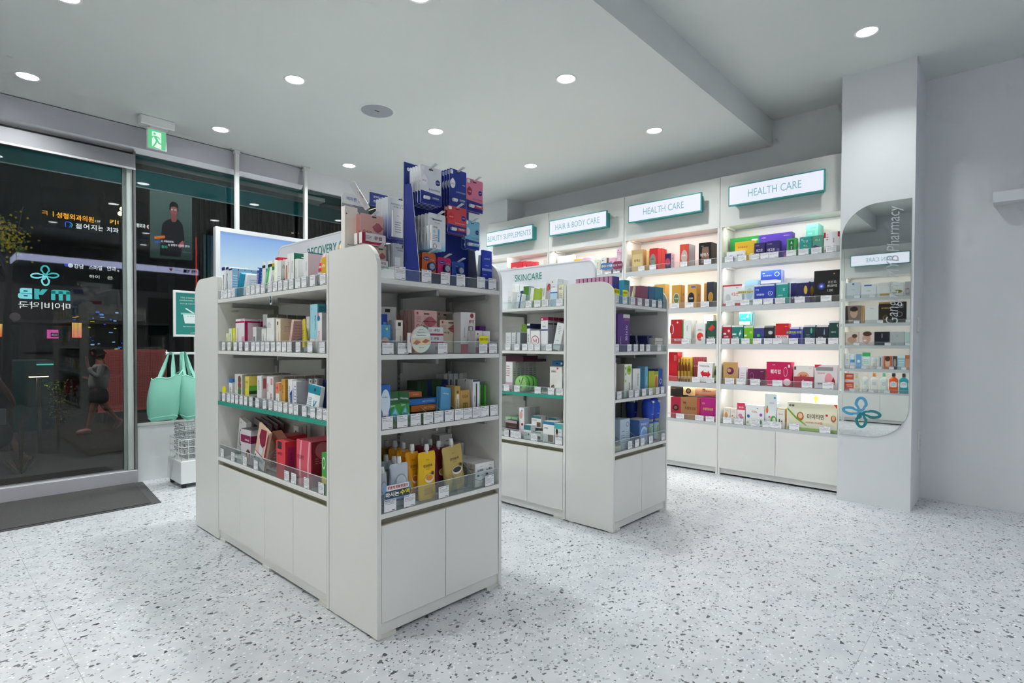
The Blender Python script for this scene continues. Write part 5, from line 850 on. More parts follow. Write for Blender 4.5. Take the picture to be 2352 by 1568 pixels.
('box', 'AE', 2, 0.55, 0.083, 0.093, 0.05, 0.189, 'f1eeee', 'c .75 .92 .12 b83248;t .72 .78 .4 .09 b22 페리톡;r 0 0 1 .22 d02050;r .5 .24 .8 .66 7a6a68;r .58 .24 .76 .64 e8e8ea;tv .25 .5 .1 .6 999 PERIATOC', 'white cold sore cream box with tube window and crimson base', 1, 0.054, 0, 0, 0.0, 0),
('box', 'AE', 2, 0.587, 0.205, 0.049, 0.05, 0.189, 'dedad0', 'l .1 .4 .8 .8 4 aaa', 'plain cream carton beside the cold sore cream box', 1, 0.054, 0, 0, 0.0, 0),
('box', 'AE', 2, 0.57, 0.03, 0.047, 0.05, 0.104, 'f2eff1', 't .5 .6 .7 .12 333 알보칠;c .3 .85 .1 b34;r 0 0 1 .25 e86a9a', 'small white mouth ulcer box with red dots, left', 1, 0.054, 0, 0, 0.0, 0),
('box', 'AE', 2, 0.619, 0.03, 0.045, 0.05, 0.103, 'f2eff1', 't .5 .6 .7 .12 333 오라메디;r 0 0 1 .25 e86a9a', 'small white mouth ulcer box, right', 1, 0.054, 0, 0, 0.0, 0),
('box', 'AE', 2, 0.651, 0.09, 0.041, 0.05, 0.127, '6a2f8e', 'r 0 0 1 .7 d8cfd4', 'purple topped white box behind the mouth ulcer boxes', 1, 0.054, 0, 0, 0.0, 0),
('box', 'AE', 2, 0.651, 0.143, 0.04, 0.05, 0.126, 'a59a9c', 'l .1 .1 .9 .9 4 c8c0c0', 'grey brown carton behind the mouth ulcer boxes', 1, 0.054, 0, 0, 0.0, 0),
('disc', 'AE', 2, 0.202, -0.012, 0.105, 0.003, 0.11, 'dfe9e0', '', 'round Repair & Glow shelf sign with rainbow rim', 1, 0.007, 0, 0, 0.004, 0),
('tube', 'AE', 2, 0.148, -0.012, 0.022, 0.015, 0.08, 'f0efea', 'tv .5 .6 .4 .4 665 Reju', 'slim white serum tube attached beside the round sign', 1, 0.019, 0, 0, 0.005, 0),
('box', 'AE', 3, 0.051, 0.02, 0.048, 0.05, 0.172, '2a68b8', 'e .5 .6 .45 .3 dbe9f6;t .45 .72 .6 .08 246 NICOMAN;p ffffff .2 .4 .5 .45 .5 .3 .2 .28;p ffffff .5 .38 .8 .36 .75 .26 .5 .28;r 0 .12 1 .2 3a8c3a;r 0 0 1 .1 1c3f8c', 'blue nicotine gum box with white gum picture', 1, 0.054, 0, 0, 0.0, 0),
('gum', 'AE', 3, 0.106, 0.02, 0.058, 0.03, 0.137, '3f9f3e', '', 'green nicotine gum carton leaning back, in front', 1, 0.034, 0, 14, 0.0, 0),
('gum', 'AE', 3, 0.16, 0.035, 0.049, 0.03, 0.132, '3f9f3e', '', 'green nicotine gum carton leaning back, second', 1, 0.034, 6, 14, 0.0, 0),
('box', 'AE', 3, 0.246, 0.1, 0.095, 0.09, 0.024, 'c9743c', 't .65 .5 .4 .4 f2d8c0 NICORETTE;@T;r 0 0 1 1 8f4a30', 'orange patch box on top of the stacked patch boxes', 1, 0.094, 0, 0, 0.104, 0),
('box', 'AE', 3, 0.283, 0.07, 0.17, 0.1, 0.025, '2a78c8', 't .65 .5 .5 .45 a9d0f0 NICOTINELL;@T;r 0 0 1 1 2a4a6a', 'blue patch box in the middle of the stack', 1, 0.104, 0, 0, 0.075, 0),
('box', 'AE', 3, 0.291, 0.07, 0.154, 0.1, 0.027, 'c8702e', 't .65 .5 .5 .45 f0cfa0 NICOTINELL', 'orange patch box low in the stack', 1, 0.104, 0, 0, 0.046, 0),
('box', 'AE', 3, 0.296, 0.07, 0.144, 0.1, 0.035, '4f9a2e', 't .6 .5 .4 .5 dff NICO', 'green patch box at the base of the stack', 1, 0.104, 0, 0, 0.0, 0),
('box', 'AE', 3, 0.354, 0.19, 0.028, 0.08, 0.165, '2c4f30', 'r .1 .3 .9 .35 6a8a5a;@T;r 0 0 1 1 2a3a2a', 'dark green carton, first from the unit side in the back row', 1, 0.084, 0, 0, 0.0, 0),
('box', 'AE', 3, 0.383, 0.19, 0.026, 0.08, 0.165, '2c4f30', 'r .1 .3 .9 .35 6a8a5a;@T;r 0 0 1 1 2a3a2a', 'dark green carton, second from the unit side in the back row', 1, 0.084, 0, 0, 0.0, 0),
('box', 'AE', 3, 0.41, 0.19, 0.027, 0.08, 0.165, '1f2c60', 'r .1 .3 .9 .35 6a8a5a;@T;r 0 0 1 1 2a3a2a', 'dark navy carton, third from the unit side in the back row', 1, 0.084, 0, 0, 0.0, 0),
('box', 'AE', 3, 0.439, 0.19, 0.029, 0.08, 0.165, '33562e', 'r .1 .3 .9 .35 6a8a5a;@T;r 0 0 1 1 2a3a2a', 'dark green carton, fourth from the unit side in the back row', 1, 0.084, 0, 0, 0.0, 0),
('box', 'AE', 3, 0.471, 0.19, 0.031, 0.08, 0.165, '33562e', 'r .1 .3 .9 .35 6a8a5a;@T;r 0 0 1 1 2a3a2a', 'dark green carton, fifth from the unit side in the back row', 1, 0.084, 0, 0, 0.0, 0),
('box', 'AE', 3, 0.504, 0.19, 0.028, 0.08, 0.165, '1f2a6a', 'r .1 .3 .9 .35 6a8a5a;@T;r 0 0 1 1 2a3a2a', 'dark navy carton, sixth from the unit side in the back row', 1, 0.084, 0, 0, 0.0, 0),
('box', 'AE', 3, 0.363, 0.025, 0.059, 0.012, 0.14, '5aa0d0', 't .5 .8 .6 .06 fff NICOSTOP;r .1 .1 .9 .15 2a68a8', 'light blue patch pouch leaning on its neighbours', 2, 0.02, 10, 10, 0.0, 0),
('box', 'AE', 3, 0.458, 0.093, 0.034, 0.06, 0.145, '24307c', 't .5 .82 .8 .10 dde VITA;tv .5 .4 .3 .3 889 SMOKING', 'navy blue slim carton with white wording', 1, 0.064, 0, 0, 0.0, 0),
('box', 'AE', 3, 0.438, 0.03, 0.033, 0.06, 0.147, 'c29a55', 'r .3 .08 .75 .75 e9e6dd;tv .52 .4 .3 .6 333 RENDSMOK;c .5 .82 .2 6a5a3a', 'gold slim carton with white panel', 1, 0.064, 0, 0, 0.0, 0),
('box', 'AE', 3, 0.484, 0.03, 0.057, 0.05, 0.127, 'c49b50', 't .5 .78 .7 .14 5a4018 GIGA;r .25 .1 .75 .55 7a6a20;r .32 .1 .42 .5 b8a040;r .55 .1 .65 .5 b8a040', 'gold wide box lettered GIGA', 1, 0.054, 0, 0, 0.0, 0),
('box', 'AE', 3, 0.553, 0.03, 0.045, 0.05, 0.17, 'eceef0', 'r .45 .1 .6 .9 1c2a2c;tv .25 .5 .2 .6 777 TEETH;r 0 .95 1 1 445', 'white slim box with black vertical stripe, in front', 2, 0.054, 0, 0, 0.0, 0),
('box', 'AE', 3, 0.531, 0.22, 0.023, 0.06, 0.19, 'd6d9d6', 'r .3 .55 .7 .85 555;l .1 .1 .9 .4 4 999', 'grey white carton with dark bar code, first in the back row', 1, 0.064, 0, 0, 0.0, 0),
('box', 'AE', 3, 0.563, 0.22, 0.028, 0.06, 0.19, 'd6d9d6', 'r .3 .55 .7 .85 555;l .1 .1 .9 .4 4 999', 'grey white carton with dark bar code, second in the back row', 1, 0.064, 0, 0, 0.0, 0),
('box', 'AE', 3, 0.598, 0.22, 0.028, 0.06, 0.19, 'd6d9d6', 'r .3 .55 .7 .85 555;l .1 .1 .9 .4 4 999', 'grey white carton with dark bar code, third in the back row', 1, 0.064, 0, 0, 0.0, 0),
('box', 'AE', 3, 0.632, 0.22, 0.025, 0.06, 0.19, 'd6d9d6', 'r .3 .55 .7 .85 555;l .1 .1 .9 .4 4 999', 'grey white carton with dark bar code, fourth in the back row', 1, 0.064, 0, 0, 0.0, 0),
('box', 'AE', 3, 0.658, 0.22, 0.026, 0.06, 0.19, 'd6d9d6', 'r .3 .55 .7 .85 555;l .1 .1 .9 .4 4 999', 'grey white carton with dark bar code, fifth in the back row', 1, 0.064, 0, 0, 0.0, 0),
('clearbox', 'AE', 3, 0.616, 0.05, 0.029, 0.045, 0.157, '58c430', '', 'lime green dental kit in clear box, first from the left', 1, 0.049, 0, 0, 0.0, 0),
('clearbox', 'AE', 3, 0.649, 0.05, 0.03, 0.045, 0.156, '58c430', '', 'lime green dental kit in clear box, second from the left', 1, 0.049, 0, 0, 0.0, 0),
('clearbox', 'AE', 3, 0.655, 0.098, 0.031, 0.045, 0.15, '58c430', '', 'lime green dental kit in clear box, third from the left', 1, 0.049, 0, 0, 0.0, 0),
('pouch', 'AE', 4, 0.06, 0.035, 0.043, 0.045, 0.17, 'c9d0d6', 's 9ac832', 'silver and lime electrolyte pouch with white cap', 1, 0.049, 0, 0, 0.0, 0),
('pouch', 'AE', 4, 0.207, 0.223, 0.028, 0.045, 0.17, '8fbf3a', '', 'lime green pouch behind the silver one', 2, 0.055, 0, 0, 0.0, 0),
('pouch', 'AE', 4, 0.14, 0.03, 0.088, 0.05, 0.199, 'd3dce6', 's 3a5ab0', 'large silver blue pouch with ring print and white cap', 1, 0.054, 0, 0, 0.0, 0),
('pouch', 'AE', 4, 0.153, 0.085, 0.054, 0.045, 0.19, 'b8c8d0', '', 'silver pouch just behind the large silver blue one', 2, 0.055, 0, 0, 0.0, 0),
('pouch', 'AE', 4, 0.223, 0.055, 0.067, 0.045, 0.236, 'eda31a', 'b c8601e', 'orange yellow pumpkin porridge pouch with white cap', 3, 0.06, 0, 0, 0.0, 0),
('pouch', 'AE', 4, 0.269, 0.022, 0.091, 0.03, 0.236, 'f2c21f', 'b e0902a', 'bright yellow porridge pouch, in front', 1, 0.034, 0, 0, 0.0, 0),
('pouch', 'AE', 4, 0.402, 0.093, 0.079, 0.05, 0.222, '7c1f33', 'b e8d060', 'maroon corn soup pouch with cup picture', 3, 0.06, 0, 0, 0.0, 0),
('pouch', 'AE', 4, 0.453, 0.04, 0.115, 0.05, 0.231, 'c9b067', 'b 3a3a3a', 'khaki gold sesame porridge pouch leaning left', 1, 0.054, -6, 0, 0.0, 0),
('pouch', 'AE', 4, 0.285, 0.21, 0.056, 0.045, 0.22, 'd9941a', '', 'amber pumpkin pouch in the rear row', 2, 0.055, 0, 0, 0.0, 0),
('pouch', 'AE', 4, 0.253, 0.285, 0.063, 0.045, 0.22, 'a88a1c', '', 'olive yellow pouch in the dark rear corner', 1, 0.049, 0, 0, 0.0, 0),
('ncare', 'AE', 4, 0.623, 0.243, 0.096, 0.05, 0.125, 'f2f2f2', '', 'white nutrition drink carton lettered in Korean, upper row', 1, 0.056, 0, 0, 0.039, 0),
('ncare', 'AE', 4, 0.638, 0.03, 0.066, 0.05, 0.105, 'f2f2f2', '', 'white nutrition drink carton, lower row at the panel', 5, 0.056, 0, 0, 0.0, 0),
('ncare', 'AE', 4, 0.572, 0.022, 0.064, 0.05, 0.108, 'e8dcd4', '', 'white nutrition drink carton with brown foot, lower row', 4, 0.056, 0, 0, 0.0, 0),
('ncare', 'AE', 4, 0.587, 0.283, 0.081, 0.05, 0.21, 'f0f0f0', '', 'white nutrition drink carton alone in the rear', 1, 0.054, 0, 0, 0.0, 0),
('promo', 'AE', 4, 0.085, -0.014, 0.126, 0.002, 0.055, '8fc8e8', '', 'blue edged promotion card with red Chinese and white Korean writing', 1, 0.006, 0, 0, 0.054, 0),
('box', 'BL', 1, 0.745, 0.03, 0.049, 0.05, 0.125, 'f0f0ee', 'l .2 .3 .7 .7 4 aaa', 'white skincare box leaning, first behind the near unit', 2, 0.054, 8, 0, 0.0, 0),
('box', 'BL', 1, 0.691, 0.137, 0.03, 0.05, 0.193, 'eeeeec', 'l .2 .3 .8 .7 4 bbb', 'slim white skincare box in the front left row', 3, 0.054, 0, 0, 0.0, 0),
('box', 'BL', 1, 0.84, 0.02, 0.042, 0.05, 0.1, 'eef1f3', 'p 1f4a80 .6 0 1 0 1 1 .8 1;t .35 .8 .3 .1 246 e', 'white and navy box with curl mark leaning', 1, 0.054, 10, 0, 0.0, 0),
('box', 'BL', 1, 0.833, 0.073, 0.029, 0.04, 0.129, '8fb0c8', 'e .5 .4 .4 .25 e8c4b4;r 0 .8 1 1 246', 'small blue and peach box', 1, 0.044, 0, 0, 0.0, 0),
('box', 'BL', 1, 0.873, 0.073, 0.049, 0.06, 0.157, '7d9a8e', 'r 0 .6 1 1 4a7a2c;@T;r 0 0 1 1 5a8a2c', 'dark green lidded grey green carton', 1, 0.064, 0, 0, 0.0, 0),
('box', 'BL', 1, 0.958, 0.02, 0.03, 0.06, 0.135, 'f0f2ea', 'tv .3 .5 .3 .6 697 CICA;@R;r 0 0 1 1 a9c23a', 'white and lime serum box leaning, left of two', 1, 0.064, 9, 0, 0.0, 0),
('box', 'BL', 1, 0.954, 0.083, 0.032, 0.08, 0.14, 'f0f2ea', 'tv .3 .5 .3 .6 697 CICA;@R;r 0 0 1 1 a3bb34', 'white and lime serum box leaning, right of two', 1, 0.084, 8, 0, 0.0, 0),
('box', 'BL', 1, 1.073, 0.02, 0.028, 0.07, 0.163, 'f4f3f1', 'tv .45 .6 .6 .6 333 TONIC;@R;r 0 0 1 1 f2eaea;c .5 .85 .3 d0405a;c .3 .75 .2 e87a5a', 'white box with bold vertical lettering and pink flowers', 1, 0.074, 4, 0, 0.0, 0),
('box', 'BL', 1, 1.165, 0.02, 0.06, 0.06, 0.185, 'eaf0f5', 'c .3 .88 .1 e8743a;t .4 .7 .6 .06 678 ATODERM;r 0 0 1 .5 bcdcec;r 0 .48 1 .51 2a5ad0', 'tall white and pale blue sun cream box with orange mark', 2, 0.064, 0, 0, 0.0, 0),
('box', 'BL', 1, 1.223, 0.02, 0.041, 0.06, 0.142, 'eceacb', 't .5 .8 .7 .12 333 472;l .2 .3 .8 .6 4 998', 'cream box with black lettering next to the unit post', 3, 0.064, 0, 0, 0.0, 0),
('box', 'BL', 2, 0.742, 0.03, 0.053, 0.06, 0.127, 'e2e4e4', 'l .2 .3 .7 .8 5 aaa', 'grey white carton behind the near unit edge', 2, 0.064, 0, 0, 0.0, 0),
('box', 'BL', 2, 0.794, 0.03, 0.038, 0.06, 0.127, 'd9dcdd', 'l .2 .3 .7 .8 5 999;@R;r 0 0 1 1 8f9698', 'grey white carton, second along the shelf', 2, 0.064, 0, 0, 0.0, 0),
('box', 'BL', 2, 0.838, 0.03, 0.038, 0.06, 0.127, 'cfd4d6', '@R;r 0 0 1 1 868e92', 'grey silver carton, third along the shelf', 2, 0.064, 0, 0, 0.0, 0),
('box', 'BL', 2, 0.778, 0.157, 0.056, 0.07, 0.186, 'e6eae8', 'r 0 .72 1 1 9acb36;tv .3 .4 .25 .5 688 PURITO;@R;r 0 0 1 1 d4dcd8;r 0 .72 1 1 86b82e', 'pale box with bright green lid', 1, 0.074, 2, 0, 0.0, 0),
('box', 'BL', 2, 0.934, 0.03, 0.028, 0.12, 0.187, 'f0f1f3', 'r 0 .82 1 .93 1c2a58;tv .5 .45 .5 .6 234 Dr.VITA;@R;r 0 .82 1 1 1c2a58', 'white vitamin cream box with navy top', 1, 0.124, 0, 0, 0.0, 0),
('box', 'BL', 2, 1.008, 0.014, 0.083, 0.014, 0.138, 'f2f2f2', 'c .5 .5 .42 b8263a;c .5 .5 .36 f2f2f2;t .5 .5 .45 .28 b8263a Nd;l .2 .08 .8 .16 2 777', 'white box with large red Nd circle', 1, 0.018, 0, 0, 0.0, 0),
('box', 'BL', 2, 1.082, 0.022, 0.062, 0.055, 0.228, 'f2f1f3', 'r 0 .9 1 1 b02a58;c .2 .94 .1 fff;t .5 .72 .6 .07 345 백안미소;r 0 .6 1 .635 223a80;t .5 .12 .2 .08 223 J;@R;r 0 0 1 1 b9bdc2;r 0 .9 1 1 a82450;r 0 .78 1 .82 2a3038', 'tall white feminine care box with magenta top', 4, 0.06, 0, 0, 0.0, 0),
('box', 'BL', 2, 1.19, 0.012, 0.06, 0.03, 0.18, 'eef0f0', 't .5 .35 .4 .06 777 씨메르;l .3 .6 .7 .9 5 aaa', 'white long box leaning right by the post', 1, 0.034, 13, 0, 0.0, 0),
('box', 'BL', 3, 0.751, 0.03, 0.066, 0.04, 0.208, 'f0eeee', 'r 0 0 1 .3 d9b6c8;l .1 .5 .6 .9 5 b66;@R;r 0 0 1 1 cfd2cc;r 0 0 1 .2 d4b4c4;l .2 .5 .8 .8 4 889', 'white collagen box shading to pink at its foot', 6, 0.045, 0, 0, 0.0, 0),
('box', 'BL', 3, 0.784, 0.05, 0.17, 0.16, 0.04, '4b1830', '', 'flat maroon box lying on top of the white boxes', 1, 0.164, 0, 0, 0.212, 0),
('box', 'BL', 3, 0.787, 0.213, 0.121, 0.12, 0.02, '5a2440', 'r .1 .3 .9 .7 8a5a6a', 'flat plum box lying at the end of the white boxes', 1, 0.124, 0, 0, 0.209, 0),
('jar', 'BL', 3, 0.863, 0.03, 0.115, 0.04, 0.115, '58b84a', '', 'round green aloe gel jar tipped on its side', 3, 0.045, 0, 0, 0.0, 0),
('box', 'BL', 3, 1.153, 0.06, 0.103, 0.04, 0.187, 'f1efe9', 'c .85 .3 .18 c87a50;t .35 .82 .5 .10 333 압박밴드;c .65 .93 .07 c33;p 8a5a48 .1 .1 .4 .2 .35 .35 .15 .3', 'white patch box with red wreath and hand picture', 1, 0.044, 0, 0, 0.0, 0),
('box', 'BL', 3, 1.133, 0.1, 0.085, 0.1, 0.034, '2e7ab0', 'c .95 .5 .1 fff;r .4 .4 .6 .6 124', 'blue flat box on top of the patch box', 1, 0.104, 0, 0, 0.189, 0),
('wedge', 'BL', 3, 1.196, 0.012, 0.093, 0.03, 0.143, 'f3f3f0', '', 'white folded paper wedge by the post', 1, 0.034, 0, 0, 0.0, 0),
('box', 'BL', 4, 0.698, 0.08, 0.056, 0.06, 0.13, '9fd0a8', 'r .2 .1 .3 .9 e8f4ea;t .5 .6 .6 .08 375 herbal', 'pale green tissue pack at the near unit edge', 2, 0.064, 0, 0, 0.0, 0),
('box', 'BL', 4, 0.76, 0.08, 0.06, 0.06, 0.13, '9fd0a8', 'r .2 .1 .3 .9 e8f4ea;t .5 .6 .6 .08 375 herbal', 'pale green tissue pack beside the first', 2, 0.064, 0, 0, 0.0, 0),
('box', 'BL', 4, 0.783, 0.02, 0.113, 0.05, 0.116, '43302e', 'r .05 .2 .15 .5 d86a3a;r 0 .85 1 1 b8a8b0;l .3 .2 .9 .7 3 866', 'dark brown low box with orange mark', 1, 0.054, 0, 0, 0.0, 0),
('box', 'BL', 4, 0.864, 0.04, 0.047, 0.05, 0.212, 'efeff0', 'e .4 .75 .3 .12 e8a8a8;c .65 .45 .22 b83048;r 0 0 1 .3 e8d4d8;t .6 .9 .4 .08 357 NC;@R;r 0 0 1 1 d0d4d6', 'white tall box with pink watercolour and red monogram', 3, 0.06, 0, 0, 0.0, 0),
('box', 'BL', 4, 0.935, 0.02, 0.064, 0.05, 0.099, 'f0f2f2', 'r 0 .65 1 1 2a7c80;c .7 .35 .12 3a8a6a;l .1 .2 .5 .5 3 777', 'small white teal topped bandage box lying low', 1, 0.054, 0, 0, 0.0, 0),
('box', 'BL', 4, 0.972, 0.073, 0.089, 0.07, 0.08, 'f2f2f0', 'r 0 .82 1 1 2a7c80;r .55 .1 .95 .5 6f5a44;t .35 .65 .5 .14 333 인대밴드;@T;r 0 0 1 1 e6ecec', 'white bandage box with teal band and brown square, upper', 1, 0.074, 0, 0, 0.078, 0),
('box', 'BL', 4, 1.003, 0.045, 0.069, 0.07, 0.055, 'f2f2f0', 'r 0 .82 1 1 2a7c80;r .6 .1 .95 .5 6f5a44;t .3 .6 .4 .2 333 손목', 'white bandage box under the upper bandage box', 1, 0.074, 0, 0, 0.0, 0),
('box', 'BL', 4, 1.127, 0.018, 0.098, 0.08, 0.141, 'f4f4f2', 'r 0 .86 1 1 2f7fa8;r .45 .05 .9 .38 8a7460;t .3 .68 .4 .1 333 탄력밴드;@R;r 0 0 1 1 dfe4e6', 'larger white elastic bandage box with teal top', 1, 0.084, 0, 0, 0.0, 0),
('box', 'BL', 4, 1.071, 0.13, 0.069, 0.07, 0.15, 'e9efef', 'r 0 .8 1 1 2a7c80;t .5 .5 .6 .15 333 무릎밴드', 'teal topped white box in the upper rear stack', 1, 0.074, 0, 0, 0.0, 0),
('box', 'BL', 4, 0.979, 0.146, 0.076, 0.01, 0.15, 'dfe5e4', 'r .3 .7 .7 .76 333', 'white hang card with slot behind the bandage boxes', 1, 0.014, 0, 0, 0.0, 0),
('box', 'BL', 4, 1.21, 0.018, 0.058, 0.05, 0.134, 'eef2f2', 'r 0 .75 1 1 46b4b8;e .3 .45 .16 .26 c89a80;e .3 .62 .17 .13 2a201c;p 9ac 0 0 .6 0 .45 .2 .15 .2;t .7 .6 .3 .15 667 허리', 'white box with man portrait and teal band, lower', 1, 0.054, 0, 0, 0.0, 0),
('box', 'BL', 4, 1.143, 0.101, 0.063, 0.05, 0.14, 'eef2f2', 'e .3 .5 .16 .26 c89a80;e .3 .68 .17 .13 2a201c;p 79a 0 0 .6 0 .45 .2 .15 .2;r .6 .5 1 .7 9cc8d0', 'white box with man portrait on a teal ground, upper', 1, 0.054, 0, 0, 0.0, 0),
('box', 'BE', 1, 0.062, 0.03, 0.08, 0.026, 0.165, '4a4390', 'p 2a3490 0 0 1 0 1 .6 0 .9;tv .5 .4 .4 .5 d8c8f0 이지엔;@L;r 0 0 1 1 c58aa8;@T;r 0 0 1 1 b47a9c', 'violet navy box leaning at head of the mauve row', 9, 0.031, 0, 0, 0.0, 0),
('box', 'BE', 1, 0.1, 0.05, 0.06, 0.04, 0.15, '2a5ab0', 'l .1 .3 .9 .9 6 7ab0e8;@R;r 0 0 1 1 3f7ac8', 'royal blue painkiller box with pictures', 3, 0.045, 0, 0, 0.0, 0),
('box', 'BE', 1, 0.23, 0.05, 0.07, 0.06, 0.16, '3f9fb0', 'c .55 .45 .28 cfe8f0;r 0 .8 1 1 2a8a98;r .8 0 1 1 dfeef0', 'teal and blue box with round white emblem', 1, 0.064, 0, 0, 0.0, 0),
('tube', 'BE', 1, 0.3, 0.04, 0.03, 0.03, 0.13, 'e6edc0', 'tv .5 .5 .5 .6 7a2 LIME', 'white and lime tube leaning, nearest the teal box', 3, 0.04, 14, 0, 0.0, 0),
('box', 'BE', 1, 0.517, 0.137, 0.025, 0.05, 0.11, 'e8ece0', 'r 0 0 .3 1 b8c84a', 'white slim box leaning beside the lime tube', 1, 0.054, 10, 0, 0.0, 0),
('box', 'BE', 1, 0.412, 0.03, 0.098, 0.09, 0.135, '8c4a62', '@T;r 0 0 1 1 c9ccd0;r 0 .9 1 1 d0d0d4', 'maroon and grey low carton', 1, 0.094, 0, 0, 0.0, 0),
('box', 'BE', 1, 0.513, 0.03, 0.076, 0.05, 0.139, '3a6a92', '@T;r 0 0 1 1 2a5a78;l .1 .3 .9 .8 3 9bc', 'slate blue low box', 2, 0.054, 0, 0, 0.0, 0),
('box', 'BE', 1, 0.617, 0.03, 0.122, 0.06, 0.144, '2f7f9a', 't .6 .4 .5 .2 cfe TEATREE;@T;r 0 0 1 1 3a7a98', 'teal blue low box with white wording by the curved panel', 1, 0.064, 0, 0, 0.0, 0),
('box', 'BE', 2, 0.073, 0.103, 0.07, 0.04, 0.15, 'e59ab4', 'r 0 0 1 .18 2a4ac0;c .35 .55 .25 f4c8d8;r 0 .7 1 1 8a4a90', 'pink sanitary pad pack with blue foot leaning', 1, 0.044, -6, 0, 0.0, 0),
('box', 'BE', 2, 0.175, 0.04, 0.148, 0.06, 0.236, '5a2f86', 'r .45 .9 1 1 e6e4ee;tv .72 .5 .28 .6 e8e0f4 이지엔;tv .25 .3 .12 .3 c8b8e0 HERB;l .55 .82 .95 .88 2 d84', 'tall purple painkiller box with white vertical name', 1, 0.064, 0, 0, 0.0, 0),
('box', 'BE', 2, 0.389, 0.103, 0.05, 0.02, 0.11, '8f7ab8', 'p 4a3a80 0 .5 1 .2 1 .6 0 .9', 'silver violet pouch leaning left', 1, 0.024, -16, 0, 0.0, 0),
('box', 'BE', 2, 0.358, 0.04, 0.028, 0.06, 0.105, '2c3550', 'e .5 .5 .3 .15 8a9ad0;e .5 .5 .24 .11 2a3468;l .2 .1 .8 .2 2 aac', 'navy slim box leaning left, first of five', 1, 0.064, -14, 0, 0.0, 0),
('box', 'BE', 2, 0.52, 0.103, 0.028, 0.06, 0.105, '2a3358', 'e .5 .5 .3 .15 8a9ad0;e .5 .5 .24 .11 2a3468;l .2 .1 .8 .2 2 aac', 'navy slim box leaning left, second of five', 1, 0.064, -14, 0, 0.0, 0),
('box', 'BE', 2, 0.572, 0.103, 0.028, 0.06, 0.105, '2a3468', 'e .5 .5 .3 .15 8a9ad0;e .5 .5 .24 .11 2a3468;l .2 .1 .8 .2 2 aac', 'navy slim box leaning left, third of five', 1, 0.064, -14, 0, 0.0, 0),
('box', 'BE', 2, 0.511, 0.04, 0.028, 0.06, 0.105, '253068', 'e .5 .5 .3 .15 8a9ad0;e .5 .5 .24 .11 2a3468;l .2 .1 .8 .2 2 aac', 'navy slim box leaning left, fourth of five', 1, 0.064, -14, 0, 0.0, 0),
('box', 'BE', 2, 0.643, 0.083, 0.028, 0.06, 0.105, '24347a', 'e .5 .5 .3 .15 8a9ad0;e .5 .5 .24 .11 2a3468;l .2 .1 .8 .2 2 aac', 'navy slim box leaning left, last of five', 1, 0.064, -14, 0, 0.0, 0),
('box', 'BE', 2, 0.624, 0.03, 0.109, 0.05, 0.091, 'e6e4da', 'l .1 .3 .9 .8 4 999', 'small white carton lying by the panel', 1, 0.054, 0, 0, 0.0, 0),
('box', 'BE', 3, 0.057, 0.04, 0.07, 0.03, 0.246, 'f0eae6', 'e .25 .2 .12 .25 e08a6a;e .5 .22 .12 .27 e08a6a;e .75 .2 .12 .25 e08a6a;r 0 .9 1 1 6a3a70;t .4 .65 .6 .08 866 발가락', 'white toe corrector pack with coral fingers picture', 1, 0.034, 0, 0, 0.0, 0),
('box', 'BE', 3, 0.217, 0.03, 0.089, 0.07, 0.211, 'f0f2e8', 'c .15 .88 .1 9ac83a;c .15 .7 .1 9ac83a;c .15 .5 .1 9ac83a;e .6 .82 .28 .14 a8d030;t .6 .82 .4 .1 222 건강;tv .7 .3 .25 .4 223 ecoVita;@L;r 0 0 1 1 c9c6b8', 'white box with lime dots and lime emblem', 1, 0.074, 0, 0, 0.0, 0),
('box', 'BE', 3, 0.27, 0.103, 0.043, 0.06, 0.206, 'dfe3d0', 'c .5 .88 .2 9ac83a;c .5 .65 .2 9ac83a;c .5 .45 .2 9ac83a', 'white box with lime dots beside it', 1, 0.064, 0, 0, 0.0, 0),
('box', 'BE', 3, 0.322, 0.03, 0.098, 0.05, 0.18, 'eceeed', 'tv .7 .6 .3 .6 2a8a6a Orthomol;r .5 .08 .8 .2 d8442a;@L;r 0 0 1 1 a8b4b4', 'white slim box with green vertical text and red foot', 1, 0.054, 0, 0, 0.0, 0),
('box', 'BE', 3, 0.497, 0.08, 0.046, 0.06, 0.187, '8fa4ae', 'l .2 .3 .8 .8 5 bcd', 'grey blue carton behind the light blue slim one', 2, 0.064, 0, 0, 0.0, 0),
('box', 'BE', 3, 0.452, 0.03, 0.041, 0.06, 0.19, '6ab4d8', 'tv .5 .5 .5 .7 e8f4fa AQUA', 'light blue slim carton with white vertical name', 1, 0.064, 0, 0, 0.0, 0),
('box', 'BE', 3, 0.524, 0.03, 0.074, 0.05, 0.158, 'b9c020', '@T;r 0 0 1 1 4a6ac0;l .2 .2 .8 .7 4 794', 'lime yellow salonpas style patch box', 1, 0.054, 0, 0, 0.0, 0),
('box', 'BE', 3, 0.59, 0.03, 0.054, 0.05, 0.154, 'd8c84a', 'e .5 .5 .35 .3 c86a3a;r 0 .85 1 1 9ab020', 'yellow green box with red picture', 1, 0.054, 0, 0, 0.0, 0),
('box', 'BE', 3, 0.648, 0.03, 0.059, 0.06, 0.167, '2a5cb0', 'c .55 .5 .3 e8f0fa;c .55 .5 .2 2a5cb0;t .55 .15 .6 .1 cde 파스', 'blue box with white round figure emblem', 1, 0.064, 0, 0, 0.0, 0),
('box', 'BE', 3, 0.638, 0.1, 0.079, 0.07, 0.165, '1f4a9a', 'l .1 .8 .9 .95 2 acf', 'dark blue carton behind the lime yellow box', 1, 0.074, 0, 0, 0.0, 0),
('box', 'BE', 4, 0.059, 0.113, 0.075, 0.06, 0.175, 'a8bccb', 'c .7 .8 .15 789;l .1 .2 .8 .6 6 789', 'pale blue grey face mask box, left', 1, 0.064, 0, 0, 0.0, 0),
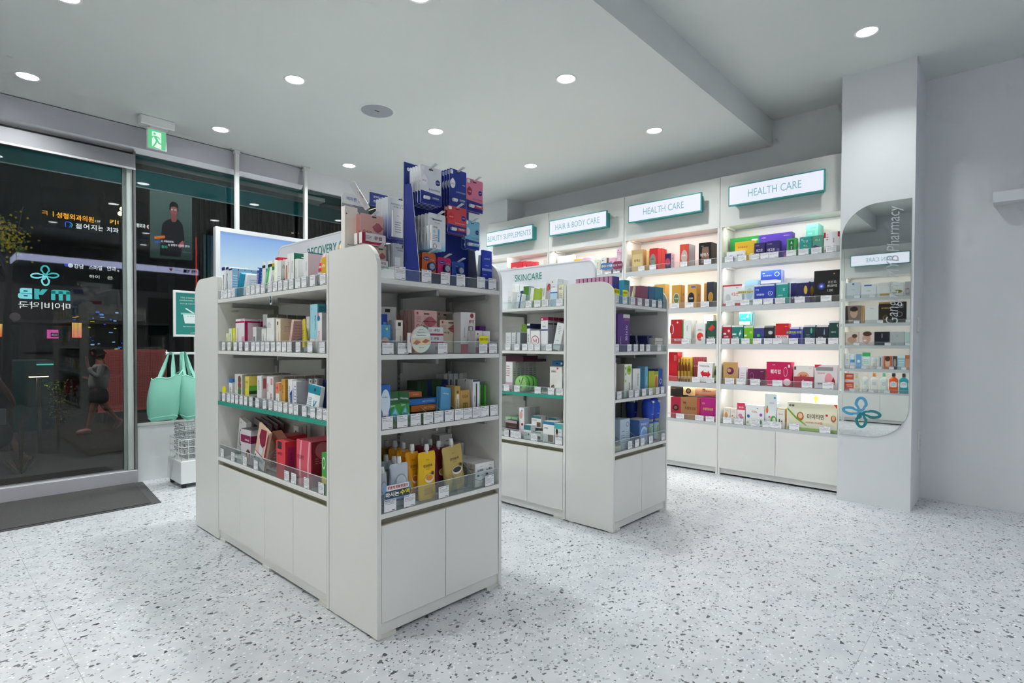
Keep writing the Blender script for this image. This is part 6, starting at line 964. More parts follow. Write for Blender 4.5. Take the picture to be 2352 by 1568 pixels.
('box', 'BE', 4, 0.183, 0.03, 0.117, 0.08, 0.188, 'b6c9d8', 'c .75 .82 .14 6a7a90;c .75 .82 .10 b6c9d8;t .3 .6 .3 .05 456 KF94;l .1 .2 .5 .5 4 789;l .6 .2 .9 .6 6 89a', 'pale blue grey face mask box, right', 1, 0.084, 0, 0, 0.0, 0),
('box', 'BE', 4, 0.495, 0.133, 0.076, 0.09, 0.146, '3a4f9c', '@T;r 0 0 1 1 cfd0e0;r 0 .75 1 1 c8ccd8;t .5 .7 .7 .09 fff 뿌우종기;l .1 .2 .9 .5 3 9ae', 'blue humidifier box, left half with violet side', 1, 0.094, 0, 0, 0.0, 0),
('box', 'BE', 4, 0.433, 0.03, 0.134, 0.1, 0.161, '5a84c8', 'e .45 .38 .36 .34 b8d8f4;e .45 .38 .26 .24 7aa8e0;r .72 .2 .98 .8 6a7484;t .45 .82 .8 .12 e8eefa 뿌우종기;@T;r 0 0 1 1 d8d8e4', 'blue humidifier box with glowing round device picture', 1, 0.104, 0, 0, 0.0, 0),
('bottle', 'BE', 4, 0.553, 0.03, 0.082, 0.085, 0.292, '1d49c4', '', 'large blue insect spray bottle with yellow lettering, front', 1, 0.089, 0, 0, 0.0, 0),
('bottle', 'BE', 4, 0.638, 0.03, 0.08, 0.085, 0.292, '1f50cc', '', 'blue insect spray bottle by the side panel', 1, 0.089, 0, 0, 0.0, 0),
('bottle', 'BE', 4, 0.573, 0.17, 0.078, 0.085, 0.292, '1c3c98', '', 'blue insect spray bottle in the shade behind', 1, 0.089, 0, 0, 0.0, 0),
('box', 'BE', 4, 0.078, 0.02, 0.089, 0.09, 0.03, 'c9c5ab', '@T;r 0 0 1 1 b5b094', 'beige low tray box at the unit corner', 1, 0.094, 0, 0, 0.0, 0),
('box', 'BE', 4, 0.265, 0.14, 0.071, 0.05, 0.17, '5a9a3a', 'l .1 .3 .9 .8 4 9c8', 'green topped carton behind the face mask boxes', 2, 0.054, 0, 0, 0.0, 0),
('box', 'W', 1, 3.098, 0.12, 0.25, 0.06, 0.225, '2c9a48', 'r .75 .82 .95 .88 dff;r .05 .3 .5 .7 1f8a3a', 'large green carton standing at the back of the top shelf', 1, 0.064, 0, 0, 0.0, 0),
('box', 'W', 1, 3.126, 0.05, 0.168, 0.05, 0.174, 'f0c232', 'r 0 .0 .5 .3 f8f4ea;t .4 .72 .6 .12 c86a2a 정코플로온;c .85 .25 .12 fff;r .75 .05 .95 .35 f8f4ea', 'yellow white magnesium box in front of the green carton', 1, 0.054, 0, 0, 0.0, 0),
('box', 'W', 1, 3.059, 0.02, 0.156, 0.025, 0.091, 'ececf0', 'c .25 .3 .2 8a9ad8;c .25 .3 .13 ececf0;t .75 .6 .4 .2 888 IMODIN', 'low white box with blue arc emblem', 1, 0.029, 0, 0, 0.0, 0),
('box', 'W', 1, 3.258, 0.03, 0.087, 0.05, 0.141, '352a6c', 't .5 .55 .7 .25 fff 대그온;t .3 .85 .4 .08 bbd PHARMA', 'dark violet box with white Korean name, left', 1, 0.054, 0, 0, 0.0, 0),
('box', 'W', 1, 3.364, 0.03, 0.109, 0.06, 0.144, '352a6c', 't .4 .5 .6 .25 fff 대그온;t .3 .85 .4 .08 bbd PHARMA;r .8 .3 1 .55 6a5ab0', 'dark violet box with white Korean name, right', 1, 0.064, 0, 0, 0.0, 0),
('box', 'W', 1, 3.354, 0.12, 0.263, 0.09, 0.222, '5a3fb4', 't .15 .88 .15 .05 dce PHARMA;t .85 .88 .2 .05 dce MAGNESIUM;c .88 .12 .1 e87ac8;@R;r 0 0 1 1 4a3090', 'large bright purple carton at the back', 1, 0.094, 0, 0, 0.0, 0),
('box', 'W', 1, 3.512, 0.025, 0.074, 0.05, 0.149, '4da858', 'r .2 .1 .75 .9 1f7a48;tv .5 .45 .2 .5 e8f4e8 엘레나;p ffffff .4 .7 .5 .85 .6 .7', 'light green box with dark green panel', 1, 0.054, 0, 0, 0.0, 0),
('box', 'W', 1, 3.617, 0.03, 0.089, 0.05, 0.147, '2fa098', 't .5 .75 .5 .16 d8f4e8 다오;t .5 .5 .4 .14 e8e060 덱스;l .1 .15 .6 .35 3 9dd;c .2 .85 .06 fff', 'teal green box with light name', 1, 0.054, 0, 0, 0.0, 0),
('box', 'W', 1, 3.703, 0.03, 0.075, 0.05, 0.147, '5fa08c', 'p 6a4a8a 0 0 .7 0 .9 .3 .3 .5 0 .4;t .5 .75 .6 .14 cfe8dc 지나;c .35 .2 .15 e8d8a0', 'teal box with purple lower corner', 1, 0.054, 0, 0, 0.0, 0),
('box', 'W', 1, 3.647, 0.09, 0.092, 0.05, 0.107, '96e4d8', 't .6 .7 .5 .18 4aa 다오덱스;r .0 .0 .75 .5 7fdccf;t .35 .28 .5 .14 fff 다오;@R;r 0 0 1 1 8adccf', 'mint box lettered in Korean on top of the teal boxes', 3, 0.055, 0, 0, 0.15, 0),
('box', 'W', 1, 3.804, 0.03, 0.11, 0.05, 0.16, 'f2eff0', 'r 0 .75 .12 1 c02038;r .88 .75 1 1 c02038;tv .62 .6 .14 .5 222 치지레;e .35 .12 .3 .1 d8342a;l .15 .6 .3 .95 3 c66', 'white box with red corners and black vertical name', 1, 0.054, 0, 0, 0.0, 0),
('box', 'W', 2, 3.031, 0.03, 0.168, 0.06, 0.186, 'f0eeee', 'r 0 0 1 .12 c82a34;r 0 .93 1 1 c82a34;t .65 .55 .4 .2 c82a34 티스;e .28 .35 .14 .22 c8cacc;t .75 .85 .15 .08 333 DENT', 'white dental box with red stripe and tooth picture', 1, 0.064, 0, 0, 0.0, 0),
('box', 'W', 2, 3.178, 0.03, 0.082, 0.04, 0.163, 'd4e0e6', 'e .5 .6 .35 .3 a8c8dc;t .5 .2 .7 .15 567 프리바더', 'pale blue box with flower picture', 1, 0.044, 0, 0, 0.0, 0),
('box', 'W', 2, 3.171, 0.12, 0.132, 0.05, 0.223, 'a8d8ea', 'r .75 .6 .9 .8 e8f4fa', 'light blue carton at the back', 1, 0.054, 0, 0, 0.0, 0),
('box', 'W', 2, 3.301, 0.03, 0.162, 0.05, 0.169, '2846b4', 'c .8 .55 .12 cdd8f8;c .8 .55 .09 2846b4;c .8 .55 .03 cdd8f8;t .3 .5 .45 .16 fff 트리플케어;t .15 .75 .18 .08 fff EYE;r 0 .92 1 1 e8ecf4', 'blue eye vitamin box with eye emblem, lower', 1, 0.054, 0, 0, 0.0, 0),
('box', 'W', 2, 3.333, 0.09, 0.165, 0.04, 0.111, '3a62dc', 'r 0 0 1 .28 f4f6fa;p 3a62dc 0 .28 .5 .34 1 .2 1 .3 .5 .4 0 .36;c .8 .68 .12 e8eefc;c .8 .68 .09 3a62dc;t .32 .6 .5 .12 fff 트리플케어;t .15 .78 .2 .07 fff EYE;@R;r 0 0 1 1 c4d0f4', 'bright blue eye vitamin box on top of lower ones', 2, 0.055, 0, 0, 0.182, 0),
('box', 'W', 2, 3.442, 0.03, 0.091, 0.05, 0.173, '2a9c92', 't .35 .4 .5 .18 fff 징코케어;t .65 .68 .2 .15 bff 잎;r 0 .92 1 1 cfe8e4', 'teal green small vitamin box', 1, 0.054, 0, 0, 0.0, 0),
('box', 'W', 2, 3.576, 0.1, 0.175, 0.07, 0.2, '2a2a68', 'r 0 .86 1 1 e4e4ee;e .92 .5 .07 .2 b8902a;t .15 .25 .25 .2 fff 오메', 'large navy box with gold drop at the back', 1, 0.074, 0, 0, 0.0, 0),
('box', 'W', 2, 3.598, 0.03, 0.093, 0.05, 0.172, '25265c', 'e .75 .6 .14 .2 d8b040;t .35 .3 .5 .16 fff 오메가플러스;r 0 .94 1 1 e4e4ee', 'navy small box with gold capsule', 1, 0.054, 0, 0, 0.0, 0),
('box', 'W', 2, 3.772, 0.03, 0.179, 0.08, 0.248, '171615', 'c .3 .5 .16 2a3080;c .3 .5 .09 6a78d8;c .3 .5 .04 d8e0ff;t .72 .62 .4 .1 c8c4c0 조인트;t .72 .5 .45 .12 f0ece8 콘드로이친;t .65 .36 .25 .09 c8c4c0 1200;c .8 .88 .03 d84;p 4a3a28 .5 .05 1 .0 1 .2 .8 .12', 'large black joint supplement box with blue glow', 1, 0.084, 0, 0, 0.0, 0),
('box', 'W', 3, 2.989, 0.03, 0.075, 0.06, 0.164, 'b81f34', 'r 0 .92 1 1 eee;t .4 .38 .6 .14 fff 코큐텐;c .7 .7 .15 e8c8c8;r .05 .5 .4 .6 fff', 'crimson vitamin box in the small vitamin row', 1, 0.064, 0, 0, 0.0, 0),
('box', 'W', 3, 3.08, 0.03, 0.098, 0.06, 0.162, '1f8278', 'r 0 .92 1 1 eee;t .35 .35 .55 .12 fff 마그네슘;p ffffff .6 .5 .8 .8 .75 .6 .85 .6 .65 .4 .7 .52;r .05 .48 .4 .56 fff', 'teal vitamin box with lightning emblem', 1, 0.064, 0, 0, 0.0, 0),
('box', 'W', 3, 3.12, 0.09, 0.094, 0.045, 0.111, '35b4c0', 'r 0 .9 1 1 eef;r 0 0 1 .28 f4f8f8;t .35 .5 .55 .1 fff 마그네슘;p ffffff .6 .6 .85 .85 .8 .68 .9 .66 .7 .52 .74 .6;@R;r 0 0 1 1 8fd0d4', 'light teal white lightning box on top of the row', 2, 0.06, 0, 0, 0.168, 0),
('box', 'W', 3, 3.175, 0.03, 0.079, 0.06, 0.154, '7cc224', 'r 0 .92 1 1 eee;c .75 .65 .14 b8e070;r .05 .42 .3 .52 fff;t .25 .3 .3 .1 efe 비타민', 'lime green vitamin box', 1, 0.064, 0, 0, 0.0, 0),
('box', 'W', 3, 3.263, 0.03, 0.086, 0.06, 0.15, '3c3f86', 'r 0 .9 1 1 eee;r .3 .4 .55 .55 4ad04a;t .5 .25 .7 .16 fff 고쿠올라', 'indigo vitamin box with green flag', 1, 0.064, 0, 0, 0.0, 0),
('box', 'W', 3, 3.344, 0.03, 0.071, 0.06, 0.154, '24262c', 'r 0 .9 1 1 999;e .65 .62 .25 .1 c8ccd0;t .4 .25 .6 .1 ccc 비오틴맥스', 'black vitamin box in the small vitamin row', 1, 0.064, 0, 0, 0.0, 0),
('box', 'W', 3, 3.446, 0.03, 0.101, 0.06, 0.17, 'd8202a', 'r 0 0 1 .42 f4f0f0;t .5 .34 .9 .16 c81f2a BIOTIN;t .8 .85 .2 .06 fcc PHARM', 'bright red Biotin box with white foot', 1, 0.064, 0, 0, 0.0, 0),
('box', 'W', 3, 3.543, 0.03, 0.073, 0.05, 0.14, '3a38a0', 'r 0 .88 1 1 dde;t .4 .6 .5 .1 dde MULTI', 'violet blue box partly behind the promotion strip', 1, 0.054, 0, 0, 0.0, 0),
('box', 'W', 3, 3.593, 0.04, 0.022, 0.05, 0.139, '6a70c8', 'r 0 .88 1 1 dde', 'slim blue violet box', 1, 0.054, 0, 0, 0.0, 0),
('box', 'W', 3, 3.655, 0.03, 0.083, 0.06, 0.154, '26414f', 'r 0 .9 1 1 ddd;e .65 .7 .08 .15 5ac8a0;t .35 .48 .45 .08 cde 프로폴리스;t .35 .35 .5 .08 cde 비타민', 'dark blue box with green capsule', 1, 0.064, 0, 0, 0.0, 0),
('box', 'W', 3, 3.747, 0.03, 0.083, 0.06, 0.151, '29303f', 'r 0 .9 1 1 ddd;p 8ab0c8 .6 .5 .66 .85 .72 .5;t .35 .35 .5 .09 dde MSM', 'dark slate box with slim emblem', 1, 0.064, 0, 0, 0.0, 0),
('box', 'W', 3, 3.828, 0.03, 0.066, 0.06, 0.182, '1f4a42', 'r 0 .92 1 1 ddd;p ffffff .8 .8 .95 .9 .86 .8 .95 .7;t .45 .52 .6 .08 dfe K2칼마디;r 0 0 1 .25 eef2f0', 'tall dark green box with white arrows next to the pillar', 1, 0.064, 0, 0, 0.0, 0),
('promo2', 'W', 3, 3.55, -0.012, 0.119, 0.002, 0.025, '4f6fd0', '수면리듬.조절|e8e83a', 'yellow and black lettered promotion strip on the third shelf', 1, 0.006, 0, 0, 0.082, 0),
('promo2', 'W', 2, 3.157, -0.012, 0.135, 0.002, 0.027, 'd8d8c0', '프리바더.잇몸약|e8e060', 'black and yellow lettered promotion strip on the second shelf', 1, 0.006, 0, 0, 0.098, 0),
('box', 'W', 4, 3.021, 0.03, 0.127, 0.06, 0.19, 'c9a264', 'c .5 .6 .25 7a2a5a;c .42 .62 .13 c9a264;t .5 .25 .5 .09 a8642a 프로게스맘;@R;r 0 0 1 1 e8c8d8', 'gold box with heart emblem', 1, 0.064, 0, 0, 0.0, 0),
('box', 'W', 4, 3.059, 0.14, 0.026, 0.04, 0.13, 'e8c4d8', 'r .1 .3 .9 .6 d89ac0', 'small lilac box, first in the raised back row', 1, 0.044, 0, 0, 0.0, 0),
('box', 'W', 4, 3.09, 0.14, 0.026, 0.04, 0.13, 'e8c4d8', 'r .1 .3 .9 .6 d89ac0', 'small lilac box, second in the raised back row', 1, 0.044, 0, 0, 0.0, 0),
('box', 'W', 4, 3.12, 0.14, 0.026, 0.04, 0.13, 'e8c4d8', 'r .1 .3 .9 .6 d89ac0', 'small lilac box, third in the raised back row', 1, 0.044, 0, 0, 0.0, 0),
('box', 'W', 4, 3.125, 0.04, 0.062, 0.05, 0.156, 'f4eef0', 'l .2 .3 .8 .7 3 dbc', 'small pale white pink box', 1, 0.054, 0, 0, 0.0, 0),
('box', 'W', 4, 3.24, 0.03, 0.137, 0.06, 0.138, '6e1f4f', 'e .25 .55 .12 .22 b87a9a;e .25 .55 .10 .19 6e1f4f;t .6 .25 .5 .14 fff 페리나프;t .85 .85 .2 .07 dac PHARM', 'plum box with line drawn woman', 1, 0.064, 0, 0, 0.0, 0),
('box', 'W', 4, 3.423, 0.03, 0.194, 0.09, 0.202, 'd0145a', 't .38 .6 .5 .26 fff 훼리맘;r .04 .04 .5 .08 fbd;e .78 .6 .08 .2 f8c8dc;e .78 .6 .065 .17 d0145a;c .84 .18 .15 f8d8e4;r .88 .78 .96 .9 eee;t .3 .88 .12 .05 fff PHARM', 'large hot pink maternity box with white name', 1, 0.094, 0, 0, 0.0, 0),
('box', 'W', 4, 3.606, 0.05, 0.149, 0.07, 0.177, 'f4f1ee', 'e .5 .5 .3 .22 ecb088;e .45 .42 .2 .12 d8704a;t .5 .52 .4 .22 8a3a3a 볼그레;r .05 .8 .14 .95 444;t .85 .88 .12 .06 c33 PHARM', 'white box with peach watercolour mark', 1, 0.074, 0, 0, 0.0, 0),
('box', 'W', 4, 3.614, 0.03, 0.147, 0.015, 0.086, 'b03850', 't .5 .6 .1 .4 fff R', 'dark rose flat box under the white peach box', 1, 0.019, 0, 0, 0.0, 0),
('box', 'W', 4, 3.777, 0.03, 0.163, 0.07, 0.189, 'ece4e6', 'p d8283a 0 .85 0 1 .35 1 .1 .9;e .62 .35 .18 .3 f0a0ac;e .82 .28 .07 .14 c01f34;p c01f34 .76 .32 .88 .32 .82 .5;t .3 .2 .4 .1 333 센트롬;t .3 .65 .35 .06 c55 hemenne;r .05 .75 .8 .9 999', 'grey white box with red corner and red drop', 1, 0.074, 0, 0, 0.0, 0),
('box', 'W', 5, 2.994, 0.03, 0.058, 0.05, 0.135, 'f3ece0', 'e .4 .5 .25 .2 e89a5a;l .2 .7 .8 .9 3 c98', 'small cream box with orange leaf, left', 1, 0.054, 0, 0, 0.0, 0),
('box', 'W', 5, 3.053, 0.03, 0.054, 0.05, 0.134, 'f5efe6', 'c .3 .5 .12 e8743a;c .6 .4 .1 e8943a;l .2 .7 .8 .9 3 c98', 'small cream box with orange dots, right', 1, 0.054, 0, 0, 0.0, 0),
('box', 'W', 5, 3.118, 0.03, 0.067, 0.06, 0.187, 'f4eeee', 'r 0 .68 1 1 d8345a;t .5 .8 .7 .09 fff 칠드런;e .4 .42 .25 .08 e88aa8;e .6 .32 .25 .07 e88aa8;e .45 .2 .28 .07 e88aa8;@R;r 0 0 1 1 e8e0e0', 'white box with pink top and pink ribbon drawing', 1, 0.064, 0, 0, 0.0, 0),
('box', 'W', 5, 3.233, 0.03, 0.149, 0.06, 0.174, 'f6f6f4', 't .5 .68 .35 .2 c02a4a 티라노;e .15 .45 .08 .08 3a7ac0;e .85 .55 .08 .08 9a5ab8;e .5 .18 .16 .1 4aa84a;e .85 .2 .06 .12 3a7a3a;e .12 .15 .06 .06 a8c84a;c .65 .85 .03 333', 'white box with colourful small animal doodles', 1, 0.064, 0, 0, 0.0, 0),
('box', 'W', 5, 3.357, 0.05, 0.093, 0.07, 0.281, 'f2f8fa', 'c .85 .88 .09 3a9ad0;t .6 .72 .5 .07 7ac 초온아이;e .2 .5 .1 .1 e87a2a;p 4aa83a .15 .58 .2 .66 .28 .58;e .75 .2 .25 .14 5ab83a;e .8 .2 .15 .09 f0f4e0;c .4 .3 .09 e86a9a;@R;r 0 0 1 1 dff0f4;l .1 .1 .8 .9 9 9cd', 'tall white children supplement box with carrot and green fruit drawing', 1, 0.074, 0, 0, 0.0, 0),
('box', 'W', 5, 3.446, 0.03, 0.059, 0.05, 0.166, 'f4efe6', 't .5 .7 .7 .14 c84a5a 맘스피나;e .3 .35 .1 .12 4a8a3a;e .6 .3 .1 .1 8a4a8a;r 0 .95 1 1 e8b83a;@R;r 0 0 1 1 d8a830', 'small cream box with red lettering and vegetable doodles', 1, 0.054, 0, 0, 0.0, 0),
('box', 'W', 5, 3.675, 0.04, 0.364, 0.07, 0.225, 'f0ecd2', 'r 0 0 1 .1 9ac45a;t .58 .52 .4 .22 5a3a2a 마이타민;t .55 .3 .4 .08 e8745a 비타민.미네랄;e .27 .5 .07 .16 b8703a;e .27 .52 .045 .1 f0c49a;e .93 .5 .05 .12 b8703a;e .93 .52 .03 .08 f0c49a;p 7ab03a 0 .8 .05 .7 .2 .45 .4 .2 .38 .18 .18 .4 0 .72;c .8 .6 .025 d83a3a;c .06 .88 .025 777;c .12 .88 .025 777;p d8442a .93 1 1 1 1 .85', 'very wide cream multivitamin box with vines and monkeys', 1, 0.074, 0, 0, 0.0, 0),
('box', 'W', 5, 3.705, 0.13, 0.269, 0.06, 0.294, 'f6f6f8', 'r 0 0 .25 1 dcd8f0;t .72 .84 .4 .13 e8a070 리퀴드씨엠;e .42 .88 .06 .08 f0a83a;p f0a83a .37 .4 .42 .4 .44 .85 .39 .85;t .75 .72 .35 .05 e8a070 Liquid.Cal', 'wide white box with orange giraffe drawing behind the cream box', 1, 0.064, 0, 0, 0.0, 0),
('box', 'W', 1, 2.08, 0.04, 0.131, 0.06, 0.217, 'cdb27a', 'r .1 .25 .9 .8 dcc48c;t .5 .5 .6 .3 5a4220 비맥스;@R;r 0 0 1 1 b09058', 'gold tonic box with round cornered panel', 2, 0.12, 0, 0, 0.0, 0),
('box', 'W', 1, 2.264, 0.03, 0.089, 0.13, 0.209, 'cf2a2e', 'e .4 .45 .35 .3 8a8a80;t .4 .5 .5 .2 222 비맥스;e .5 .2 .3 .1 4ac0a0;@R;r 0 0 1 1 d83030;r .45 0 .52 1 8a1a1a', 'red tonic box with silver emblem panel', 1, 0.134, 0, 0, 0.0, 0),
('box', 'W', 1, 2.259, 0.163, 0.05, 0.1, 0.226, 'd8282c', '', 'slim red carton beside the red tonic box', 1, 0.104, 0, 0, 0.0, 0),
('box', 'W', 1, 2.416, 0.03, 0.061, 0.07, 0.142, '2c2458', 'e .45 .45 .4 .25 b8405a;@R;r 0 0 1 1 e4e4ea;l .15 .1 .85 .9 9 66a;@T;r 0 0 1 1 3a3488', 'small navy box with pink emblem and white side', 1, 0.074, 0, 0, 0.0, 0),
('box', 'W', 1, 2.58, 0.03, 0.09, 0.13, 0.212, 'd8503a', 'e .5 .45 .35 .3 c8b0a8;t .5 .5 .5 .18 fff 비맥스;r 0 0 1 .2 d88a3a;@R;r 0 0 1 1 b9b7bd;r .93 0 1 1 b83a30', 'orange red tonic box with silver print and pale side', 1, 0.134, 0, 0, 0.0, 0),
('box', 'W', 1, 2.777, 0.03, 0.115, 0.13, 0.203, '1a1615', 'p 8a6a58 .2 .1 .9 .1 .8 .8 .3 .8;t .5 .45 .8 .24 e8e4e0 비맥스;t .3 .85 .25 .06 ccc PHARM;c .6 .15 .12 5a4ab0;@R;r 0 0 1 1 221e1c;r .4 0 .43 1 5a4a3a', 'black tonic box with copper panel', 1, 0.134, 0, 0, 0.0, 0),
('box', 'W', 2, 2.321, 0.05, 0.115, 0.09, 0.242, 'd0a24a', 'r .5 .1 .9 .8 d8b060', 'amber gold tonic box half hidden by the farther gondola', 1, 0.094, 0, 0, 0.0, 0),
('box', 'W', 2, 2.504, 0.03, 0.092, 0.08, 0.22, 'cf9b3e', 'e .5 .42 .34 .24 c8ccd8;e .5 .42 .28 .2 6a7a4a;t .5 .42 .5 .16 fff 아로나민;@R;r 0 0 1 1 b98530;c .6 .6 .15 8a5a1a', 'amber tonic box with round silver emblem', 1, 0.084, 0, 0, 0.0, 0),
('box', 'W', 2, 2.66, 0.03, 0.087, 0.09, 0.216, 'd09c40', 'e .4 .4 .36 .26 1c1a20;t .4 .4 .5 .18 fff 알로하;r .4 .85 .9 .93 5a5ad0;@R;r 0 0 1 1 bb8732;c .5 .55 .15 8a5a1a', 'amber tonic box with round black emblem', 1, 0.094, 0, 0, 0.0, 0),
('box', 'W', 2, 2.83, 0.03, 0.06, 0.1, 0.226, '2c2f42', 'e .6 .4 .4 .2 b88a3a;@R;r 0 0 1 1 23263a;@L;r 0 0 1 1 b8823a', 'dark navy and gold tonic box by the bay divider', 1, 0.104, 0, 0, 0.0, 0),
('box', 'W', 2, 2.783, 0.05, 0.035, 0.08, 0.218, 'c08a3a', '', 'brown gold carton beside the navy tonic box', 1, 0.084, 0, 0, 0.0, 0),
('box', 'W', 3, 2.508, 0.03, 0.111, 0.06, 0.229, 'b81f2a', 'e .1 .6 .15 .2 fff;e .05 .6 .15 .2 b81f2a;c .6 .88 .08 fcc;t .6 .15 .7 .12 fff 액티리버', 'crimson box with white arc and Korean name', 1, 0.064, 0, 0, 0.0, 0),
('box', 'W', 3, 2.611, 0.03, 0.086, 0.06, 0.221, 'eef0ee', 'r 0 0 .14 1 2f9a4a;tv .55 .65 .2 .45 446 아이리스;e .5 .12 .15 .12 d84a3a;@R;r 0 0 1 1 dcdcd8', 'white grey box with green stripe and vertical Korean name', 2, 0.064, 0, 0, 0.0, 0),
('box', 'W', 3, 2.745, 0.03, 0.089, 0.05, 0.188, 'ecebea', 'e .45 .35 .35 .2 e03a2a;e .65 .25 .12 .1 ecebea;t .45 .68 .6 .1 a33 헤파토스', 'white box with red kidney shape', 1, 0.054, 0, 0, 0.0, 0),
('box', 'W', 3, 2.782, 0.12, 0.085, 0.05, 0.269, 'f4f3f0', 't .5 .55 .5 .08 aaa 헤파토스', 'white box lettered in Korean standing higher behind', 1, 0.054, 0, 0, 0.0, 0),
('box', 'W', 3, 2.82, 0.173, 0.07, 0.05, 0.279, 'ead9a0', 'l .2 .1 .8 .4 3 7a4', 'pale yellow carton at the bay divider', 1, 0.054, 0, 0, 0.0, 0),
('box', 'W', 3, 2.846, 0.03, 0.087, 0.06, 0.208, '2a5a48', 'p d83a2a .15 .65 .6 .85 .9 .7 .5 .55;t .5 .25 .8 .16 e8ecd8 가네톡;t .2 .92 .2 .04 cdc PHARM', 'dark green liver tonic box with red picture', 1, 0.064, 0, 0, 0.0, 0),
('box', 'W', 4, 2.467, 0.05, 0.09, 0.1, 0.273, 'c8182a', 'r .6 .7 .9 .9 e86a6a;@R;r 0 0 1 1 b01424', 'tall glossy red carton half hidden by the gondola', 1, 0.104, 0, 0, 0.0, 0),
('ampoule', 'W', 4, 2.534, 0.03, 0.029, 0.03, 0.211, '6a3a18', 'g', 'brown glass drink ampoule with gold label, first of four', 1, 0.034, 0, 0, 0.0, 0),
('ampoule', 'W', 4, 2.567, 0.03, 0.029, 0.03, 0.212, '6a3a18', 'g', 'brown glass drink ampoule with gold label, second of four', 1, 0.034, 0, 0, 0.0, 0),
('ampoule', 'W', 4, 2.599, 0.03, 0.029, 0.03, 0.213, '6a3a18', 'g', 'brown glass drink ampoule with gold label, third of four', 1, 0.034, 0, 0, 0.0, 0),
('ampoule', 'W', 4, 2.631, 0.03, 0.029, 0.03, 0.213, '6a3a18', 'g', 'brown glass drink ampoule with gold label, last of four', 1, 0.034, 0, 0, 0.0, 0),
('box', 'W', 4, 2.575, 0.1, 0.108, 0.05, 0.225, 'c4a83a', 'tv .3 .6 .2 .6 a33 녹용;tv .7 .6 .2 .6 333 대보', 'yellow gold carton behind the brown ampoules', 1, 0.054, 0, 0, 0.0, 0),
('box', 'W', 4, 2.616, 0.153, 0.018, 0.05, 0.228, '8c3a44', 'r .1 .6 .9 .65 c88', 'dusty maroon slim box, first in the back row', 1, 0.054, 0, 0, 0.0, 0),
('box', 'W', 4, 2.653, 0.12, 0.018, 0.05, 0.23, '8c3a44', 'r .1 .6 .9 .65 c88', 'dusty maroon slim box, second in the back row', 1, 0.054, 0, 0, 0.0, 0),
('box', 'W', 4, 2.674, 0.12, 0.018, 0.05, 0.23, '8c3a44', 'r .1 .6 .9 .65 c88', 'dusty maroon slim box, third in the back row', 1, 0.054, 0, 0, 0.0, 0),
('box', 'W', 4, 2.695, 0.12, 0.018, 0.05, 0.23, '8c3a44', 'r .1 .6 .9 .65 c88', 'dusty maroon slim box, fourth in the back row', 1, 0.054, 0, 0, 0.0, 0),
('box', 'W', 4, 2.716, 0.12, 0.018, 0.05, 0.231, '8c3a44', 'r .1 .6 .9 .65 c88', 'dusty maroon slim box, fifth in the back row', 1, 0.054, 0, 0, 0.0, 0),
('box', 'W', 4, 2.737, 0.12, 0.017, 0.05, 0.231, '8c3a44', 'r .1 .6 .9 .65 c88', 'dusty maroon slim box, sixth in the back row', 1, 0.054, 0, 0, 0.0, 0),
('box', 'W', 4, 2.784, 0.03, 0.138, 0.05, 0.182, 'f4f2f2', 't .45 .8 .8 .12 333 POTENCIATOR;p e02a34 .2 .45 .4 .6 .4 .5 .7 .5 .7 .6 .9 .4 .7 .2 .7 .3 .4 .3 .4 .2', 'white box lettered POTENCIATOR with red arrows', 1, 0.054, 3, 0, 0.0, 0),
('ampoule', 'W', 4, 2.783, 0.083, 0.022, 0.025, 0.146, '2a4a1a', 'l', 'dark green drink ampoule with lime label, first of four', 1, 0.029, 0, 0, 0.0, 0),
('ampoule', 'W', 4, 2.809, 0.083, 0.022, 0.025, 0.147, '2a4a1a', 'l', 'dark green drink ampoule with lime label, second of four', 1, 0.029, 0, 0, 0.0, 0),
('ampoule', 'W', 4, 2.835, 0.083, 0.021, 0.025, 0.148, '2a4a1a', 'l', 'dark green drink ampoule with lime label, third of four', 1, 0.029, 0, 0, 0.0, 0),
('ampoule', 'W', 4, 2.882, 0.03, 0.022, 0.025, 0.151, '2a4a1a', 'l', 'dark green drink ampoule with lime label, last of four', 1, 0.029, 0, 0, 0.0, 0),
('box', 'W', 5, 2.501, 0.06, 0.126, 0.12, 0.092, '1d1c1a', 't .25 .82 .4 .08 b8982a Maronagold;@T;r 0 0 1 1 33302c', 'black gift box with gold lettering on the lower box', 1, 0.124, 0, 0, 0.202, 0),
('box', 'W', 5, 2.626, 0.06, 0.117, 0.1, 0.074, 'd2b27c', 'c .45 .55 .22 2c1a18;c .45 .55 .12 8a6a4a;t .5 .15 .6 .06 a84 광동제약', 'tan cow bezoar box with dark round seal, upper end piece', 1, 0.104, 0, 0, 0.22, 0),
('box', 'W', 5, 2.784, 0.06, 0.197, 0.1, 0.064, 'b98a6a', 't .55 .62 .75 .24 2a1a14 우황청심원;t .2 .88 .2 .1 2a1a14 광동;r .35 .82 .5 .95 2a1a14;r 0 0 1 .12 c86a50', 'bronze box with black Korean name, upper row', 1, 0.104, 0, 0, 0.23, 0),
('box', 'W', 5, 2.508, 0.03, 0.101, 0.13, 0.197, 'a8203c', 'c .5 .5 .3 2a1418;c .5 .5 .16 8a5a4a', 'crimson end of the gift box with dark round seal', 1, 0.134, 0, 0, 0.0, 0),
('box', 'W', 5, 2.652, 0.03, 0.186, 0.13, 0.203, 'a5744a', 't .5 .5 .65 .24 2a1a14 우황청심원;t .2 .75 .2 .12 2a1a14 광동;r .85 0 1 1 b83a3a', 'brown gold box with black Korean name, lower row', 1, 0.134, 0, 0, 0.0, 0),
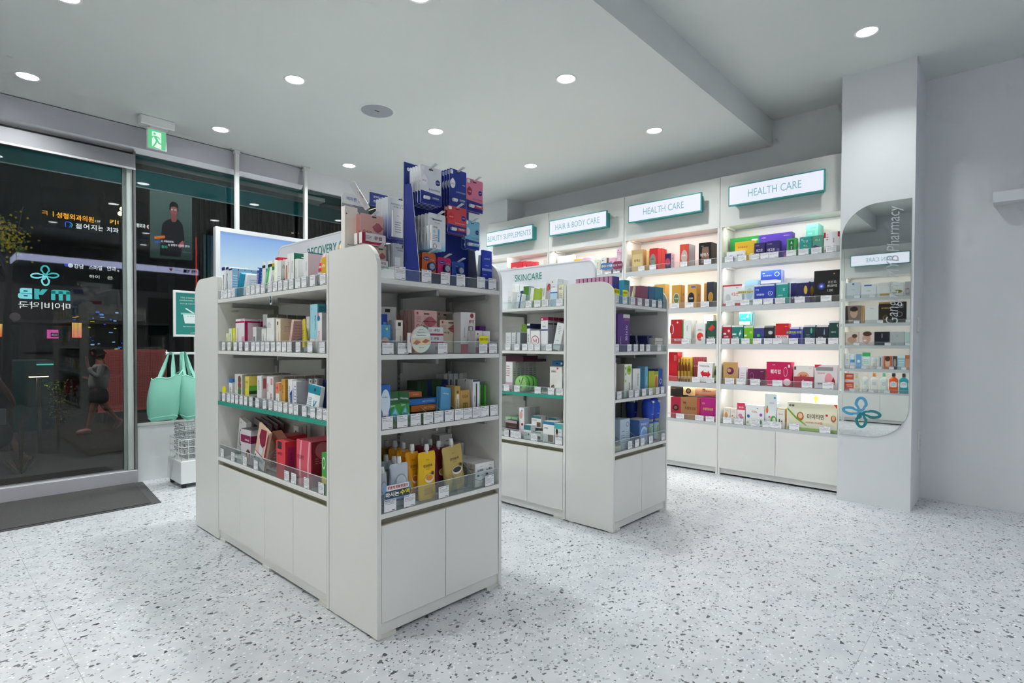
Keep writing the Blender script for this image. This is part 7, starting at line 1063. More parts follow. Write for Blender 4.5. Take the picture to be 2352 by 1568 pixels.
('box', 'W', 5, 2.822, 0.03, 0.146, 0.12, 0.209, 'b01a78', 't .5 .52 .75 .22 e8c84a 우황청심원;t .2 .76 .2 .1 e8c84a 광동;r .1 .14 1 .17 e8a83a', 'magenta box with gold Korean name', 1, 0.124, 0, 0, 0.0, 0),
('box', 'W', 1, 1.139, 0.1, 0.231, 0.04, 0.264, 'f6f7f5', 't .2 .85 .2 .06 aaa NUMBUZIN;c .5 .2 .1 cde', 'large white card box standing at the back', 1, 0.044, 0, 0, 0.0, 0),
('jar2', 'W', 1, 1.33, 0.03, 0.107, 0.07, 0.203, 'e8b828', '', 'yellow lidded hair mask tub with pink rim', 1, 0.074, 0, 0, 0.0, 0),
('jar2', 'W', 1, 1.44, 0.03, 0.099, 0.07, 0.202, 'e8a0c8', '', 'pink lidded hair mask tub', 1, 0.074, 0, 0, 0.0, 0),
('jar2', 'W', 1, 1.55, 0.07, 0.118, 0.09, 0.207, 'dfe4cc', '', 'wide cream coloured tub with grey wording', 1, 0.094, 0, 0, 0.0, 0),
('box', 'W', 1, 1.626, 0.02, 0.042, 0.04, 0.163, 'e4e6d8', 'tv .5 .6 .4 .6 443 MOROCCO;c .5 .15 .3 b83a2a', 'slim cream carton with dark wording and cherry', 1, 0.044, 0, 0, 0.0, 0),
('box', 'W', 1, 1.684, 0.04, 0.072, 0.05, 0.177, 'eceeed', 'c .3 .85 .08 4a8a5a;t .5 .85 .3 .06 888 LABO;@R;r 0 0 1 1 7a5a44', 'white hair box with small green mark', 1, 0.054, 0, 0, 0.0, 0),
('box', 'W', 1, 1.78, 0.04, 0.074, 0.05, 0.169, 'f0c4d8', 'c .4 .75 .14 e84a9a;c .4 .75 .07 f0c4d8;l .2 .4 .8 .6 2 d79', 'pale pink heart patch box', 1, 0.054, 0, 0, 0.0, 0),
('box', 'W', 1, 1.867, 0.05, 0.062, 0.05, 0.255, 'eccfe0', 'c .3 .93 .1 e0409a;c .5 .6 .16 f6f0f4;c .3 .45 .1 e0409a;r 0 .2 1 .3 e86ab0;l .1 .75 .9 .88 2 c6a', 'tall pale pink box with magenta pin emblem', 1, 0.054, 0, 0, 0.0, 0),
('promo2', 'W', 1, 1.757, -0.012, 0.143, 0.002, 0.067, '4a7aa8', '센비오.신제품|ffffff', 'blue cut out promotion lettering before the hair boxes', 1, 0.006, 0, 0, 0.047, 0),
('promo2', 'W', 1, 1.884, -0.012, 0.111, 0.002, 0.077, '8a3a5a', '염산염.비오틴|f0d8e0', 'pink and brown cut out promotion lettering', 1, 0.006, 0, 0, 0.04, 0),
('box', 'W', 1, 0.453, 0.03, 0.168, 0.05, 0.253, 'dc3a44', 't .35 .75 .5 .12 fff VITAMIN.C;r .05 .35 .55 .5 fff;e .82 .35 .16 .35 f4d8d8;e .86 .35 .12 .25 dc3a44', 'red vitamin C box with white lettering and large C', 1, 0.054, 0, 0, 0.0, 0),
('box', 'W', 1, 0.568, 0.05, 0.059, 0.05, 0.257, 'e24c54', 'l .15 .2 .85 .8 5 fbb', 'red vitamin C pouch box with pale print, first beside the big C', 1, 0.054, 0, 0, 0.0, 0),
('box', 'W', 1, 0.642, 0.05, 0.066, 0.05, 0.245, 'e24c54', 'l .15 .2 .85 .8 5 fbb', 'red vitamin C pouch box with pale print, second beside the big C', 1, 0.054, 0, 0, 0.0, 0),
('box', 'W', 1, 0.718, 0.05, 0.065, 0.05, 0.233, 'e24c54', 'l .15 .2 .85 .8 5 fbb', 'red vitamin C pouch box with pale print, third beside the big C', 1, 0.054, 0, 0, 0.0, 0),
('box', 'W', 1, 0.825, 0.06, 0.067, 0.05, 0.241, 'f2f0ec', '', 'white frosted carton in the corner bay', 1, 0.054, 0, 0, 0.0, 0),
('box', 'W', 1, 0.883, 0.06, 0.045, 0.05, 0.238, 'e8ded4', '', 'cream frosted carton beside the bay divider', 1, 0.054, 0, 0, 0.0, 0),
('box', 'O', 1, 0.856, 0.022, 0.189, 0.06, 0.239, 'cdd4da', 'c .5 .9 .08 56a;t .5 .55 .3 .06 889 AHC', 'silver white cream box with blue seal, mirror top shelf', 1, 0.064, 0, 0, 0.0, 0),
('box', 'O', 1, 0.653, 0.022, 0.193, 0.07, 0.202, 'eceff2', 't .5 .5 .4 .08 89a CELL;r .3 .85 .8 .95 56b', 'white rounded cream set box with blue ribbon, mirror top shelf', 1, 0.074, 0, 0, 0.0, 0),
('box', 'O', 1, 0.463, 0.022, 0.158, 0.06, 0.209, 'f4f3ee', 'r 0 .08 .8 .25 e8b83a', 'white box with yellow wave at its foot, mirror top shelf', 1, 0.064, 0, 0, 0.0, 0),
('box', 'O', 1, 0.298, 0.022, 0.16, 0.06, 0.197, 'f2f2ea', 'e .4 .35 .3 .12 9a9a3a;c .7 .3 .1 c8b83a', 'white box with olive picture, mirror top shelf', 1, 0.064, 0, 0, 0.0, 0),
('box', 'O', 1, 0.172, 0.022, 0.067, 0.06, 0.207, 'c9c4ca', 'r .2 .1 .8 .5 7a2a44;r .25 .14 .75 .46 c9c4ca', 'grey box with maroon outline, mirror top shelf', 1, 0.064, 0, 0, 0.0, 0),
('box', 'O', 2, 0.851, 0.022, 0.198, 0.05, 0.271, '8a7468', 'e .45 .6 .25 .3 c8a48c;e .45 .8 .27 .14 2a1e1a;t .7 .15 .5 .1 fff XOOX;p 3a2a20 .8 0 1 0 1 1 .9 1', 'brown photo mask box with face picture', 1, 0.054, 0, 0, 0.0, 0),
('box', 'O', 2, 0.724, 0.022, 0.041, 0.05, 0.264, 'c8a46a', 'r .4 0 .6 1 8a5a2a', 'slim gold carton between mask boxes', 1, 0.054, 0, 0, 0.0, 0),
('box', 'O', 2, 0.611, 0.022, 0.173, 0.05, 0.259, 'f0eee8', 't .5 .85 .3 .05 888 ABIB', 'plain white mask box', 1, 0.054, 0, 0, 0.0, 0),
('box', 'O', 2, 0.436, 0.022, 0.17, 0.06, 0.306, '2a1c12', 'c .5 .25 .2 8a6a3a;c .5 .25 .12 2a1c12;t .5 .7 .7 .1 d8b060 PREMIUM;r 0 .92 1 1 b8904a', 'dark brown mask box with gold lettering and gold swirl', 1, 0.064, 0, 0, 0.0, 0),
('box', 'O', 2, 0.264, 0.022, 0.157, 0.06, 0.302, '1c1c1e', 'c .5 .4 .25 8a8a8c;c .5 .4 .18 1c1c1e;l .2 .7 .8 .9 3 ccc', 'black mask box with silver swirl', 1, 0.064, 0, 0, 0.0, 0),
('box', 'O', 2, 0.156, 0.022, 0.043, 0.05, 0.239, 'f0f0ee', '', 'white carton at the mirror edge, second shelf', 1, 0.054, 0, 0, 0.0, 0),
('box', 'O', 3, 0.862, 0.022, 0.176, 0.05, 0.202, 'e8d2c4', 'e .5 .4 .35 .25 c89a84;e .3 .7 .2 .15 5a3a2a', 'white and skin tone photo box with hand picture', 1, 0.054, 0, 0, 0.0, 0),
('box', 'O', 3, 0.672, 0.022, 0.194, 0.05, 0.204, 'ecdcd4', 'e .5 .5 .28 .38 d8a894;e .45 .85 .3 .18 5a3a28;e .6 .35 .1 .06 f4f0ec', 'pale photo box with smiling face in profile', 1, 0.054, 0, 0, 0.0, 0),
('box', 'O', 3, 0.475, 0.022, 0.184, 0.06, 0.202, '1a202c', 'r .48 .55 .52 .85 ccd;r 0 .25 1 .28 3a4a68', 'black navy glossy box with slim emblem', 1, 0.064, 0, 0, 0.0, 0),
('box', 'O', 3, 0.289, 0.022, 0.176, 0.06, 0.199, 'c4c6c6', 'r .48 .6 .52 .8 667', 'plain silver grey box', 1, 0.064, 0, 0, 0.0, 0),
('box', 'O', 3, 0.165, 0.022, 0.055, 0.05, 0.193, 'bcdcd4', '', 'pale mint box at the mirror edge', 1, 0.054, 0, 0, 0.0, 0),
('box', 'O', 4, 0.92, 0.022, 0.059, 0.04, 0.221, 'eef0ee', 'l .2 .3 .8 .7 3 889', 'small white carton at the start of the mirror fourth shelf', 1, 0.044, 0, 0, 0.0, 0),
('tube', 'O', 4, 0.854, 0.022, 0.074, 0.03, 0.222, 'dfe8f0', 'r .1 .4 .9 .6 4a9ad0', 'white and blue tube bottle on the mirror fourth shelf', 1, 0.034, 0, 0, 0.0, 0),
('box', 'O', 4, 0.771, 0.022, 0.07, 0.04, 0.218, '7ab0dc', 'c .5 .5 .3 e8f4fa', 'light blue box with snowflake emblem', 1, 0.044, 0, 0, 0.0, 0),
('tube', 'O', 4, 0.676, 0.022, 0.108, 0.04, 0.244, 'e8f2ec', 'r 0 .75 1 1 2a9a54;l .2 .3 .8 .6 3 5a8', 'white cleansing tube with green top', 1, 0.044, 0, 0, 0.0, 0),
('jar2', 'O', 4, 0.573, 0.022, 0.08, 0.05, 0.166, 'dfe8ee', '', 'low white cream jar on the mirror fourth shelf', 1, 0.054, 0, 0, 0.0, 0),
('box', 'O', 4, 0.49, 0.022, 0.053, 0.04, 0.187, 'd8dade', 'r .4 .1 .6 .9 444', 'small grey white carton with dark line', 1, 0.044, 0, 0, 0.0, 0),
('box', 'O', 4, 0.401, 0.022, 0.103, 0.05, 0.194, 'd8643a', 'e .5 .5 .3 .35 e8c0a4;e .5 .8 .32 .2 3a2420', 'orange box with face picture', 1, 0.054, 0, 0, 0.0, 0),
('box', 'O', 4, 0.312, 0.022, 0.055, 0.05, 0.195, '3a4450', 'e .5 .5 .3 .3 b89a88', 'dark photo box beside the pale blue box', 1, 0.054, 0, 0, 0.0, 0),
('box', 'O', 4, 0.235, 0.022, 0.092, 0.05, 0.211, '9ccad8', 'l .1 .2 .9 .7 4 fff;r 0 .8 1 1 e8f4f4', 'pale blue box with white wording', 1, 0.054, 0, 0, 0.0, 0),
('box', 'O', 4, 0.159, 0.022, 0.052, 0.05, 0.212, 'e0a080', 'r 0 .75 1 1 c8743a', 'peach photo box at the mirror edge', 1, 0.054, 0, 0, 0.0, 0),
('box', 'O', 5, 0.858, 0.022, 0.184, 0.05, 0.116, 'e8e6e4', 'r .35 .1 1 .9 e0502c;l .45 .4 .95 .7 2 fff;c .15 .5 .1 e8d04a', 'white and orange toothpaste carton, upper of two', 1, 0.054, 0, 0, 0.164, 0),
('box', 'O', 5, 0.857, 0.022, 0.185, 0.05, 0.151, 'e8e6e4', 'r .35 .1 1 .9 e0502c;l .45 .4 .95 .7 2 fff;c .15 .5 .1 e8d04a', 'white and orange toothpaste carton, lower of two', 1, 0.054, 0, 0, 0.0, 0),
('bottle2', 'O', 5, 0.683, 0.022, 0.086, 0.05, 0.291, 'eceeea', 'f4f4f2', 'white mouthwash bottle with pale cap', 1, 0.054, 0, 0, 0.0, 0),
('bottle2', 'O', 5, 0.568, 0.022, 0.104, 0.05, 0.285, 'f0efe8', 'e88a3a', 'white mouthwash bottle with orange cap', 1, 0.054, 0, 0, 0.0, 0),
('bottle2', 'O', 5, 0.445, 0.022, 0.099, 0.05, 0.29, 'e2efe8', '7ad0b0', 'clear green mouthwash bottle with mint cap', 1, 0.054, 0, 0, 0.0, 0),
('bottle2', 'O', 5, 0.326, 0.022, 0.114, 0.05, 0.294, 'e85f22', '2a2a2c', 'orange mouthwash bottle with dark cap', 1, 0.054, 0, 0, 0.0, 0),
('bottle2', 'O', 5, 0.202, 0.022, 0.114, 0.05, 0.294, '1f9aa8', '2a2a2c', 'teal mouthwash bottle with dark cap', 1, 0.054, 0, 0, 0.0, 0),
('wobbler', 'AL', 1, 0.733, -0.004, 0.03, 0.001, 0.06, '2a2a2c', '', 'small black and white drop shaped tag hanging from the top shelf edge', 1, 0.005, 0, 0, -0.066, 0),
]
# ---------------------------------------------------------------- goods on the shelves
ORI = {'AL': ((1.207, 3.457), -PI/2, [z+TH for z in LV]), 'AE': ((1.207, 1.81), 0, [z+TH for z in LV]), 'BL': ((2.885, 3.457), -PI/2, [z+TH for z in LV]),
       'BE': ((2.885, 1.81), 0, [z+TH for z in LV]), 'W': ((4.876, 4.902), -PI/2, list(WL_)), 'O': ((-.36, 1.03), PI/2, list(WL_))}
GR = .4
def pm(c): return mat(c, GR)
def ops(b, s, FM, asp):
    """draw print described by s on faces; FM(face, a, b, lift) -> point, asp(face) -> (width, height)"""
    face = 'F'; k = 1
    def poly(pts, c):
        b.add([FM(face, x, y, .0003+.00022*k) for x, y in pts], [tuple(range(len(pts)))], pm(c))
    def grid(x0, y0, x1, y1, c):
        curved = FM('?', 0, 0, 0)
        nx, ny = (8, 5) if curved else (1, 1)
        vs = [FM(face, x0+(x1-x0)*i/nx, y0+(y1-y0)*j/ny, .0003+.00022*k) for j in range(ny+1) for i in range(nx+1)]
        b.add(vs, [(j*(nx+1)+i, j*(nx+1)+i+1, (j+1)*(nx+1)+i+1, (j+1)*(nx+1)+i) for j in range(ny) for i in range(nx)], pm(c))
    for o in s.split(';'):
        q = o.strip().split(' ')
        if not q[0]: continue
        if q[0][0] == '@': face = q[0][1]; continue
        W, H = asp(face); t = q[0]
        if t in ('t', 'tv'):
            x, y, w_, h_ = map(float, q[1:5]); w_, h_ = (w_*.62, h_*.72) if t == 'tv' else (w_*.85, h_*.85); txt = q[6].replace('.', ' ') if not any(ch.isdigit() for ch in q[6]) else q[6]
            V, F_, gw, gh = glyphs(txt, .012); bw, bh = (w_*W, h_*H) if t == 't' else (h_*H, w_*W)
            sx, sy = bw/gw, bh/gh; m_ = min(sx, sy); sx, sy = min(sx, 1.3*m_), min(sy, 1.3*m_); out = []
            for a, c in V:
                p, r = (a-gw/2)*sx, (c-gh/2)*sy
                if t == 'tv': p, r = r, -p
                out.append(FM(face, x+p/W, y+r/H, .0003+.00022*k))
            b.add(out, F_, pm(q[5]))
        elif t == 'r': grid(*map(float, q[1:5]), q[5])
        elif t in 'ce':
            if t == 'c': x, y, r = map(float, q[1:4]); rx, ry, c = r, r*W/H, q[4]
            else: x, y, rx, ry = map(float, q[1:5]); c = q[5]
            poly([(x+rx*math.cos(i*PI/11), y+ry*math.sin(i*PI/11)) for i in range(22)], c)
        elif t == 'p':
            v = list(map(float, q[2:])); poly(list(zip(v[::2], v[1::2])), q[1])
        elif t == 'l':
            x0, y0, x1, y1 = map(float, q[1:5]); n = int(q[5]); r = random.Random(n*7+int(x0*100))
            for i in range(n):
                y = y0+(y1-y0)*(i+.3)/n; x = x0
                while x < x1-.05:
                    d = r.uniform(.08, .3)*(x1-x0); e = min(x+d, x1); yy = y+(y1-y0)/n*.3
                    b.add([FM(face, *p, .0003+.00022*k) for p in ((x, y), (e, y), (e, yy), (x, yy))], [(0, 1, 2, 3)], pm(q[6])); x = e+.03*(x1-x0)
        k += 1
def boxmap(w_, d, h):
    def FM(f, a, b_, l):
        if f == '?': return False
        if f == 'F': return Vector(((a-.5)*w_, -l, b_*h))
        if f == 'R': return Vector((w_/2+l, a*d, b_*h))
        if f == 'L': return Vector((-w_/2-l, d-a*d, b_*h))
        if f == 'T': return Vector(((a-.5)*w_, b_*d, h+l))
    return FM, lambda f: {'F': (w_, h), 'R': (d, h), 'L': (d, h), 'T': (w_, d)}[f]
def curvemap(w_, h, yf):
    def FM(f, a, b_, l):
        if f == '?': return True
        a = min(max(a, .02), .98); x = (a-.5)*w_; return Vector((x, yf(x, b_*h)-l-.0006, b_*h))
    return FM, lambda f: (w_, h)
def k_box(w_, d, h, c, s, b=None):
    own = b is None; b = b or MB(); b.box(-w_/2, 0, 0, w_/2, d, h, pm(c), min(.0012, w_*.05, d*.08, h*.05))
    b.box(-w_*.42, -.0002, h-.0006, w_*.42, d*.02, h+.0002, pm(c)); ops(b, s, *boxmap(w_, d, h)); return b
def m_box(w_, d, h, c, s): return 'product_box', 'box', k_box(w_, d, h, c, s), []
def m_tube(w_, d, h, c, s):
    d = max(d, w_*.7); n = 24; H0 = h*.14; b = MB(); hd = lambda t: d/2*max(.03, 1-t)**.75
    yf = lambda x, z: d/2-hd(min(1, max(0, (z-H0)/(h-H0))))*math.sqrt(max(0, 1-(x/(w_/2))**2))
    b.loft([[(w_/2*(.94+.06*t)*math.cos(2*PI*i/n), d/2+hd(t)*math.sin(2*PI*i/n), H0+(h-H0)*t) for i in range(n)] for t in (0, .05, .2, .4, .6, .8, .93, 1)], mat(c, .3))
    ops(b, s, *curvemap(w_, h, yf)); q = MB(); q.loft([[(w_*.40*r*math.cos(2*PI*i/n), d/2+w_*.40*r*math.sin(2*PI*i/n), z) for i in range(n)] for r, z in ((.95, 0), (1, .002), (.97, H0), (.5, H0+.001))], mat('f4f4f2', .35))
    return 'ointment_tube', 'tube', b, [('cap', q)]
def m_pouch(w_, d, h, c, s):
    n = 28; b = MB(); H0 = h*.86; m = mat(c, .28, .15)
    hw = lambda t: w_/2*(1 if t < .93 else 1-.10*((t-.93)/.07)**2)*(.94+.06*min(1, t*9)); hd = lambda t: max(.0015, d/2*(.55+.45*min(1, t*6))*(1-t)**.55)
    P2 = lambda v, e: math.copysign(abs(v)**e, v)
    b.loft([[(hw(t)*P2(math.cos(2*PI*i/n), .75)+.002*math.sin(9*t+i), d/2+hd(t)*math.sin(2*PI*i/n)+.0012*math.sin(7*t+i*1.3), H0*t) for i in range(n)] for t in [k/14 for k in range(14)]+[.965, 1]], m)
    yf = lambda x, z: d/2-hd(min(.98, z/H0))*math.sqrt(max(0.0, 1-min(1, abs(x)/hw(min(1, z/H0)))**2.6))-.0015
    o = 't .5 .66 .5 .05 4a3a30 맛있는;l .3 .08 .7 .2 3 5a4a40;'
    if s[:1] == 'b': bc = s[2:]; o = 't .5 .61 .62 .055 4a2f20 건강한죽;t .5 .55 .4 .02 6a5040 pumpkin;t .5 .72 .26 .025 6a5040 Rosey;e .56 .38 .25 .075 f4efe0;e .56 .395 .215 .05 %s;e .78 .47 .07 .03 2a2a30;l .25 .10 .75 .22 5 6a5040' % bc
    if s[:1] == 's': o = 'e .5 .5 .32 .16 aab8c4;e .5 .5 .26 .13 d8e0e8;t .5 .33 .6 .05 7a8896 이온드링크;c .82 .4 .09 %s;r .15 .12 .85 .16 %s' % (s[2:], s[2:])
    ops(b, o, *curvemap(w_, h, lambda x, z: yf(x, z)))
    q = MB(); T = Matrix.Translation((0, d/2, 0)); q.lathe([(.0065, H0-.006), (.0065, h-.026), (.009, h-.025), (.009, h-.023), (.0065, h-.022), (.0065, h-.018)], T, mat('e8e8e6', .4), 14, cap=False)
    q.lathe([(.0100, h-.026), (.0104, h-.024), (.0086, h-.001), (.0078, h)], T, mat('f1f2f2', .4), 16)
    for i in range(10): q.box(.0098*math.cos(i*PI/5)-.0007, d/2+.0098*math.sin(i*PI/5)-.0007, h-.022, .0098*math.cos(i*PI/5)+.0007, d/2+.0098*math.sin(i*PI/5)+.0007, h-.014, mat('e0e0e0', .4))
    return 'spout_pouch', 'pouch', b, [('screw_cap', q)]
def m_bottle(w_, d, h, c, s):
    n = 24; b = MB(); pr = ((.0, .80), (.03, .86), (.45, .80), (.62, .92), (.78, 1), (.9, .93), (.97, .7), (1, .3))
    b.loft([[(w_/2*r*math.cos(2*PI*i/n), d/2+d/2*r*math.sin(2*PI*i/n), h*t) for i in range(n)] for t, r in pr], mat(c, .22))
    def rr(t):
        for (t0, r0), (t1, r1) in zip(pr, pr[1:]):
            if t <= t1: return r0+(r1-r0)*(t-t0)/(t1-t0)
        return .3
    yf = lambda x, z: d/2-d/2*rr(z/h)*math.sqrt(max(.0, 1-min(1, abs(x)/(w_/2*rr(z/h)))**2))
    ops(b, 'r .12 .03 .88 .42 a9c9b8;p 14161c .1 .40 .9 .40 .85 .56 .7 .50 .5 .58 .3 .50 .15 .56;t .5 .49 .8 .09 e8e020 에프킬라;t .5 .64 .5 .03 cfe0ff Johnson;e .5 .25 .2 .11 4a5a50;t .5 .1 .4 .04 334 수성;r .2 .0 .8 .03 c83a3a', *curvemap(w_, h, yf))
    q = MB(); q.box(-w_*.10, -.004, h*.90, w_*.10, d*.3, h*.955, mat('f0f0f0', .4), .002); return 'spray_bottle', 'bottle', b, [('nozzle', q)]
def m_bottle2(w_, d, h, c, s):
    n = 20; b = MB(); d = min(w_*.7, .05)
    b.loft([[(w_/2*r*math.copysign(abs(math.cos(2*PI*i/n))**.7, math.cos(2*PI*i/n)), d/2+d/2*r*math.sin(2*PI*i/n), h*t) for i in range(n)] for t, r in ((0, .92), (.02, 1), (.3, 1), (.36, .93), (.5, .93), (.56, 1), (.68, .98), (.76, .6), (.8, .33), (.84, .33))], mat(c, .2))
    ops(b, 'r .15 .3 .85 .58 eef2f2;l .25 .36 .75 .54 3 346', *curvemap(w_, h, lambda x, z: d/2-d/2*math.sqrt(max(0, 1-(x/(w_/2))**2))))
    q = MB(); q.lathe([(w_*.2, h*.83), (w_*.2, h*.97), (w_*.16, h)], Matrix.Translation((0, d/2, 0)), mat(s, .35), 14); return 'mouthwash_bottle', 'bottle', b, [('cap', q)]
def m_jar(w_, d, h, c, s):
    b = MB(); R = w_/2; F = frame((0, d, R), (1, 0, 0), (0, 0, 1)); Z = frame((0, 0, R), (1, 0, 0), (0, 0, 1))
    b.lathe([(R*.93, -.0), (R*.96, .004), (R*.96, d*.45)], F, mat(c, .2), 28); q = MB(); q.lathe([(R, d*.45), (R, d-.003), (R*.96, d)], F, mat('7cc866', .2), 28)
    FM = lambda f, a, bb, l: False if f == '?' else Vector(((a-.5)*w_, -l, bb*w_))
    ops(q, 'c .5 .5 .44 a8d890;p 2f7a2a .5 .35 .75 .9 .62 .85 .5 .35;p 3f8a34 .5 .35 .95 .7 .85 .6;p 2f7a2a .5 .35 .35 .8 .45 .7;t .42 .28 .6 .1 1f4a1f ALOE', FM, lambda f: (w_, w_)); return 'gel_jar', 'jar', b, [('lid', q)]
def m_jar2(w_, d, h, c, s):
    R = w_/2; T = Matrix.Translation((0, R, 0)); b = MB(); b.lathe([(R*.9, 0), (R*.94, .002), (R*.94, h*.72)], T, mat('f0efe8', .3), 24); ops(b, 'l .3 .2 .7 .6 3 875', *curvemap(w_*.9, h*.9, lambda x, z: R-R*.95*math.sqrt(max(0, 1-(x/R)**2))))
    q = MB(); q.lathe([(R, h*.72), (R, h*.97), (R*.96, h)], T, mat(c, .3), 24); return 'cream_jar', 'jar', b, [('lid', q)]
def m_ampoule(w_, d, h, c, s):
    R = min(w_, .024)/2; T = Matrix.Translation((0, R, 0)); b = MB(); b.lathe([(R*.92, 0), (R, .002), (R, h*.66), (R*.45, h*.78), (R*.4, h*.90)], T, mat(c, .12), 18)
    lc = 'b8903a' if s == 'g' else '7a9a30'; b.lathe([(R*1.02, h*.12), (R*1.02, h*.46)], T, mat(lc, .35), 18, cap=False)
    q = MB(); q.lathe([(R*.6, h*.84), (R*.6, h*.98), (R*.5, h)], T, mat('b08a48' if s == 'g' else '6a9a3a', .35, .4), 14); return 'drink_ampoule', 'bottle', b, [('cap', q)]
def card(b, w_, h, c, r=.008, th=.0012, m=None):
    b.prism(rrect(-w_/2, 0, w_/2, h, r, 4), frame((0, th, 0), (1, 0, 0), (0, 0, 1)), 0, th, m or pm(c), pm('e8e8ea'))
def slot(b, x, z, w_=.022): b.prism(rrect(x-w_/2, z-.003, x+w_/2, z+.003, .0028, 3), frame((0, 0, 0), (1, 0, 0), (0, 0, 1)), .0004, .0009, pm('3a3a40'))
LIPS = 'p b05a5e .32 %s .5 %s .58 %s .66 %s .98 %s .7 %s .5 %s;p 7a2a34 .35 %s .66 %s .98 %s .66 %s'
def lips(b, w_, h, x0, z0, x1, z1, c1='b8656a', c2='7a2c38'):
    F = lambda px, pz, l: Vector((x0+(x1-x0)*px, -l, z0+(z1-z0)*pz))
    for pts, c, l in (([(0, .5), (.25, .75), (.42, .95), (.5, .88), (.58, .95), (.78, .75), (1, .5), (.5, .5)], c1, .0012), ([(0, .5), (.5, .5), (1, .5), (.8, .2), (.5, .05), (.2, .2)], c1, .0012), ([(0, .5), (.25, .56), (.5, .52), (.75, .56), (1, .5), (.75, .46), (.5, .47), (.25, .46)], c2, .0016)):
        b.add([F(p[0], p[1], l) for p in pts], [tuple(range(len(pts)))], pm(c))
def m_lipcard(w_, d, h, c, s, bc='b01c3a'):
    b = MB(); F = frame((0, d*.9+.0012, 0), (1, 0, 0), (0, 0, 1)); card(b, w_*.95, h, c, .006); b.v = [(x, y+d*.5, z) for x, y, z in b.v]
    t = MB(); lips(t, w_, h, -.0, h*.42, w_*.46, h*.78); t.v = [(x, y+d*.5, z) for x, y, z in t.v]; b.add(t.v, t.f, 'b8656a'); slot(b, -.0, h*.9); b2 = MB(); b2.text('CuLip', frame((0, d*.5-.001, 0), (1, 0, 0), (0, 0, 1)), -w_*.2, h*.42, w_*.4, h*.1, pm('6a2430')); b.add(b2.v, b2.f, '6a2430')
    q = MB(); k_box(w_, d*.85, h*.36, 'f4f2f0', 't .66 .62 .4 .42 a01c34 큐립;l .1 .4 .4 .8 3 966;r 0 0 1 .24 %s;r 0 .24 .14 1 %s;@R;r 0 0 1 1 %s' % (bc, bc, bc), q); return 'ointment_card', 'card', b, [('carton', q)]
def m_lipcard2(w_, d, h, c, s): return m_lipcard(w_, d, h, c, s, '2a8a5c')
def m_lipface(w_, d, h, c, s):
    b = k_box(w_, d, h, c, 't .27 .62 .45 .11 6a2430 CuLip;l .08 .72 .32 .86 4 b77;c .12 .93 .045 c04048;r .40 .90 .64 .935 6a4a4a'); lips(b, w_, h, -w_*.13, h*.60, w_*.49, h*.88); return 'ointment_box', 'box', b, []
def m_gradcard(w_, d, h, c, s):
    b = MB(); card(b, w_, h, c, .006, m=ramp_mat('panthenol_print', [(0, '2b3590'), (1, 'eef0f2'), (.45, 'b8bfe0'), (.62, 'eceef2')], 'Z', .4)); b.v = [(x, y+d*.6, z) for x, y, z in b.v]
    t = MB(); t.text('PANTHENOL LIP ESSENCE', frame((0, d*.6-.0012, 0), (1, 0, 0), (0, 0, 1)), .005, h*.83, w_*.8, h*.045, pm('445')); t.text('판테놀 립 에센스', frame((0, d*.6-.0012, 0), (1, 0, 0), (0, 0, 1)), .005, h*.77, w_*.6, h*.045, pm('445'))
    b.add(t.v, t.f, '445566'); b.lathe([(.001, 0), (.008, .0006)], frame((w_*.4, d*.6-.0006, h*.48), (1, 0, 0), (0, 0, 1)), pm('24407a'), 14, cap=False); slot(b, 0, h*.95)
    q = MB(); k_box(w_*.46, d*.6, h*.62, 'eeeef0', 't .5 .8 .5 .05 b33 필더마;l .2 .15 .8 .6 5 889'.replace('필더마', '파마'), q); q.v = [(x-w_*.12, y, z+.01) for x, y, z in q.v]
    u = MB(); u.lathe([(.006, h*.1), (.007, h*.14), (.0075, h*.5), (.002, h*.53)], Matrix.Translation((w_*.24, d*.4, 0)), mat('d4d8e4', .3), 12); return 'lip_essence_card', 'card', b, [('carton', q), ('sample_tube', u)]
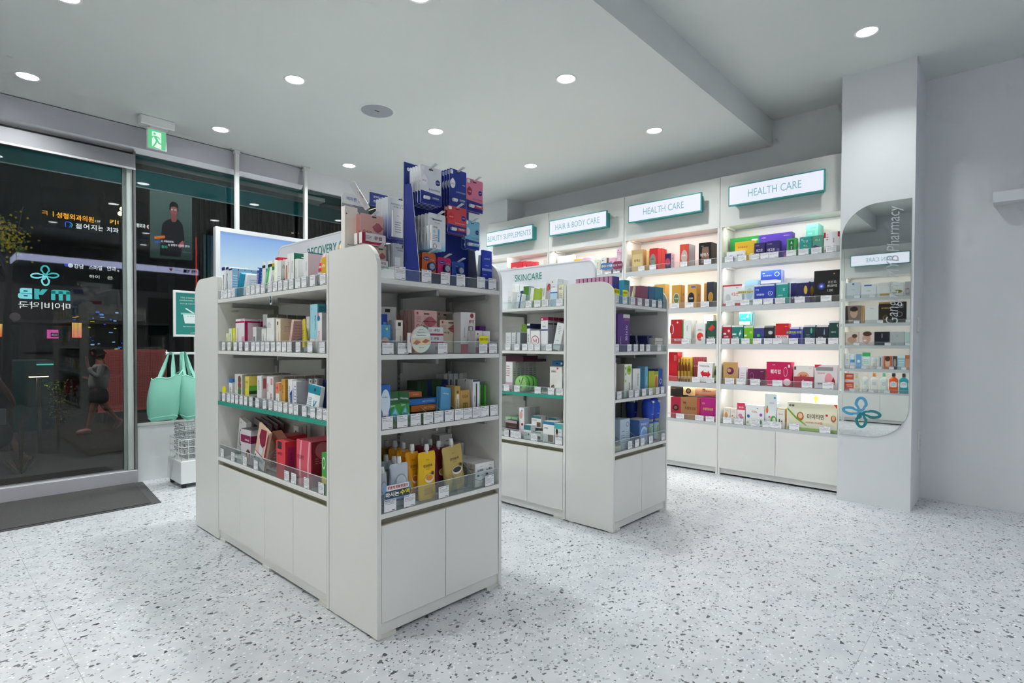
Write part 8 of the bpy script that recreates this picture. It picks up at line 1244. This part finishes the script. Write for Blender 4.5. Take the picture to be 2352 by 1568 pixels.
def m_balm(w_, d, h, c, s):
    tx, dc, sc_ = s.split('|'); b = MB(); card(b, w_, h, c, .006); F = frame((0, 0, 0), (1, 0, 0), (0, 0, 1))
    b.prism([(-w_/2+.001, .001), (w_/2-.001, .001), (w_/2-.001, h*.30), (-w_/2+.001, h*.34)], F, 0, .0005, pm('23389c')); b.v = [(x, y+d*.7, z) for x, y, z in b.v]
    t = MB(); lg = [(w_*.33+w_*.11*math.cos(i*PI/9), h*.62+w_*.11*math.sin(i*PI/9)) for i in range(18)]; t.prism(lg, F, 0, .0010, pm('1c2f8a')); t.text('NIVEA', F, w_*.33, h*.62, w_*.18, h*.03, pm('ffffff'), .0013)
    dr = [(-w_*.32+w_*.15*math.sin(a)*(1 if math.cos(a) < .3 else (1.3-math.cos(a))), h*.62-h*.14*math.cos(a+PI)) for a in [i*PI/10 for i in range(20)]]
    t.prism(dr, F, 0, .0012, pm(dc)); t.text('24시간', F, -w_*.32, h*.6, w_*.2, h*.05, pm('1c2f8a' if dc == 'ffffff' else 'ffffff'), .0015); t.text('딥 모이스처 립케어', F, w_*.16, h*.40, w_*.55, h*.045, pm('1c2f8a' if c[0] in 'e8' else 'ffffff'), .0012)
    t.prism(rrect(-w_*.1, h*.9, w_*.1, h*.93, .002, 3), F, 0, .001, pm('30303a')); t.prism(rrect(-w_*.46, h*.86, -w_*.3, h*.97, .003, 3), F, 0, .001, pm('ffffff'))
    t.v = [(x, y+d*.7-.0002, z) for x, y, z in t.v]; o = len(b.v); b.v += t.v
    for f, mi_ in zip(t.f, t.m): b.f.append(tuple(i+o for i in f)); b.m.append(b.mi(t.ml[mi_])); b.sm.append(False)
    q = MB(); X = frame((-w_*.36, d*.28, h*.15), (0, 0, 1), (0, 1, 0)); X = Matrix.Translation((-w_*.38, d*.36, h*.16)) @ Matrix.Rotation(PI/2, 4, 'Y'); R = .0075; X = Matrix.Translation((-w_*.38, d*.7-R-.0004, h*.16)) @ Matrix.Rotation(PI/2, 4, 'Y')
    q.lathe([(R*.9, 0), (R, .001), (R, w_*.24), (R, w_*.245)], X, pm('f0f0f2'), 16); q.lathe([(R*.97, w_*.245), (R*.97, w_*.76), (R*.9, w_*.77)], X, pm(sc_), 16); q.text('NIVEA', frame((0, d*.7-2*R-.0008, 0), (1, 0, 0), (0, 0, 1)), w_*.12, h*.165, w_*.3, .009, pm('ffffff'))
    u = MB(); u.box(-w_*.43, d*.7-2*R-.0022, h*.055, w_*.43, d*.68, h*.27, clear('blister', (.96, .97, .98), ior=1.35), .002); return 'lip_balm_card', 'card', b, [('lip_balm', q), ('blister', u)]
def m_bepan(w_, d, h, c, s):
    b = MB(); card(b, w_, h, c, .006, m=ramp_mat('bepan_print', [(0, '7cc3e0'), (1, 'eef2f3'), (.12, 'b5dced'), (.3, 'eef2f3')], 'Z', .4)); b.v = [(x, y+d*.75, z) for x, y, z in b.v]; F = frame((0, d*.75-.0004, 0), (1, 0, 0), (0, 0, 1)); b.text('Bepanthol', F, 0, h*.83, w_*.62, h*.06, pm('2a3a4a'), .001, bold=.02); b.text('LIP CARE', F, 0, h*.75, w_*.35, h*.025, pm('556'), .001)
    q = MB(); k_box(w_*.56, d*.7, h*.63, 'f0f3f4', 't .35 .92 .6 .08 333 네번들;c .25 .72 .14 bfe4dc;l .1 .3 .6 .6 4 889;r .62 .3 .78 .85 5aaad8;c .3 .1 .2 556;c .3 .1 .16 f0f3f4;@L;tv .5 .5 .6 .6 345 Bepanthol', q); q.v = [(x-w_*.16, y, z+.004) for x, y, z in q.v]; return 'lip_care_card', 'card', b, [('carton', q)]
def m_vase(w_, d, h, c, s):
    b = MB(); card(b, w_, h, c, .012); b.v = [(x, y+d*.8, z) for x, y, z in b.v]; F = frame((0, d*.8-.0004, 0), (1, 0, 0), (0, 0, 1)); b.prism([(-w_*.18+w_*.22*math.cos(i*PI/9), h*.70+h*.1*math.sin(i*PI/9)) for i in range(18)], F, 0, .0008, pm('1c3f8a')); b.text('Vaseline', F, -w_*.18, h*.70, w_*.34, h*.06, pm('ffffff'), .0012); b.text('Lip Therapy', F, w_*.24, h*.66, w_*.3, h*.05, pm('ffffff'), .0012)
    q = MB(); R = w_*.26; q.lathe([(R, 0), (R, .008), (R*.96, .012)], frame((w_*.12, d*.8, R+.008), (1, 0, 0), (0, 0, 1)), mat('3a4a7a', .15), 20); q.lathe([(.001, .0125), (R*.7, .0122)], frame((w_*.12, d*.8, R+.008), (1, 0, 0), (0, 0, 1)), mat('a8b4c8', .2), 20, cap=False); return 'lip_jelly_card', 'card', b, [('pot', q)]
def hookpart(t, x, z, y0, y1, k):
    b = MB(); b.tube([(x, y0, z), (x, y1+.03, z+.004), (x, y1, z+.012)], .0018, mat('e8e8ea', .35), 6)
    b.loft([[(x-.007, y1+.03, z+.006), (x+.007, y1+.03, z+.006), (x+.007, y1+.03, z+.0075), (x-.007, y1+.03, z+.0075)], [(x-.009, y1-.012, z+.018), (x+.009, y1-.012, z+.018), (x+.009, y1-.012, z+.0195), (x-.009, y1-.012, z+.0195)]], mat('dfe3e6', .3), False); b.build('hook', t)
def m_rack(w_, d, h, c, s):
    b = MB(); b.box(-w_/2, d-.006, 0, w_/2, d, h*.985, pm(c), .001); b.box(-w_/2, d, 0, w_/2, d+.001, h*.985, pm('e4e4e8'))
    b.lathe([(.001, 0), (.008, .0008)], frame((-w_/2+.02, d-.0065, h*.93), (1, 0, 0), (0, 0, 1)), pm('e8eaf4'), 16, cap=False)
    q1 = MB(); q2 = MB(); wing = [(0, 0), (d, 0), (d, h*.78), (d*.55, h*.78), (d*.42, h*.74), (d*.3, h*.5), (0, .03)]; wing = [(d-.001, 0), (d-.001, h*.80), (d*.62, h*.80), (d*.54, h*.79), (d*.48, h*.76), (d*.02, .05), (.0, 0)]
    q1.prism(wing, frame((-w_/2, 0, 0), (0, 1, 0), (0, 0, 1)), 0, .003, pm(c), pm('f0f0f4')); w2 = [(d-.001, 0), (d-.001, h*.60), (d*.72, h*.58), (d*.3, 0)]; q2.prism(w2, frame((w_/2-.003, 0, 0), (0, 1, 0), (0, 0, 1)), 0, .003, pm('8a8f9c'), pm('c8ccd4')); u = MB(); u.box(-w_/2, .012, 0, w_/2, d, .006, pm(c)); return 'card_rack', 'display rack', b, [('side_wing', q1), ('side_wing', q2), ('base', u)]
def m_lipboard(w_, d, h, c, s):
    b = MB(); b.prism(rrect(-w_/2, 0, w_/2, h, .02, 6, (0, 0, 1, 1)), frame((0, d, 0), (1, 0, 0), (0, 0, 1)), 0, d, mat(c, .15)); F = frame((0, 0, 0), (1, 0, 0), (0, 0, 1)); b.text('메마른 입술엔', F, .01, h*.94, w_*.8, .016, pm('2a48a8'), .001); b.prism(rrect(-w_/2, 0, w_/2, h*.88, .004, 3), F, 0, .0004, pm('7c828a'))
    for R, c2, l in ((.040, 'e8e4e6', .0009), (.036, '9a8a90', .0012), (.032, 'c9b4b8', .0015)): b.lathe([(.001, l), (R, l)], frame((-w_*.13, 0, h*.74), (1, 0, 0), (0, 0, 1)), pm(c2), 26, cap=False)
    t = MB(); lips(t, 0, 0, -w_*.13-.026, h*.74-.013, -w_*.13+.026, h*.74+.013, 'a8606e', '6a2a3a'); b.add([(x, y-.001, z) for x, y, z in t.v], t.f, 'a8606e'); return 'lip_display_board', 'display board', b, []
def m_disc(w_, d, h, c, s):
    b = MB(); R = h/2; F = frame((0, d, R), (1, 0, 0), (0, 0, 1)); k = min(1, w_/h); S = Matrix.Diagonal((k, 1, 1, 1)); b.lathe([(R, 0), (R, .0015)], F @ S, ramp_mat('rainbow_rim', [(0, 'f0a8c8'), (1, '8ad8f0'), (.35, 'f0d890'), (.7, '9ae0b0')], 'X', .3), 36); b.lathe([(R*.95, .0015), (R*.95, .002)], F @ S, pm(c), 36)
    FM = lambda f, a, bb, l: False if f == '?' else Vector(((a-.5)*w_, d-.002-l, bb*h)); ops(b, 't .5 .86 .3 .05 555 Reju-All;t .5 .76 .5 .05 555 PDRN.Lip.Care;p f4f6f0 .06 .55 .94 .62 .9 .74 .1 .68;t .5 .65 .75 .07 333 Repair&Glow;p ecd8a0 .08 .3 .92 .3 .94 .55 .06 .5;p b87068 .1 .36 .28 .48 .48 .4 .28 .3;p b87068 .52 .4 .7 .52 .92 .46 .72 .36;t .5 .2 .6 .05 554 입술.건조', FM, lambda f: (w_, h)); return 'shelf_talker', 'sign', b, []
def m_promo(w_, d, h, c, s):
    b = MB(); b.prism(rrect(-w_/2, 0, w_/2, h, .01, 4), frame((0, d, 0), (1, 0, 0), (0, 0, 1)), 0, d, pm('6aa8d8')); F = frame((0, -.0004, 0), (1, 0, 0), (0, 0, 1)); b.prism(rrect(-w_*.42, h*.60, w_*.42, h*.99, .004, 3), F, 0, .0004, pm('f4f4f4')); b.text('药店专用胶原蛋白', F, 0, h*.80, w_*.76, h*.26, pm('b01c30'), .0008, bold=.02)
    b.prism(rrect(-w_*.49, h*.05, w_*.49, h*.58, .008, 4), F, 0, .0004, pm('3a4450')); b.text('마시는', F, -w_*.2, h*.32, w_*.5, h*.36, pm('ffffff'), .0008, bold=.03); b.text('수액', F, w_*.27, h*.34, w_*.36, h*.38, pm('e8e030'), .0008, bold=.03); return 'promotion_card', 'sign', b, []
def m_promo2(w_, d, h, c, s):
    tx, c2 = s.split('|'); b = MB(); b.prism(rrect(-w_/2, 0, w_/2, h, h*.3, 5), frame((0, d, 0), (1, 0, 0), (0, 0, 1)), 0, d, pm(c)); F = frame((0, -.0004, 0), (1, 0, 0), (0, 0, 1)); b.text(tx.replace('.', ' '), F, .001, h/2-.001, w_*.94, h*.74, pm('202028'), .0004, bold=.06); b.text(tx.replace('.', ' '), F, 0, h/2, w_*.94, h*.72, pm(c2), .0009, bold=.015); return 'promotion_strip', 'sign', b, []
def m_ncare(w_, d, h, c, s):
    return 'drink_carton', 'carton', k_box(w_, d, h, 'e2dfd8' if c[0] == 'e' else 'e6e4de', 'r 0 .34 1 1 f4f4f5;e .5 .36 .5 .12 f4f4f5;p 5a6a74 0 .38 .5 .26 1 .34 1 .31 .5 .235 0 .35;t .5 .68 .7 .18 222 뉴케어;t .6 .86 .3 .04 555 Nucare;e .28 .48 .13 .05 333;t .65 .48 .35 .06 444 검은깨맛;e .6 .14 .32 .08 cfcfc2;e .6 .15 .2 .04 b8b8ac;@L;r 0 0 1 1 c6c2ba;l .15 .06 .85 .66 9 77736c;r .1 .74 .9 .78 8a867e;c .5 .88 .15 a8a49c'), []
def m_gum(w_, d, h, c, s): return 'gum_carton', 'carton', k_box(w_, d, h, c, 'r 0 .62 1 1 2a6a3a;t .5 .78 .9 .14 fff Nicorette;t .35 .56 .5 .08 dfd gum;p 5ab8c0 .1 .3 .55 .55 .9 .25 .5 .08;p 9ae0e4 .3 .35 .55 .48 .7 .3;r 0 0 1 .06 7ac83a'), []
def m_clearbox(w_, d, h, c, s):
    b = MB(); b.box(-w_/2, 0, 0, w_/2, d, h, clear('pvc', (.90, .97, .90), ior=1.35), .001); q = MB(); q.box(-w_*.42, .004, .002, w_*.42, d-.004, h*.28, pm('6ad02c'), .002); q.tube([(0, d/2, h*.28), (0, d/2, h*.9)], w_*.22, pm(c), 10); q.box(-w_*.3, .0015, h*.1, w_*.3, .004, h*.2, pm('e8f8e0')); return 'dental_kit', 'box', b, [('kit_insert', q)]
def m_wedge(w_, d, h, c, s):
    b = MB(); b.prism([(-w_/2, 0), (w_/2, 0), (w_/2, h), (w_*.42, h)], frame((0, .004, 0), (1, 0, 0), (0, 0, 1)), 0, .0012, pm(c)); b.prism([(-w_/2, 0), (w_/2, 0), (w_/2, h), (w_*.42, h)], frame((0, .03, 0), (1, 0, 0), (0, 0, 1)), 0, .0012, pm('e0e0dc')); b.add([(-w_/2, .003, 0), (-w_/2, .029, 0), (w_*.42, .029, h), (w_*.42, .003, h)], [(0, 1, 2, 3)], pm(c)); return 'folded_card', 'card', b, []
def m_bag(w_, d, h, c, s):
    r = random.Random(4); b = MB(); n = 20
    b.loft([[(w_/2*(1-.25*t**3)*math.copysign(abs(math.cos(2*PI*i/n))**.7, math.cos(2*PI*i/n))+r.uniform(-.002, .002), d/2+d/2*(1-t)**.6*math.sin(2*PI*i/n)+r.uniform(-.0015, .0015), h*t+r.uniform(-.001, .001)) for i in range(n)] for t in (0, .1, .3, .5, .7, .85, .95, 1)], mat(c, .25, .1)); ops(b, s, *curvemap(w_, h, lambda x, z: d/2-d/2*max(.02, 1-z/h)**.6*math.sqrt(max(0, 1-(x/(w_/2))**2))-.003)); return 'pouch_bag', 'bag', b, []
def m_wobbler(w_, d, h, c, s):
    b = MB(); P = [(w_*.5*math.sin(a)*(.55+.45*(1-math.cos(a))/2), h*.5+h*.5*math.cos(a)) for a in [i*2*PI/24 for i in range(24)]][::-1]; F = frame((0, 0, 0), (1, 0, 0), (0, 0, 1)); b.prism(P, F, 0, d, pm('eceef0')); b.prism([(x*.8, h*.5+(z-h*.5)*.62-h*.06) for x, z in P], F, d, d+.0004, pm(c)); b.text('NEW', F, 0, h*.46, w_*.5, h*.12, pm('e8e8e8'), d+.0006); return 'hanging_tag', 'tag', b, []
ORD = ('second', 'third', 'fourth', 'fifth', 'sixth', 'seventh', 'eighth', 'ninth', 'tenth')
racks = {}; hooks = []
for kind, code, lvl, u, v, w_, d, h, base, op, desc, n, step, lean, back, zo, rz in ITEMS:
    name, cat, mb, parts = globals()['m_'+kind](w_, d, h, base, op)
    root = mb.build(name)
    for pn, q in parts: q.build(pn, root)
    (ox, oy), r0, zs = ORI[code]; z = zs[lvl-1]+.0028+zo; a = math.radians(lean); bk = math.radians(back)
    R0 = Matrix.Rotation(r0, 4, 'Z'); M = Matrix.Translation((u, v, 0))
    if lean: px = w_/2 if lean > 0 else -w_/2; M = M @ Matrix.Translation((px, 0, 0)) @ Matrix.Rotation(a, 4, 'Y') @ Matrix.Translation((-px, 0, 0))
    if back: M = M @ Matrix.Translation((0, d, 0)) @ Matrix.Rotation(-bk, 4, 'X') @ Matrix.Translation((0, -d, 0))
    W0 = Matrix.Translation((ox, oy, z)) @ R0
    if back: W0 = Matrix.Translation((0, 0, 0)) @ W0
    root.matrix_world = W0 @ M; root['label'] = desc; root['category'] = cat
    if kind in ('rack', 'lipboard'): racks[kind] = (root, u, v, d)
    if kind in ('balm', 'bepan', 'vase', 'lipcard', 'lipcard2', 'gradcard'): hooks.append((kind, u, v, zo, h, n, step, d))
    if n > 1:
        root['group'] = 'row of '+desc.split(',')[0]
        for i in range(1, n):
            c = dup(root); c.matrix_world = W0 @ Matrix.Translation((0, step*i, 0)) @ M
            c['label'] = '%s one back behind the %s' % (ORD[i-1], desc)
for kind, u, v, zo, h, n, step, d in hooks:
    key = 'rack' if kind in ('balm', 'bepan', 'vase') else 'lipboard'; rt, ru, rv, rd = racks[key]
    hookpart(rt, u-ru, zo+h*.915, (rd-.004 if key == 'rack' else .11), v-rv-.016, 0)
